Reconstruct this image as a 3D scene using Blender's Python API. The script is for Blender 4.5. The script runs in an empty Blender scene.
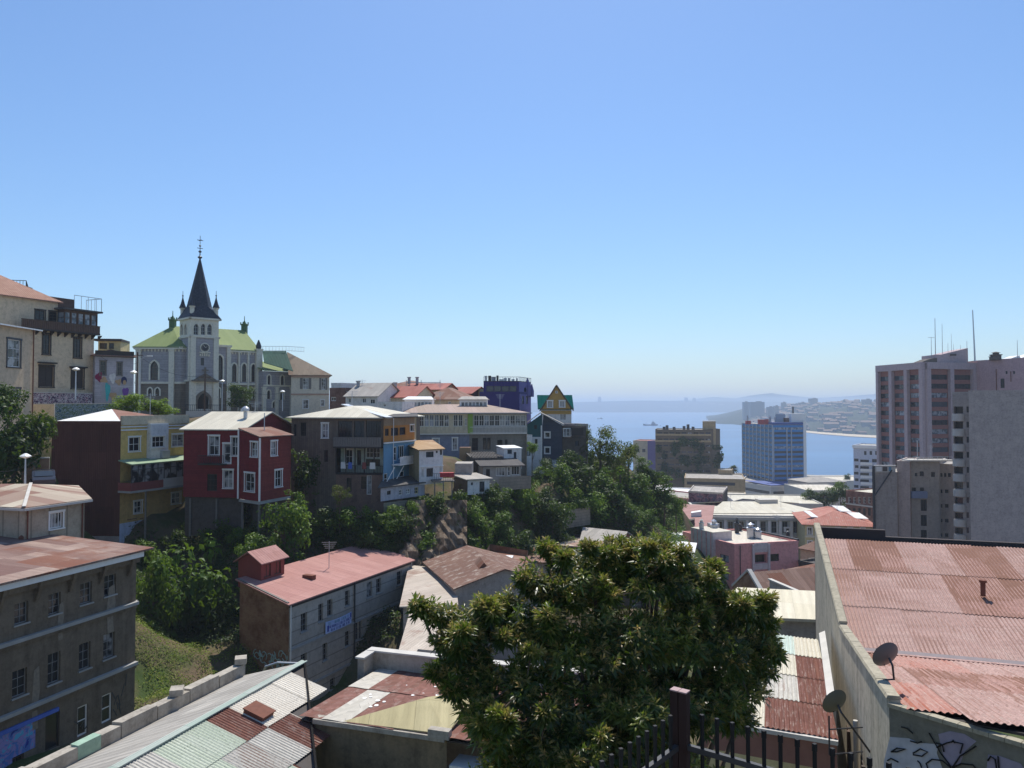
import bpy, math, random
import numpy as np
from mathutils import Vector, Matrix
random.seed(7)
rng = np.random.default_rng(11)
R = math.radians
H = 60.0                      # eye height above the sea
F = 770.0
PIT = math.atan(22 / 770)
CP, SP = math.cos(PIT), math.sin(PIT)
scene = bpy.context.scene
COL = scene.collection
def ray(px, py):
 cx = (px - 512) / F
 cy = -(py - 384) / F
 y = CP - SP * cy
 z = SP + CP * cy
 return cx / y, z / y
def P(px, py, Y):
 r = ray(px, py)
 return Vector((r[0] * Y, Y, H + r[1] * Y))
def G(px, Y, py=420):
 return Vector((ray(px, py)[0] * Y, Y))
def Z(py, Y):
 return H + ray(512, py)[1] * Y
def proj(v):
 y = v[1] * CP + (v[2] - H) * SP
 z = -v[1] * SP + (v[2] - H) * CP
 return 512 + F * v[0] / y, 384 - F * z / y
def V3(p, z):
 return Vector((p[0], p[1], z))
# ------------------------------------------------------------------ objects
ORIG = {}
def tag(o, label=None, cat=None, group=None, kind=None):
 if label:
  o['label'] = label
 if cat:
  o['category'] = cat
 if group:
  o['group'] = group
 if kind:
  o['kind'] = kind
 return o
def thing(name, label, cat, loc=(0, 0, 0), group=None):
 o = bpy.data.objects.new(name, None)
 COL.objects.link(o)
 o.location = loc
 o.empty_display_size = .3
 ORIG[o.name] = Vector(loc)
 return tag(o, label, cat, group)
def origin(o):
 return ORIG.get(o.name, Vector((0, 0, 0))) if o else Vector((0, 0, 0))
def copy_tree(o, parent=None):
 c = o.copy()
 COL.objects.link(c)
 c.parent = parent
 for ch in list(o.children):
  copy_tree(ch, c)
 return c
class MB:
 def __init__(s):
  s.v, s.f, s.m = [], [], []
 def poly(s, pts, m=0):
  n = len(s.v)
  s.v += [Vector(p) for p in pts]
  s.f.append(list(range(n, n + len(pts))))
  s.m.append(m)
 def prism(s, pts, vec, m=0, side=None):
  vec = Vector(vec)
  pts = [Vector(p) for p in pts]
  n = len(s.v)
  k = len(pts)
  s.v += pts + [p + vec for p in pts]
  s.f.append(list(range(n, n + k)))
  s.m.append(m)
  s.f.append(list(range(n + 2 * k - 1, n + k - 1, -1)))
  s.m.append(m if side is None else side)
  for i in range(k):
   j = (i + 1) % k
   s.f.append([n + i, n + k + i, n + k + j, n + j])
   s.m.append(m if side is None else side)
 def obox(s, o, ex, ey, ez, m=0):
  o, ex, ey = Vector(o), Vector(ex), Vector(ey)
  s.prism([o, o + ex, o + ex + ey, o + ey], ez, m)
 def box(s, c, sx, sy, sz, rz=0, m=0):
  ca, sa = math.cos(rz), math.sin(rz)
  ex = Vector((ca * sx, sa * sx, 0))
  ey = Vector((-sa * sy, ca * sy, 0))
  s.obox(Vector(c) - ex / 2 - ey / 2 - Vector((0, 0, sz / 2)), ex, ey, (0, 0, sz), m)
 def bar(s, a, b, w, up=(0, 0, 1), h=None, m=0):
  a, b = Vector(a), Vector(b)
  d = (b - a).normalized()
  x = d.cross(Vector(up))
  if x.length < 1e-4:
   x = d.cross(Vector((1, 0, 0)))
  x.normalize()
  y = x.cross(d).normalized()
  h = h or w
  s.obox(a - x * w / 2 - y * h / 2, x * w, y * h, b - a, m)
 def tube(s, pts, rs, n=8, m=0):
  pts = [Vector(p) for p in pts]
  if not isinstance(rs, (list, tuple)):
   rs = [rs] * len(pts)
  base = len(s.v)
  px = None
  for i, p in enumerate(pts):
   d = (pts[min(i + 1, len(pts) - 1)] - pts[max(i - 1, 0)]).normalized()
   if px is None:
    px = d.orthogonal().normalized()
   px = (px - d * px.dot(d)).normalized()
   py = d.cross(px)
   for k in range(n):
    a = 2 * math.pi * k / n
    s.v.append(p + (px * math.cos(a) + py * math.sin(a)) * rs[i])
  for i in range(len(pts) - 1):
   for k in range(n):
    q = base + i * n
    s.f.append([q + k, q + (k + 1) % n, q + n + (k + 1) % n, q + n + k])
    s.m.append(m)
  s.f.append([base + k for k in range(n - 1, -1, -1)])
  s.m.append(m)
  q = base + (len(pts) - 1) * n
  s.f.append([q + k for k in range(n)])
  s.m.append(m)
 def lathe(s, c, prof, n=12, m=0):
  """prof: list of (r, z)"""
  base = len(s.v)
  for r, z in prof:
   for k in range(n):
    a = 2 * math.pi * (k + .5) / n
    s.v.append(Vector((c[0] + r * math.cos(a), c[1] + r * math.sin(a), c[2] + z)))
  for i in range(len(prof) - 1):
   for k in range(n):
    q = base + i * n
    s.f.append([q + k, q + (k + 1) % n, q + n + (k + 1) % n, q + n + k])
    s.m.append(m)
  s.f.append([base + k for k in range(n - 1, -1, -1)])
  s.m.append(m)
  q = base + (len(prof) - 1) * n
  s.f.append([q + k for k in range(n)])
  s.m.append(m)
 def build(s, name, mats, parent=None, label=None, cat=None, group=None, kind=None, smooth=False, loc=None, outward=False):
  if not isinstance(mats, (list, tuple)):
   mats = [mats]
  if parent is not None:
   org = origin(parent)
  else:
   org = Vector(loc) if loc is not None else Vector((0, 0, 0))
   if loc is None and s.v:
    xs = [v.x for v in s.v]
    ys = [v.y for v in s.v]
    org = Vector((sum(xs) / len(xs), sum(ys) / len(ys), min(v.z for v in s.v)))
  me = bpy.data.meshes.new(name)
  me.from_pydata([tuple(v - org) for v in s.v], [], s.f)
  for m in mats:
   me.materials.append(m)
  me.polygons.foreach_set('material_index', s.m)
  uvl = me.uv_layers.new(name='UVMap')
  data = np.zeros(len(me.loops) * 2)
  li = 0
  for fc in s.f:
   p0, n = s.v[fc[0]], Vector((0, 0, 0))
   for i in range(1, len(fc) - 1):
    n += (s.v[fc[i]] - p0).cross(s.v[fc[i + 1]] - p0)
   if n.length > 1e-12:
    n.normalize()
   t = Vector((0, 0, 1)).cross(n)
   if t.length < .02:
    t = Vector((.952, -.307, 0))
   t.normalize()
   b = n.cross(t)
   if abs(n.z) > .98 and b.y < 0:
    b = -b
   for i in fc:
    data[li] = s.v[i].dot(t)
    data[li + 1] = s.v[i].dot(b)
    li += 2
  uvl.data.foreach_set('uv', data)
  if smooth:
   me.polygons.foreach_set('use_smooth', [True] * len(me.polygons))
  if outward:
   me.flip_normals()
  me.update()
  o = bpy.data.objects.new(name, me)
  COL.objects.link(o)
  if parent is not None:
   o.parent = parent
  else:
   o.location = org
  ORIG[o.name] = org
  return tag(o, label, cat, group, kind)
# ------------------------------------------------------------------ materials
MATS = {}
class NT:
 def __init__(s, name):
  s.mat = bpy.data.materials.new(name)
  s.mat.use_nodes = True
  s.nt = s.mat.node_tree
  s.bs = s.nt.nodes['Principled BSDF']
  s.out = s.nt.nodes['Material Output']
 def n(s, typ, **kw):
  nd = s.nt.nodes.new(typ)
  for k, v in kw.items():
   if k.startswith('i_'):
    nd.inputs[k[2:].replace('_', ' ')].default_value = v
   else:
    setattr(nd, k, v)
  return nd
 def l(s, a, b):
  s.nt.links.new(a, b)
 def co(s, which='Object', scale=(1, 1, 1)):
  tc = s.n('ShaderNodeTexCoord')
  mp = s.n('ShaderNodeMapping')
  mp.inputs['Scale'].default_value = scale
  s.l(tc.outputs[which], mp.inputs['Vector'])
  return mp.outputs['Vector']
 def noise(s, vec, scale, detail=4, rough=.55, dist=0):
  nd = s.n('ShaderNodeTexNoise')
  nd.inputs['Scale'].default_value = scale
  nd.inputs['Detail'].default_value = detail
  nd.inputs['Roughness'].default_value = rough
  nd.inputs['Distortion'].default_value = dist
  s.l(vec, nd.inputs['Vector'])
  return nd.outputs['Fac']
 def ramp(s, fac, stops, interp='LINEAR'):
  nd = s.n('ShaderNodeValToRGB')
  nd.color_ramp.interpolation = interp
  e = nd.color_ramp.elements
  while len(e) < len(stops):
   e.new(.5)
  for i, (p, c) in enumerate(stops):
   e[i].position = p
   e[i].color = c if len(c) == 4 else (*c, 1)
  s.l(fac, nd.inputs['Fac'])
  return nd.outputs['Color']
 def mix(s, fac, a, b, mode='MIX'):
  nd = s.n('ShaderNodeMix', data_type='RGBA', blend_type=mode)
  for sock, v in ((nd.inputs[0], fac), (nd.inputs[6], a), (nd.inputs[7], b)):
   if hasattr(v, 'is_linked') or isinstance(v, bpy.types.NodeSocket):
    s.l(v, sock)
   elif isinstance(v, (int, float)):
    sock.default_value = v
   else:
    sock.default_value = (*v, 1) if len(v) == 3 else v
  return nd.outputs[2]
 def math(s, op, a, b=None, clamp=False):
  nd = s.n('ShaderNodeMath', operation=op, use_clamp=clamp)
  for sock, v in ((nd.inputs[0], a), (nd.inputs[1], b)):
   if v is None:
    continue
   if isinstance(v, (int, float)):
    sock.default_value = v
   else:
    s.l(v, sock)
  return nd.outputs[0]
 def bump(s, h, strength=.3, dist=.02):
  nd = s.n('ShaderNodeBump')
  nd.inputs['Strength'].default_value = strength
  nd.inputs['Distance'].default_value = dist
  s.l(h, nd.inputs['Height'])
  s.l(nd.outputs[0], s.bs.inputs['Normal'])
 def base(s, c, rough=.8, spec=.3, metal=0):
  if isinstance(c, bpy.types.NodeSocket):
   s.l(c, s.bs.inputs['Base Color'])
  else:
   s.bs.inputs['Base Color'].default_value = (*c, 1)
  s.bs.inputs['Roughness'].default_value = rough
  s.bs.inputs['Specular IOR Level'].default_value = spec
  s.bs.inputs['Metallic'].default_value = metal
  return s.mat
def sc(c, k, m=1):
 k = min(k, m / max(c[:3]))
 return tuple(x * k for x in c[:3])
def plaster(name, c, dirt=.5, boards=0, streak=.6, dc=None, bump=.25, scale=1.0):
 """weathered wall; boards>0: that board height in metres as horizontal grooves, <0: vertical sheets"""
 if name in MATS:
  return MATS[name]
 t = NT(name)
 c = sc(c, 1.3, .85)
 dc = sc(dc, 1.3) if dc else None
 ob = t.co('Object')
 dc = dc or sc(c, .42)
 n1 = t.noise(ob, .45 * scale, 6, .65)
 f1 = t.ramp(n1, [(.4, (0, 0, 0)), (.62, (1, 1, 1))])
 med = t.noise(ob, 2.1 * scale, 8, .75)
 st = t.noise(t.co('Object', (1.9 * scale, 1.9 * scale, .16 * scale)), 1.0, 5, .6)
 f2 = t.ramp(st, [(.47, (0, 0, 0)), (.66, (1, 1, 1))])
 fine = t.noise(ob, 9, 4, .7)
 c1 = t.mix(t.math('MULTIPLY', f1, dirt * .75), c, dc)
 c2 = t.mix(t.math('MULTIPLY', f2, streak * dirt), c1, sc(dc, .7))
 c2 = t.mix(.38, c2, t.ramp(med, [(.36, sc(dc, .8)), (.5, c), (.64, sc(c, 1.3, .9))]))
 c3 = t.mix(.25, c2, t.ramp(fine, [(.3, sc(c, .5)), (.7, sc(c, 1.3, .9))]))
 h = t.math('MULTIPLY', fine, .4)
 if boards:
  uv = t.co('UV')
  sep = t.n('ShaderNodeSeparateXYZ')
  t.l(uv, sep.inputs[0])
  a = t.math('DIVIDE', sep.outputs['Y' if boards > 0 else 'X'], abs(boards))
  fr = t.math('FRACT', a)
  line = t.math('LESS_THAN', fr, .09)
  fl = t.math('FLOOR', a)
  wn = t.n('ShaderNodeTexWhiteNoise', noise_dimensions='1D')
  t.l(fl, wn.inputs['W'])
  c3 = t.mix(t.math('MULTIPLY', wn.outputs['Value'], .35), c3, sc(c, .5))
  c3 = t.mix(t.math('MULTIPLY', line, .6), c3, sc(c, .3))
  h = t.math('ADD', h, t.math('MULTIPLY', fr, .8))
 t.bump(h, bump, .02)
 MATS[name] = t.base(c3, .88, .2)
 return MATS[name]
def metal(name, c1, c2, rust=.3, rc=(.16, .065, .04), pitch=.12, sheet=(.85, 2.6), rough=.7, bump=.6, stain=.35,
   line=.5, spec=.07, rc2=None, pale=0):
 if name in MATS:
  return MATS[name]
 t = NT(name)
 c1, c2, rc = sc(c1, 1.2, .8), sc(c2, 1.2, .85), sc(rc, 1.2)
 uv = t.co('UV')
 sep = t.n('ShaderNodeSeparateXYZ')
 t.l(uv, sep.inputs[0])
 def brick(seed, w=1, h=1):
  b = t.n('ShaderNodeTexBrick')
  b.offset = .0 if seed == 0 else .5
  b.inputs['Scale'].default_value = 1
  b.inputs['Brick Width'].default_value = sheet[0] * w
  b.inputs['Row Height'].default_value = sheet[1] * h
  b.inputs['Mortar Size'].default_value = .012 if seed == 0 else 0
  b.inputs['Mortar Smooth'].default_value = .3
  b.inputs['Color1'].default_value = (0, 0, 0, 1)
  b.inputs['Color2'].default_value = (1, 1, 1, 1)
  b.inputs['Mortar'].default_value = (.5, .5, .5, 1)
  mp = t.co('UV')
  nd = mp.node
  nd.inputs['Location'].default_value = (seed * 3.7, seed * 1.3, 0)
  t.l(mp, b.inputs['Vector'])
  return b
 b0 = brick(0)
 col = t.mix(b0.outputs['Color'], c1, c2)
 big = t.noise(uv, .35, 5, .6)
 st = t.noise(t.co('UV', (3.4, .3, 1)), 1.0, 8, .7)
 fine = t.noise(uv, 7, 5, .7)
 col = t.mix(t.math('MULTIPLY', t.ramp(st, [(.4, (0, 0, 0)), (.75, (1, 1, 1))]), stain), col, sc(c1, .45))
 if pale:
  pn = t.ramp(t.noise(t.co('UV', (1.2, .8, 1)), 1.3, 6, .7), [(.52, (0, 0, 0)), (.66, (1, 1, 1))])
  col = t.mix(t.math('MULTIPLY', pn, pale), col, (.62, .58, .5))
 # rust: whole sheets plus blotches
 b1 = brick(1, 2, 1)
 lvl = t.math('ADD', t.math('MULTIPLY', b1.outputs['Color'], .34), t.math('ADD', t.math('MULTIPLY', big, .45), t.math('MULTIPLY', t.noise(t.co('UV', (5, .7, 1)), 1.6, 8, .75), .3)))
 th = .9 - rust * .62
 rf = t.ramp(lvl, [(max(0, th - .05), (0, 0, 0)), (min(1, th + .06), (1, 1, 1))])
 rcol = t.mix(fine, sc(rc, .65), rc2 or sc(rc, 1.5))
 col = t.mix(t.math('MULTIPLY', rf, .85), col, rcol)
 col = t.mix(t.math('MULTIPLY', b0.outputs['Fac'], line), col, sc(c1, .22))
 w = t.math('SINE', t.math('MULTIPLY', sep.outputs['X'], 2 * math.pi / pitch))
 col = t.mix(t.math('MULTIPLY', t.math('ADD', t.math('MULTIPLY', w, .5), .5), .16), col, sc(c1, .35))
 h = t.math('ADD', t.math('MULTIPLY', w, .5), t.math('MULTIPLY', fine, .12))
 vg = t.noise(t.co('UV', (11, 1.2, 1)), 1, 6, .75)
 col = t.mix(t.math('MULTIPLY', t.ramp(vg, [(.5, (0, 0, 0)), (.66, (1, 1, 1))]), stain * .7), col, sc(c1, .5))
 t.bump(h, bump, pitch * .16)
 MATS[name] = t.base(col, rough, spec)
 return MATS[name]
def plain(name, c, rough=.6, spec=.35, var=.25, scale=3, metal_=0, bump=0):
 if name in MATS:
  return MATS[name]
 t = NT(name)
 c = sc(c, 1.2, .85)
 n = t.noise(t.co('Object'), scale, 4, .6)
 col = t.mix(n, sc(c, 1 - var), sc(c, 1 + var))
 if bump:
  t.bump(n, bump, .02)
 MATS[name] = t.base(col, rough, spec, metal_)
 return MATS[name]
def brickm(name, c1, c2, mortar=(.25, .22, .18), w=.3, h=.09):
 t = NT(name)
 b = t.n('ShaderNodeTexBrick')
 t.l(t.co('UV'), b.inputs['Vector'])
 b.inputs['Scale'].default_value = 1
 b.inputs['Brick Width'].default_value = w
 b.inputs['Row Height'].default_value = h
 b.inputs['Mortar Size'].default_value = .012
 b.inputs['Color1'].default_value = (*c1, 1)
 b.inputs['Color2'].default_value = (*c2, 1)
 b.inputs['Mortar'].default_value = (*mortar, 1)
 n = t.noise(t.co('Object'), .8, 6, .7)
 col = t.mix(t.ramp(n, [(.4, (0, 0, 0)), (.7, (1, 1, 1))]), b.outputs['Color'], sc(c1, .5))
 t.bump(b.outputs['Fac'], -.3, .02)
 MATS[name] = t.base(col, .9, .2)
 return MATS[name]
def glass(name, c=(.02, .025, .03), rough=.08, curtain=None):
 t = NT(name)
 col = c
 if curtain:
  st = t.noise(t.co('Object', (9, 9, .4)), 1, 3, .5)
  big = t.noise(t.co('Object'), .9, 2, .5)
  cc = t.mix(st, sc(curtain, .55), curtain)
  col = t.mix(t.ramp(big, [(.45, (0, 0, 0)), (.55, (1, 1, 1))]), c, cc)
 MATS[name] = t.base(col, rough, .5)
 return MATS[name]
def mural(name, cols, scale=1.2, rough=.8, dark=.2, seed=0):
 """abstract patches of paint"""
 t = NT(name)
 mp = t.co('Object')
 mp.node.inputs['Location'].default_value = (seed, seed * 2.3, 0)
 nv = t.n('ShaderNodeTexNoise')
 nv.inputs['Scale'].default_value = scale
 nv.inputs['Detail'].default_value = 2
 nv.inputs['Distortion'].default_value = 1.6
 t.l(mp, nv.inputs['Vector'])
 k = len(cols)
 stops = [(.28 + .44 * i / (k - 1), c) for i, c in enumerate(cols)]
 col = t.ramp(nv.outputs['Fac'], stops, 'CONSTANT')
 vo = t.n('ShaderNodeTexVoronoi', feature='DISTANCE_TO_EDGE')
 vo.inputs['Scale'].default_value = scale * 2.2
 t.l(mp, vo.inputs['Vector'])
 ln = t.math('LESS_THAN', vo.outputs['Distance'], .035)
 col = t.mix(t.math('MULTIPLY', ln, dark), col, (.02, .02, .03))
 MATS[name] = t.base(col, rough, .2)
 return MATS[name]
def leafm(name, dark, mid, light, new=None, trans=.3, rough=.45, spec=.4):
 t = NT(name)
 uv = t.co('UV')
 sep = t.n('ShaderNodeSeparateXYZ')
 t.l(uv, sep.inputs[0])
 col = t.ramp(sep.outputs['X'], [(0, dark), (.5, mid), (1, light)])
 if new:
  col = t.mix(sep.outputs['Y'], col, new)
 t.base(col, rough, spec)
 tr = t.n('ShaderNodeBsdfTranslucent')
 t.l(t.mix(.6, col, (.2, .32, .02), 'MIX'), tr.inputs['Color'])
 ms = t.n('ShaderNodeMixShader')
 ms.inputs[0].default_value = trans
 t.l(t.bs.outputs[0], ms.inputs[1])
 t.l(tr.outputs[0], ms.inputs[2])
 t.l(ms.outputs[0], t.out.inputs['Surface'])
 MATS[name] = t.mat
 return t.mat
# ------------------------------------------------------------------ building helpers
def perp_away(A, B):
 d = (B - A).normalized()
 n = Vector((-d.y, d.x))
 m = (A + B) / 2
 if n.dot(m) < 0:
  n = -n
 return n
def quadfp(a, b, depth, skew=0):
 """front edge between pixel columns a=(px,Y), b=(px,Y), extended away from the camera by depth"""
 A, B = G(*a), G(*b)
 n = perp_away(A, B)
 d = (B - A).normalized()
 return [A, B, B + n * depth + d * skew, A + n * depth + d * skew]
GLS = {}
def uvrect(A, t, n, rect):
 x0, y0, x1, y1 = rect
 cx, cy = (x0 + x1) / 2, (y0 + y1) / 2
 def hit(px, py):
  rx, rz = ray(px, py)
  Y = (n.x * A.x + n.y * A.y) / (n.x * rx + n.y)
  p = Vector((rx * Y, Y))
  return (p - A).dot(t), H + rz * Y, Y
 u0, _, _ = hit(x0, cy)
 u1, _, _ = hit(x1, cy)
 if u0 > u1:
  u0, u1 = u1, u0
 uc, vc, Yc = hit(cx, cy)
 pa = A + t * u0
 pb = A + t * u1
 ya = proj((pa.x, pa.y, vc))[1]
 yb = proj((pb.x, pb.y, vc))[1]
 h = max((y1 - y0) - abs(ya - yb), .55 * (y1 - y0)) * Yc / F
 return u0, u1, vc - h / 2, vc + h / 2
def arch_pts(w, h, k=6, pointed=True):
 """outline of the arch from left springing over the apex to right springing; rise included in h"""
 rise = min(h * .6, w * (.87 if pointed else .5))
 pts = []
 if pointed:
  for i in range(k + 1):
   a = math.pi - (math.pi / 3) * i / k
   pts.append((w / 2 + w * math.cos(a), h - rise + w * math.sin(a) * rise / (w * .866)))
  right = [(-x, y) for x, y in pts[:-1]]
  return [(x, y) for x, y in pts] + right[::-1]
 for i in range(2 * k + 1):
  a = math.pi - math.pi * i / (2 * k)
  pts.append((w / 2 * math.cos(a), h - rise + rise * math.sin(a)))
 return pts
def window(par, c, t, n, w, h, st):
 """c: bottom-centre on the wall face (3D); t along, n outward unit 3D vectors"""
 up = Vector((0, 0, 1))
 fm = st.get('frame', 'white_paint')
 fw = st.get('fw', .07)
 nx, ny = st.get('grid', (2, 2))
 rec = st.get('rec', .13)
 arch = st.get('arch')
 b = MB()
 o = c - n * rec
 def bx(x0, x1, y0, y1, z0=-.03, z1=.04):
  b.obox(o + t * x0 + up * y0 + n * z0, t * (x1 - x0), n * (z1 - z0), up * (y1 - y0))
 if fm:
  bx(-w / 2, -w / 2 + fw, 0, h)
  bx(w / 2 - fw, w / 2, 0, h)
  bx(-w / 2 + fw, w / 2 - fw, 0, fw)
  bx(-w / 2 + fw, w / 2 - fw, h - fw, h)
  mw = fw * .6
  for i in range(1, nx):
   x = -w / 2 + w * i / nx
   bx(x - mw / 2, x + mw / 2, fw, h - fw, -.02, .03)
  for i in range(1, ny):
   y = h * i / ny
   bx(-w / 2 + fw, w / 2 - fw, y - mw / 2, y + mw / 2, -.015, .025)
 tm = st.get('trim')
 wn = None
 if fm:
  wn = b.build('window' if not st.get('door') else 'door', MATS[fm], par, st.get('label'))
 g = MB()
 if arch:
  pts = [(-w / 2, 0)] + arch_pts(w, h, 6, arch == 'gothic') + [(w / 2, 0)]
  g.poly([o + t * x + up * y for x, y in pts])
 else:
  g.poly([o + t * (-w / 2) , o + t * (w / 2), o + t * (w / 2) + up * h, o + t * (-w / 2) + up * h])
 gl = st.get('glass', 'glass_dark')
 if isinstance(gl, (list, tuple)):
  gl = random.choice(gl)
 if st.get('lower'):      # solid lower panel
  pass
 g.build('pane' if wn else 'window', MATS[gl], wn or par)
 host = wn or par
 if tm:
  tw = st.get('tw', .12)
  q = MB()
  f = c + n * .004
  if arch:
   inn = [(-w / 2, 0)] + arch_pts(w, h, 6, arch == 'gothic') + [(w / 2, 0)]
   k = (w / 2 + tw) / (w / 2)
   out = [(x * k, y + (tw if 0 < i < len(inn) - 1 and abs(x) < w * .49 else 0) * 1.0) for i, (x, y) in enumerate(inn)]
   for i in range(len(inn) - 1):
    a0, a1, b0, b1 = inn[i], inn[i + 1], out[i], out[i + 1]
    q.prism([f + t * a0[0] + up * a0[1], f + t * a1[0] + up * a1[1], f + t * b1[0] + up * b1[1], f + t * b0[0] + up * b0[1]], n * .09)
  else:
   def tx(x0, x1, y0, y1, z=.05):
    q.obox(f + t * x0 + up * y0, t * (x1 - x0), n * z, up * (y1 - y0))
   tx(-w / 2 - tw, -w / 2, -tw * .2, h)
   tx(w / 2, w / 2 + tw, -tw * .2, h)
   tx(-w / 2 - tw * 1.3, w / 2 + tw * 1.3, h, h + tw * 1.3, .08)
   tx(-w / 2 - tw * 1.2, w / 2 + tw * 1.2, -tw * .9, -tw * .2, .12)
  q.build('frame' if wn else 'window_trim', MATS[tm], host)
 elif st.get('sill'):
  q = MB()
  q.obox(c + n * .004 + t * (-w / 2 - .08) - up * .09, t * (w + .16), n * .1, up * .08)
  q.build('sill', MATS[st['sill']], host)
 sh = st.get('shutter')
 if sh:
  for sgn in (-1, 1):
   q = MB()
   x = sgn * (w / 2 + w * .25)
   q.obox(c + n * .01 + t * (x - w * .24), t * w * .48, n * .05, up * h)
   q.build('shutter', MATS[sh], host)
def wall(par, A, B, z0, z1, mat, wins=(), centre=None, name='wall', label=None, cap=None, rec=.16, mats=None):
 """wins: list of (rect_px or ('m',u_centre,z_bottom,w,h), style)"""
 A, B = Vector(A[:2]), Vector(B[:2])
 L = (B - A).length
 t = (B - A) / L
 n = Vector((t.y, -t.x))
 ref = centre if centre is not None else (A + B) / 2 + perp_away(A, B)
 if n.dot((A + B) / 2 - Vector(ref[:2])) < 0:
  n = -n
 t3, n3 = V3(t, 0), V3(n, 0)
 rects = []
 for r, st in wins:
  if r[0] == 'm':
   _, uc, vb, w, h = r
   u0, u1, v0, v1 = uc - w / 2, uc + w / 2, vb, vb + h
  else:
   u0, u1, v0, v1 = uvrect(A, t, n, r)
  u0, u1 = max(u0, .05), min(u1, L - .05)
  v0, v1 = max(v0, z0 + .02), min(v1, z1 - .03)
  if u1 - u0 < .15 or v1 - v0 < .15:
   continue
  if any(u0 < q[1] and u1 > q[0] and v0 < q[3] and v1 > q[2] for q in rects):
   continue
  rects.append((u0, u1, v0, v1, st))
 us = sorted({0, L, *[q[0] for q in rects], *[q[1] for q in rects]})
 vs = sorted({z0, z1, *[q[2] for q in rects], *[q[3] for q in rects]})
 b = MB()
 def pt(u, v, d=0):
  return V3(A + t * u, v) - n3 * d
 for i in range(len(us) - 1):
  # merge cells upward
  j = 0
  while j < len(vs) - 1:
   uc = (us[i] + us[i + 1]) / 2
   def hole(jj):
    vc = (vs[jj] + vs[jj + 1]) / 2
    return any(q[0] < uc < q[1] and q[2] < vc < q[3] for q in rects)
   if hole(j):
    j += 1
    continue
   k = j
   while k + 1 < len(vs) - 1 and not hole(k + 1):
    k += 1
   b.poly([pt(us[i], vs[j]), pt(us[i + 1], vs[j]), pt(us[i + 1], vs[k + 1]), pt(us[i], vs[k + 1])])
   j = k + 1
 for u0, u1, v0, v1, st in rects:
  rc = st.get('rec', .13) + .03
  b.poly([pt(u0, v0), pt(u0, v0, rc), pt(u0, v1, rc), pt(u0, v1)])
  b.poly([pt(u1, v0), pt(u1, v0, rc), pt(u1, v1, rc), pt(u1, v1)])
  b.poly([pt(u0, v0), pt(u1, v0), pt(u1, v0, rc), pt(u0, v0, rc)])
  b.poly([pt(u0, v1), pt(u1, v1), pt(u1, v1, rc), pt(u0, v1, rc)])
  if st.get('arch'):
   w, h = u1 - u0, v1 - v0
   ap = arch_pts(w, h, 6, st['arch'] == 'gothic')
   mid = len(ap) // 2
   uc = (u0 + u1) / 2
   l = [pt(uc + x, v0 + y, .003) for x, y in ap[:mid + 1]] + [pt(u0, v1, .003)]
   r = [pt(uc + x, v0 + y, .003) for x, y in ap[mid:]] + [pt(u1, v1, .003)]
   b.poly(l)
   b.poly(r)
 if cap:
  b.poly([pt(0, z1), pt(L, z1)] + [pt(u, v) for u, v in cap])
 o = b.build(name, mat, par, label)
 for u0, u1, v0, v1, st in rects:
  window(par, V3(A + t * (u0 + u1) / 2, v0), t3, n3, u1 - u0, v1 - v0, st)
 return o
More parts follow.
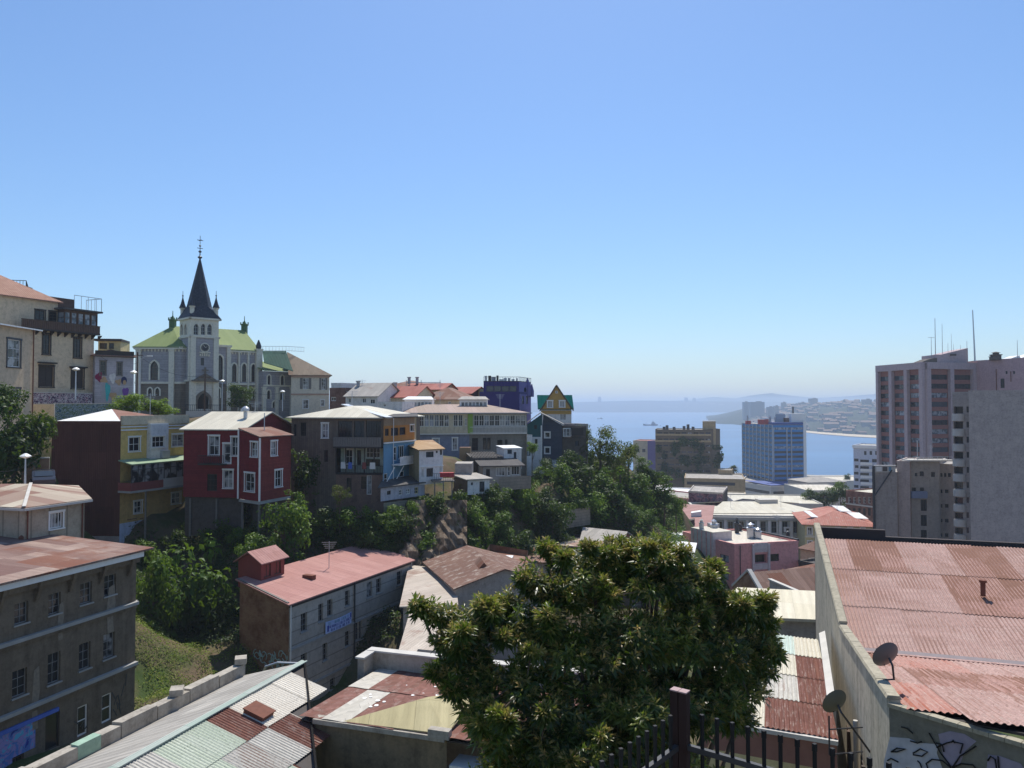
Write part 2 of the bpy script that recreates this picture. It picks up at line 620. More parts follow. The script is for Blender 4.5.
class Bld:
 def __init__(s, name, label, cat, fp, z0, z1, mat, group=None):
  s.fp = [Vector(p[:2]) for p in fp]
  s.c = sum(s.fp, Vector((0, 0))) / len(s.fp)
  s.z0, s.z1 = z0, z1
  s.mat = mat
  s.root = thing(name, label, cat, V3(s.c, z0), group)
 def walls(s, wins={}, mats={}, z1=None, caps={}, skip=(), labels={}):
  k = len(s.fp)
  for i in range(k):
   if i in skip:
    continue
   wall(s.root, s.fp[i], s.fp[(i + 1) % k], s.z0, z1 or s.z1, mats.get(i, s.mat), wins.get(i, ()), s.c,
     cap=caps.get(i), label=labels.get(i))
  return s
 def off(s, oh):
  """footprint offset outward by oh (approx. mitred)"""
  k = len(s.fp)
  res = []
  for i in range(k):
   a, b, c = s.fp[i - 1], s.fp[i], s.fp[(i + 1) % k]
   def nn(p, q):
    d = (q - p).normalized()
    n = Vector((d.y, -d.x))
    if n.dot((p + q) / 2 - s.c) < 0:
     n = -n
    return n
   n1, n2 = nn(a, b), nn(b, c)
   m = n1 + n2
   m = m / max(.3, m.dot(n1) if m.length else 1)
   res.append(b + m * oh)
  return res
 def slabs(s, polys, mat, th=.1, name='roof', label=None):
  b = MB()
  for p in polys:
   b.prism(p, (0, 0, -th))
  return b.build(name, mat, s.root, label)
 def flat(s, mat, ph=.5, pw=.25, pmat=None, oh=0, top=None):
  z = s.z1
  b = MB()
  b.poly([V3(p, z - .02) for p in s.fp])
  r = b.build('roof', mat, s.root)
  if ph:
   out, inn = s.off(.03 + oh), s.off(-pw)
   b = MB()
   k = len(out)
   for i in range(k):
    j = (i + 1) % k
    b.prism([V3(out[i], z - .25), V3(out[j], z - .25), V3(inn[j], z - .25), V3(inn[i], z - .25)], (0, 0, ph + .25))
   b.build('parapet', pmat or s.mat, s.root)
  return r
 def hip(s, mat, h, oh=.4, inset=None, axis=None, th=.12):
  a, b, c, d = s.off(oh)
  lab = (b - a).length + (c - d).length
  lbc = (c - b).length + (d - a).length
  if axis is None:
   axis = 0 if lab >= lbc else 1
  if axis == 1:
   a, b, c, d = b, c, d, a
   lab, lbc = lbc, lab
  ins = inset if inset is not None else lbc / 4
  m1, m2 = (a + d) / 2, (b + c) / 2
  dr = (m2 - m1)
  ins = min(ins, dr.length / 2 - .01)
  r1 = V3(m1 + dr.normalized() * ins, s.z1 + h)
  r2 = V3(m2 - dr.normalized() * ins, s.z1 + h)
  z = s.z1
  A, B_, C_, D = V3(a, z), V3(b, z), V3(c, z), V3(d, z)
  return s.slabs([[A, B_, r2, r1], [C_, D, r1, r2], [B_, C_, r2], [D, A, r1]], mat, th)
 def gable(s, mat, h, oh=.35, axis=0, th=.12, wins={}, mats={}, labels={}):
  """axis 0: ridge parallel to the edge 0-1 ; 1: parallel to the edge 1-2. Builds walls too."""
  caps = {}
  for i in range(4):
   if (axis == 0 and i in (1, 3)) or (axis == 1 and i in (0, 2)):
    L = (s.fp[(i + 1) % 4] - s.fp[i]).length
    caps[i] = [(L / 2, s.z1 + h)]
  s.walls(wins, mats, caps=caps, labels=labels)
  a, b, c, d = s.off(oh)
  if axis == 1:
   a, b, c, d = b, c, d, a
  z = s.z1 - h * oh / max(.5, (c - b).length / 2) + .05
  r1, r2 = V3((a + d) / 2, s.z1 + h + .05), V3((b + c) / 2, s.z1 + h + .05)
  return s.slabs([[V3(a, z), V3(b, z), r2, r1], [V3(c, z), V3(d, z), r1, r2]], mat, th)
 def shed(s, mat, zs, oh=.3, th=.12):
  o = s.off(oh)
  return s.slabs([[V3(o[i], zs[i]) for i in range(len(o))]], mat, th)
 def part(s, name, mb, mat, label=None, smooth=False):
  return mb.build(name, MATS[mat] if isinstance(mat, str) else mat, s.root, label, smooth=smooth)
 def band(s, i, z, h, d, mat, name='cornice', u0=0, u1=None, label=None):
  A, B = s.fp[i], s.fp[(i + 1) % len(s.fp)]
  L = (B - A).length
  t = (B - A) / L
  n = Vector((t.y, -t.x))
  if n.dot((A + B) / 2 - s.c) < 0:
   n = -n
  u1 = L if u1 is None else u1
  b = MB()
  b.obox(V3(A + t * u0, z) - V3(n, 0) * .02, V3(t, 0) * (u1 - u0), V3(n, 0) * (d + .02), (0, 0, h))
  return b.build(name, MATS[mat] if isinstance(mat, str) else mat, s.root, label)
 def fr(s, i):
  A, B = s.fp[i], s.fp[(i + 1) % len(s.fp)]
  L = (B - A).length
  t = (B - A) / L
  n = Vector((t.y, -t.x))
  if n.dot((A + B) / 2 - s.c) < 0:
   n = -n
  return A, V3(t, 0), V3(n, 0), L
def railing(par, pts, h, mat, step=.14, r=.02, name='railing', post=1.5):
 b = MB()
 for i in range(len(pts) - 1):
  a, c = Vector(pts[i]), Vector(pts[i + 1])
  b.bar(a + Vector((0, 0, h)), c + Vector((0, 0, h)), r * 2.5)
  b.bar(a + Vector((0, 0, .1)), c + Vector((0, 0, .1)), r * 2)
  k = max(1, int((c - a).length / step))
  for j in range(k + 1):
   p = a.lerp(c, j / k)
   b.bar(p, p + Vector((0, 0, h)), r * 1.5, up=(0, 1, 0))
 return b.build(name, mat, par)
# ------------------------------------------------------------------ foliage
def leaves_mesh(name, pos, axis, side, length, width, mat, c, new, droop=.15):
 """one folded leaf per row; arrays pos(N,3) axis(N,3) side(N,3)"""
 N = len(pos)
 nrm = np.cross(axis, side)
 v = np.zeros((N, 5, 3))
 L = length[:, None]
 W = width[:, None]
 v[:, 0] = pos
 v[:, 1] = pos + axis * L * .5 + side * W * .5 + nrm * W * .18
 v[:, 2] = pos + axis * L * .5
 v[:, 3] = pos + axis * L * .5 - side * W * .5 + nrm * W * .18
 v[:, 4] = pos + axis * L - np.array([0, 0, 1]) * L * droop
 base = np.arange(N)[:, None] * 5
 f = np.concatenate([base + np.array([[0, 1, 2]]), base + np.array([[0, 2, 3]]), base + np.array([[1, 4, 2]]),
      base + np.array([[2, 4, 3]])], axis=1).reshape(-1)
 me = bpy.data.meshes.new(name)
 nf = N * 4
 me.vertices.add(N * 5)
 me.vertices.foreach_set('co', v.reshape(-1))
 me.loops.add(nf * 3)
 me.loops.foreach_set('vertex_index', f.astype(np.int32))
 me.polygons.add(nf)
 me.polygons.foreach_set('loop_start', (np.arange(nf) * 3).astype(np.int32))
 uvl = me.uv_layers.new(name='UVMap')
 uv = np.repeat(np.stack([c, new], 1)[:, None, :], 12, axis=1).reshape(-1)
 uvl.data.foreach_set('uv', uv)
 me.materials.append(mat)
 me.update(calc_edges=True)
 return me
def unit(a):
 return a / np.maximum(np.linalg.norm(a, axis=1, keepdims=True), 1e-9)
def rand_dirs(n):
 return unit(rng.normal(size=(n, 3)))
def blob_leaves(blobs, per_area, size, aspect=.5, shell=.55, up=.4):
 """blobs: (x,y,z,rx,ry,rz). returns pos, outward"""
 P_, O_ = [], []
 for (x, y, z, rx, ry, rz) in blobs:
  n = max(30, int(per_area * 4 * math.pi * ((rx * ry + ry * rz + rx * rz) / 3)))
  d = rand_dirs(n)
  ph = rng.uniform(0, 6.28, 3)
  lump = 1 + .16 * np.sin(d[:, 0] * 5 + ph[0]) + .14 * np.sin(d[:, 1] * 6 + ph[1]) + .12 * np.sin(d[:, 2] * 7 + ph[2]) + .08 * np.sin(d[:, 0] * 13 + d[:, 2] * 11 + ph[1])
  r = (shell + (1 - shell) * rng.uniform(0, 1, n) ** .6) * lump
  # tufts
  p = d * r[:, None] * np.array([rx, ry, rz]) + np.array([x, y, z])
  P_.append(p)
  O_.append(unit(d / np.array([rx, ry, rz])))
 return np.concatenate(P_), np.concatenate(O_)
def foliage(name, blobs, per_area, size, mat, aspect=.5, shell=.55, up=.35, newf=0.0, droop=.15, rnd=.7):
 pos, out = blob_leaves(blobs, per_area, size)
 n = len(pos)
 nrm = unit(out + np.array([0, 0, up]) + rng.normal(size=(n, 3)) * rnd * .6)
 a = unit(np.cross(nrm, rand_dirs(n)))
 s = np.cross(nrm, a)
 L = size * rng.uniform(.6, 1.3, n)
 # clumps of lighter and darker leaves
 q = pos * 1.3 / max(size * 6, .2)
 cl = .5 + .25 * np.sin(q[:, 0] + 1.3 * np.sin(q[:, 1])) + .25 * np.sin(q[:, 2] * 1.2 + q[:, 1])
 c = np.clip(cl * .6 + rng.uniform(0, .4, n), 0, 1)
 nw = (rng.uniform(0, 1, n) < newf).astype(float) * rng.uniform(.3, 1, n)
 return leaves_mesh(name, pos, a, s, L, L * aspect, mat, c, nw, droop)
def mesh_obj(name, me, parent=None, loc=(0, 0, 0), **kw):
 o = bpy.data.objects.new(name, me)
 COL.objects.link(o)
 o.location = loc
 o.parent = parent
 return tag(o, **kw)
# ------------------------------------------------------------------ camera, light, sky
cam = bpy.data.cameras.new('camera')
cam.sensor_width = 36
cam.lens = 36 * F / 1024
cam.clip_start = .1
cam.clip_end = 60000
co = bpy.data.objects.new('camera', cam)
COL.objects.link(co)
co.location = (0, 0, H)
co.rotation_euler = (math.pi / 2 + PIT, 0, 0)
scene.camera = co
SAZ, SEL = R(6), R(57)
S = Vector((math.sin(SAZ) * math.cos(SEL), math.cos(SAZ) * math.cos(SEL), math.sin(SEL)))
ld = bpy.data.lights.new('sun', 'SUN')
ld.energy = 4.7
ld.angle = R(.5)
ld.color = (1, .95, .87)
lo = bpy.data.objects.new('sun', ld)
COL.objects.link(lo)
lo.location = (0, 0, 200)
lo.rotation_euler = S.to_track_quat('Z', 'Y').to_euler()
w = bpy.data.worlds.new('World')
scene.world = w
w.use_nodes = True
nt = w.node_tree
sk = nt.nodes.new('ShaderNodeTexSky')
sk.sky_type = 'NISHITA'
sk.sun_disc = False
sk.sun_elevation = SEL
sk.sun_rotation = SAZ
sk.altitude = 60
sk.air_density = 1.2
sk.dust_density = .5
sk.ozone_density = 10
nt.links.new(sk.outputs[0], nt.nodes['Background'].inputs['Color'])
nt.nodes['Background'].inputs['Strength'].default_value = .115
scene.view_settings.view_transform = 'Standard'
scene.view_settings.look = 'None'
scene.view_settings.gamma = 1
scene.view_settings.exposure = .23
scene.view_settings.use_curve_mapping = False
scene.cycles.max_bounces = 6
scene.cycles.diffuse_bounces = 3
scene.cycles.glossy_bounces = 2
scene.cycles.transmission_bounces = 3
scene.cycles.volume_bounces = 1
scene.cycles.transparent_max_bounces = 6
scene.cycles.sample_clamp_indirect = 4
scene.cycles.caustics_reflective = False
scene.cycles.caustics_refractive = False
# ------------------------------------------------------------------ shared materials
plain('white_paint', (.66, .64, .6), .5, .3, .12)
plain('cream_paint', (.6, .54, .42), .6, .3, .12)
plain('grey_paint', (.3, .3, .31), .6)
plain('dark_paint', (.035, .035, .04), .5)
plain('black_iron', (.01, .01, .011), .6, .2, .3)
plain('brown_wood', (.085, .05, .035), .7)
plain('dark_wood', (.04, .033, .03), .75)
plain('grey_wood', (.16, .145, .13), .85, .2, .35, 5)
plain('galvanised', (.42, .43, .45), .35, .5, .2, 4, .6)
plain('rusty_iron', (.14, .055, .035), .8, .2, .4, 6)
plain('red_paint', (.35, .03, .03), .6)
plain('blue_paint', (.06, .12, .42), .6)
plain('concrete', (.3, .29, .27), .9, .15, .3, 1.2, 0, .2)
plain('pale_concrete', (.44, .42, .38), .9, .15, .25, 1.2, 0, .2)
plain('tyre_rubber', (.015, .015, .015), .8)
plain('bark', (.1, .075, .055), .9, .1, .4, 8, 0, .5)
plain('car_dark', (.03, .035, .05), .2, .6, .1)
plain('car_white', (.6, .6, .6), .2, .6, .05)
plain('lamp_glass', (.75, .75, .72), .3, .5, .05)
glass('glass_dark', (.018, .02, .024), .1)
glass('glass_mid', (.05, .065, .085), .08)
glass('glass_curtain', (.02, .022, .026), .15, (.42, .41, .4))
glass('glass_pale', (.09, .11, .13), .12, (.4, .42, .45))
plaster('plaster_cream', (.5, .42, .29), .45)
plaster('plaster_beige', (.47, .355, .24), .3)
plaster('plaster_grey', (.33, .3, .27), .6)
plaster('plaster_white', (.6, .57, .54), .3)
plaster('plaster_yellow', (.5, .42, .22), .4)
plaster('plaster_tan', (.34, .25, .14), .5)
plaster('concrete_wall', (.31, .27, .245), .6)
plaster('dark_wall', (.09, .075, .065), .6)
plaster('boards_red', (.17, .022, .026), .35, boards=.18)
plaster('boards_dark', (.17, .13, .1), .7, boards=-.25)
plaster('boards_navy', (.055, .063, .085), .3, boards=.2)
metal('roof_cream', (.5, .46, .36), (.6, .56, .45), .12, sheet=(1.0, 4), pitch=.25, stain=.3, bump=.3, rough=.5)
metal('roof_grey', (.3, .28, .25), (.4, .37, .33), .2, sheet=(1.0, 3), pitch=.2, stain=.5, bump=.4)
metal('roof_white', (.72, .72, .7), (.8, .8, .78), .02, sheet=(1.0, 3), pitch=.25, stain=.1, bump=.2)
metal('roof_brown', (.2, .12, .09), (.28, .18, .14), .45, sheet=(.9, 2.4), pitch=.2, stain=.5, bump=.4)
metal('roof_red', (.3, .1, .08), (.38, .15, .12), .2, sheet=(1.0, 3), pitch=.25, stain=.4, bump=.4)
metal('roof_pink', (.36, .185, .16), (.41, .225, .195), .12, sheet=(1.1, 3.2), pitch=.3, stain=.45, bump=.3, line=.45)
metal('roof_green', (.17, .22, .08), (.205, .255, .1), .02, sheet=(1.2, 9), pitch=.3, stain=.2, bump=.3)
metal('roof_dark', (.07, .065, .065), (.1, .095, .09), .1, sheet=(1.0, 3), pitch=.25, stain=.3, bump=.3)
brickm('brick_brown', (.3, .135, .07), (.36, .2, .1))
brickm('brick_red', (.22, .085, .06), (.28, .12, .085))
# ------------------------------------------------------------------ terrain
CPS = []
def cpt(px, Y, z):
 CPS.append((G(px, Y).x, Y, z))
for a in [(-200, 20, 47), (-100, 60, 50), (-60, 75, 54), (0, 40, 40), (-250, 40, 48), (10, 48, 41), (20, 66, 52.2), (45, 67, 52.2), (10, 75, 54), (58, 78, 47), (62, 70, 46), (72, 79, 46), (90, 80, 45), (110, 80, 44), (75, 92, 57.6), (30, 92, 57.6), (120, 100, 57.6), (0, 110, 58),
   (20, 58, 47), (90, 60, 44), (100, 76, 45), (95, 68, 44), (110, 62, 42), (84, 62, 45), (60, 85, 56.3), (20, 85, 57), (30, 95, 58), (110, 96, 57.4), (170, 100, 57.3), (150, 86, 48),
   (135, 51, 38.8), (180, 55, 39), (240, 58, 38), (190, 66, 39.5), (240, 72, 39.8), (190, 76, 41), (150, 78, 42.5), (170, 82, 43), (200, 86, 44.5), (215, 82, 46),
   (250, 76, 44.3), (262, 79, 47.3), (240, 88, 50), (240, 98, 56), (280, 100, 56), (310, 84, 46), (300, 78, 42), (340, 84.5, 47.5),
   (380, 84.5, 47.5), (330, 104, 56), (390, 104, 55.5), (415, 84, 46.8), (430, 87, 49), (340, 77, 40), (400, 78, 39), (440, 82, 41.5), (350, 66, 35), (300, 60, 34),
   (290, 58, 34.5), (400, 64, 33), (470, 74, 36), (460, 92, 47.5), (480, 100, 49.5), (500, 112, 52), (440, 108, 53), (500, 88, 38), (540, 100, 39), (520, 108, 46), (540, 114, 48.5),
   (560, 120, 49.5), (600, 122, 47.5), (600, 108, 38.5), (630, 128, 46), (650, 125, 37), (650, 140, 44), (670, 150, 38), (690, 150, 30), (700, 190, 20), (600, 92, 35),
   (620, 140, 50), (590, 150, 50), (560, 145, 52), (560, 170, 48), (640, 170, 36), (620, 220, 16), (500, 150, 54), (400, 150, 57), (300, 150, 57.5), (200, 145, 57.8), (230, 160, 57.8),
   (120, 150, 58), (50, 130, 59), (-80, 130, 62), (150, 118, 57.6), (400, 220, 48), (250, 250, 50), (0, 300, 55), (450, 350, 15), (250, 420, 25), (-200, 300, 60),
   (0, 500, 25), (600, 60, 37), (700, 60, 37), (560, 75, 35.5), (700, 100, 28), (760, 100, 27), (740, 130, 24), (800, 120, 24), (800, 160, 20), (700, 160, 22), (900, 60, 36), (1000, 60, 36),
   (1150, 80, 34), (900, 120, 22), (1000, 130, 20), (1200, 160, 22), (850, 200, 14), (750, 220, 12), (950, 240, 9), (650, 300, 8), (750, 330, 5), (850, 330, 5), (1100, 330, 8), (700, 420, 4),
   (800, 450, 3), (950, 450, 3), (560, 420, 6), (650, 560, 3), (800, 600, 3), (1000, 600, 3), (450, 600, 3), (200, 650, 3), (-100, 700, 5), (1300, 560, 5),
   (512, 12, 48), (800, 12, 48), (200, 12, 46), (1100, 12, 48), (0, 12, 46), (512, 25, 41), (700, 25, 41), (300, 25, 40), (900, 25, 42), (300, 42, 38), (500, 42, 38), (700, 42, 39), (900, 40, 40),
   (60, 28, 42), (-100, 5, 50), (1200, 25, 44), (1300, 5, 50)]:
 cpt(*a)
CPS += [(x, y, 56) for x in (-60, -30, 0, 30, 60) for y in (-40, -15)]
CPA = np.array(CPS)
def terr(x, y):
 x, y = np.atleast_1d(np.asarray(x, float)), np.atleast_1d(np.asarray(y, float))
 d = np.hypot(x[:, None] - CPA[None, :, 0], (y[:, None] - CPA[None, :, 1]))
 sc_ = np.maximum(1, .012 * np.abs(CPA[None, :, 1]))
 wt = 1 / (d / sc_ + .35) ** 3.4
 z = (wt * CPA[None, :, 2]).sum(1) / wt.sum(1)
 # sinks under the sea beyond the waterfront
 shore = 640 + 25 * np.sin(x / 90)
 z = np.where(y > shore, np.maximum(-4, 2.6 - (y - shore) * .4), z)
 return z
def tz(x, y):
 return float(terr([x], [y])[0])
def axis_vals(lo, hi, segs):
 v = [lo]
 for end, st in segs:
  while v[-1] < end - 1e-6:
   v.append(min(end, v[-1] + st))
 return v
xs = axis_vals(-900, 900, [(-120, 20), (80, 2), (200, 6), (900, 20)])
ys = axis_vals(-60, 720, [(0, 8), (160, 2), (300, 6), (720, 12)])
XX, YY = np.meshgrid(xs, ys)
ZZ = terr(XX.ravel(), YY.ravel())
jit = .35 * np.sin(XX.ravel() * .9 + 2 * np.sin(YY.ravel() * .31)) * np.sin(YY.ravel() * .8 + XX.ravel() * .23) + .2 * np.sin(XX.ravel() * 2.1) * np.sin(YY.ravel() * 1.9)
ZZ = ZZ + jit * (YY.ravel() < 160)
vs_ = np.stack([XX.ravel(), YY.ravel(), ZZ], 1)
nx_, ny_ = len(xs), len(ys)
fs_ = [(j * nx_ + i, j * nx_ + i + 1, (j + 1) * nx_ + i + 1, (j + 1) * nx_ + i) for j in range(ny_ - 1) for i in range(nx_ - 1)]
me = bpy.data.meshes.new('ground')
me.from_pydata([tuple(v) for v in vs_], [], fs_)
me.polygons.foreach_set('use_smooth', [True] * len(fs_))
t = NT('ground_soil')
ob = t.co('Object')
n1 = t.noise(ob, .18, 6, .6)
n2 = t.noise(ob, 2.2, 6, .7)
geo = t.n('ShaderNodeNewGeometry')
sp_ = t.n('ShaderNodeSeparateXYZ')
t.l(geo.outputs['Position'], sp_.inputs[0])
soil = t.mix(n2, (.075, .055, .035), (.19, .14, .09))
green = t.mix(n2, (.025, .045, .012), (.07, .1, .03))
c = t.mix(t.ramp(n1, [(.42, (0, 0, 0)), (.58, (1, 1, 1))]), soil, green)
low = t.math('LESS_THAN', sp_.outputs['Z'], 30.0)
c = t.mix(low, c, t.mix(n1, (.14, .135, .13), (.2, .19, .18)))
t.bump(n2, .5, .15)
me.materials.append(t.base(c, .95, .1))
gr = bpy.data.objects.new('ground', me)
COL.objects.link(gr)
tag(gr, 'hillside, ravine and flat waterfront ground', kind='structure')
# sea
b = MB()
b.poly([(-30000, -2000, 0), (30000, -2000, 0), (30000, 45000, 0), (-30000, 45000, 0)])
t = NT('sea_water')
pos = t.co('Object')
w1 = t.noise(t.co('Object', (.02, .05, 1)), 1, 6, .6)
w2 = t.noise(t.co('Object', (.0016, .006, 1)), 1, 4, .6)
sw = t.ramp(w2, [(.38, (.01, .065, .17)), (.5, (.018, .095, .22)), (.62, (.03, .12, .26))])
t.bump(w1, .35, .9)
t.base(sw, .32, .5)
b.build('sea', t.mat, kind='structure', label='calm blue bay water', loc=(0, 0, 0))
# ------------------------------------------------------------------ far coast
def ridge(name, label, px0, px1, near, far, top, mat, step=6, rows=9, rough=1.0, seed=0):
 """near/far: functions px->Y ; top: px->py of the crest; terrain rises from the shore to the crest and stays"""
 v, f = [], []
 cols = int((px1 - px0) / step) + 1
 rs = random.Random(seed)
 for i in range(cols):
  px = px0 + i * step
  y0, y1 = near(px), far(px)
  zc = Z(top(px), y1)
  for j in range(rows + 1):
   k = j / rows
   Y = y0 + (y1 - y0) * k
   z = -2 + (zc + 2) * (math.sin(k * math.pi / 2) ** 1.1)
   z += rs.uniform(-1, 1) * rough * 4 * k * (1 - k)
   X = (px - 512) / F * Y
   v.append((X, Y, z))
  Y = y1 * 1.12
  v.append(((px - 512) / F * Y, Y, zc * .5))
 n = rows + 2
 for i in range(cols - 1):
  for j in range(n - 1):
   f.append((i * n + j, (i + 1) * n + j, (i + 1) * n + j + 1, i * n + j + 1))
 me = bpy.data.meshes.new(name)
 me.from_pydata(v, [], f)
 me.polygons.foreach_set('use_smooth', [True] * len(f))
 me.materials.append(mat)
 o = bpy.data.objects.new(name, me)
 COL.objects.link(o)
 tag(o, label, kind='structure')
def interp(tab):
 def f(x):
  for i in range(len(tab) - 1):
   if x <= tab[i + 1][0]:
    a, b_ = tab[i], tab[i + 1]
    k = (x - a[0]) / (b_[0] - a[0])
    k = max(0, min(1, k))
    return a[1] + (b_[1] - a[1]) * k
  return tab[-1][1]
 return f
def hillm(name, a, b_, s):
 t = NT(name)
 n = t.noise(t.co('Object'), s, 8, .7)
 return t.base(t.ramp(n, [(.35, a), (.5, b_), (.62, a), (.7, (.3, .28, .25))]), .95, .05)
hm = hillm('far_hill', (.03, .045, .05), (.06, .07, .07), .004)
hm2 = hillm('town_hill', (.02, .035, .03), (.06, .07, .055), .012)
ridge('hills', 'low flat ridge on the far side of the bay', 300, 1300, lambda p: 7300, lambda p: 9000,
  interp([(300, 404), (560, 402.5), (600, 401.5), (640, 400.5), (680, 401), (730, 401.5), (800, 402), (1300, 400)]), hm, 8, seed=1)
ridge('hills', 'hazy humped hills behind the flat ridge', 640, 1300, lambda p: 9500, lambda p: 12000,
  interp([(640, 402), (690, 400), (712, 396.8), (735, 398.5), (750, 395.5), (770, 393.2), (790, 395.5), (815, 398), (845, 396.5), (875, 394), (920, 394), (1000, 391), (1300, 392)]), hm, 5, seed=2)
VN = interp([(690, 2550), (712, 2500), (735, 2420), (760, 2150), (790, 1850), (820, 1650), (850, 1520), (885, 1430), (1000, 1200), (1300, 1000)])
VF = lambda p: VN(p) + 1700
VT = interp([(706, 417), (716, 415), (728, 412.5), (742, 409), (750, 408), (775, 408.5), (800, 405), (830, 403.5), (860, 401.5), (900, 402), (1000, 400), (1300, 398)])
ridge('coast_town_hill', 'green town slope running down to the far shore', 706, 1300, VN, VF, VT, hm2, 4, 12, 3, seed=3)
bpy.data.objects['coast_town_hill'].name = 'hill_slope'
def far_z(px, Y):
 k = (Y - VN(px)) / (VF(px) - VN(px))
 return -2 + (Z(VT(px), VF(px)) + 2) * (math.sin(max(0, min(1, k)) * math.pi / 2) ** 1.1)
# beach along the far shore
b = MB()
pts = [(px, VN(px)) for px in range(745, 1060, 15)]
for i in range(len(pts) - 1):
 a0, a1 = pts[i], pts[i + 1]
 p = [V3(G(a0[0], a0[1] - 14, 437), .8), V3(G(a1[0], a1[1] - 14, 437), .8), V3(G(a1[0], a1[1] + 40, 437), 3.2), V3(G(a0[0], a0[1] + 40, 437), 3.2)]
 b.poly(p)
b.build('beach', plain('beach_sand', (.42, .36, .27), .9, .1), kind='structure', label='pale sand along the far shore')
# far town : towers with floors, small houses
plain('far_wall_pale', (.2, .21, .21), .8)
plain('far_wall_tan', (.2, .19, .18), .8)
plain('far_roof', (.16, .11, .09), .8)
plain('far_window', (.08, .09, .11), .4)
def far_tower(px, pyt, wpx, Y, hz=None, mat='far_wall_tan', label='', depth=18):
 z0 = (far_z(px, Y) if hz is None else hz) - 3
 wd = wpx / F * Y
 c = G(px, Y, pyt)
 z1 = Z(pyt, Y)
 if z1 - z0 < 8:
  z1 = z0 + 8
 root = thing('far_tower', label, 'tower block', V3(c, z0), 'tower blocks on the far shore')
 b = MB()
 b.box(V3(c, (z0 + z1) / 2), wd, depth, z1 - z0)
 b.box(V3(c, z1 + 1.5) + Vector((wd * .15, 0, 0)), wd * .35, depth * .5, 3)
 b.build('wall', MATS[mat], root)
 g = MB()
 k = max(3, int((z1 - z0) / 3.4))
 for i in range(k):
  z = z0 + (i + .55) * (z1 - z0) / k
  g.box(V3(c, z) + Vector((0, -depth / 2, 0)), wd * .86, .3, 1.5)
 g.build('window_band', MATS['far_window'], root)
 return root
random.seed(5)
FT = [(745.5, 402, 5, 2700, 'narrow hazy tower left of the wide hazy slab on the far shore'), (756.5, 402, 14.5, 2750, 'wide hazy slab tower on the far shore, left of centre'),
  (783.5, 402.5, 4, 3000, 'thin far tower between the wide slab and the blue block'), (796, 404, 8, 2900, 'squat far block right of the thin tower'), (802, 402.5, 6, 2950, 'tall far block with stepped roof above the blue hotel roof'),
  (813, 398.5, 8, 3100, 'tallest hazy tower of the far town'), (867, 399.5, 7.5, 2600, 'square hazy tower just left of the big pink block'), (877.5, 400.5, 4, 2600, 'narrow hazy tower touching the edge of the pink block'),
  (821, 405, 5, 2900, 'small far block right of the tallest tower'), (838, 406, 6, 2500, 'low far block above the beach'), (770, 407, 6, 2500, 'low far block on the cape'), (852, 405.5, 5, 2500, 'small far block on the town slope'),
  (776, 406, 4, 2600, 'little far block behind the cape')]
for px, py, wp, Y, lb in FT:
 far_tower(px, py, wp, Y, None, random.choice(['far_wall_tan', 'far_wall_pale']), lb)
far_tower(599.5, 397, 3, 8600, 45, 'far_wall_tan', 'lone tower on the flat ridge beyond the ships', 30)
far_tower(686, 397.5, 3, 8600, 45, 'far_wall_tan', 'left one of two small towers on the far ridge', 30)
far_tower(694, 398, 3, 8600, 45, 'far_wall_tan', 'right one of two small towers on the far ridge', 30)
def far_house():
 root = thing('far_house', 'tiny pale house among many on the hazy far slope', 'house', (0, 0, 0), 'houses scattered over the far town slope')
 b = MB()
 b.box((0, 0, 3), 14, 10, 8)
 b.build('wall', MATS['far_wall_pale'], root)
 r = MB()
 r.prism([(-7.5, -5.5, 7), (7.5, -5.5, 7), (7.5, 0, 10), (-7.5, 0, 10)], (0, 0, .4))
 r.prism([(-7.5, 5.5, 7), (7.5, 5.5, 7), (7.5, 0, 10), (-7.5, 0, 10)], (0, 0, .4))
 r.build('roof', MATS['far_roof'], root)
 return root
fh = far_house()
for i in range(190):
 o = fh if i == 0 else copy_tree(fh)
 px = random.uniform(752, 884)
 k = random.uniform(.02, .95) ** 1.2
 Y = VN(px) + 40 + k * 1500
 c = G(px, Y)
 o.location = (c.x, Y, far_z(px, Y) - 1)
 o.rotation_euler.z = random.uniform(-.7, .7)
 s = random.uniform(.6, 1.5)
 o.scale = (s * random.uniform(.7, 1.6), s, s)
# haze
t = NT('haze_air')
t.nt.nodes.remove(t.bs)
pv = t.n('ShaderNodeVolumePrincipled')
pv.inputs['Color'].default_value = (.74, .86, 1, 1)
pv.inputs['Density'].default_value = .0002
pv.inputs['Anisotropy'].default_value = 0
t.l(pv.outputs[0], t.out.inputs['Volume'])
b = MB()
b.box((0, 6500, 75), 28000, 15000, 180)
b.build('haze', t.mat, kind='stuff', label='thin blue sea haze over the bay', loc=(0, 0, 0), outward=True)
# ================================================================== styles
plain('frame_old', (.2, .195, .185), .8)
W_ = dict(frame='white_paint', glass=['glass_dark', 'glass_curtain', 'glass_curtain'], grid=(2, 2))
WT = dict(W_, trim='white_paint', tw=.12)
WC = dict(frame='cream_paint', glass=['glass_dark', 'glass_curtain'], grid=(2, 3), trim='cream_paint', tw=.12)
WD = dict(frame='dark_wood', glass='glass_dark', grid=(3, 3))
SASH = dict(frame='frame_old', fw=.05, glass=['glass_dark', 'glass_dark', 'glass_curtain'], grid=(2, 3), sill='concrete', rec=.18)
DOORD = dict(frame='dark_wood', glass='glass_dark', grid=(1, 1), door=True)
DOORW = dict(frame='white_paint', glass='glass_dark', grid=(1, 2), door=True, fw=.1)
DK = dict(frame='dark_paint', glass='glass_dark', grid=(2, 1))
NOF = dict(frame=None, glass='glass_dark')
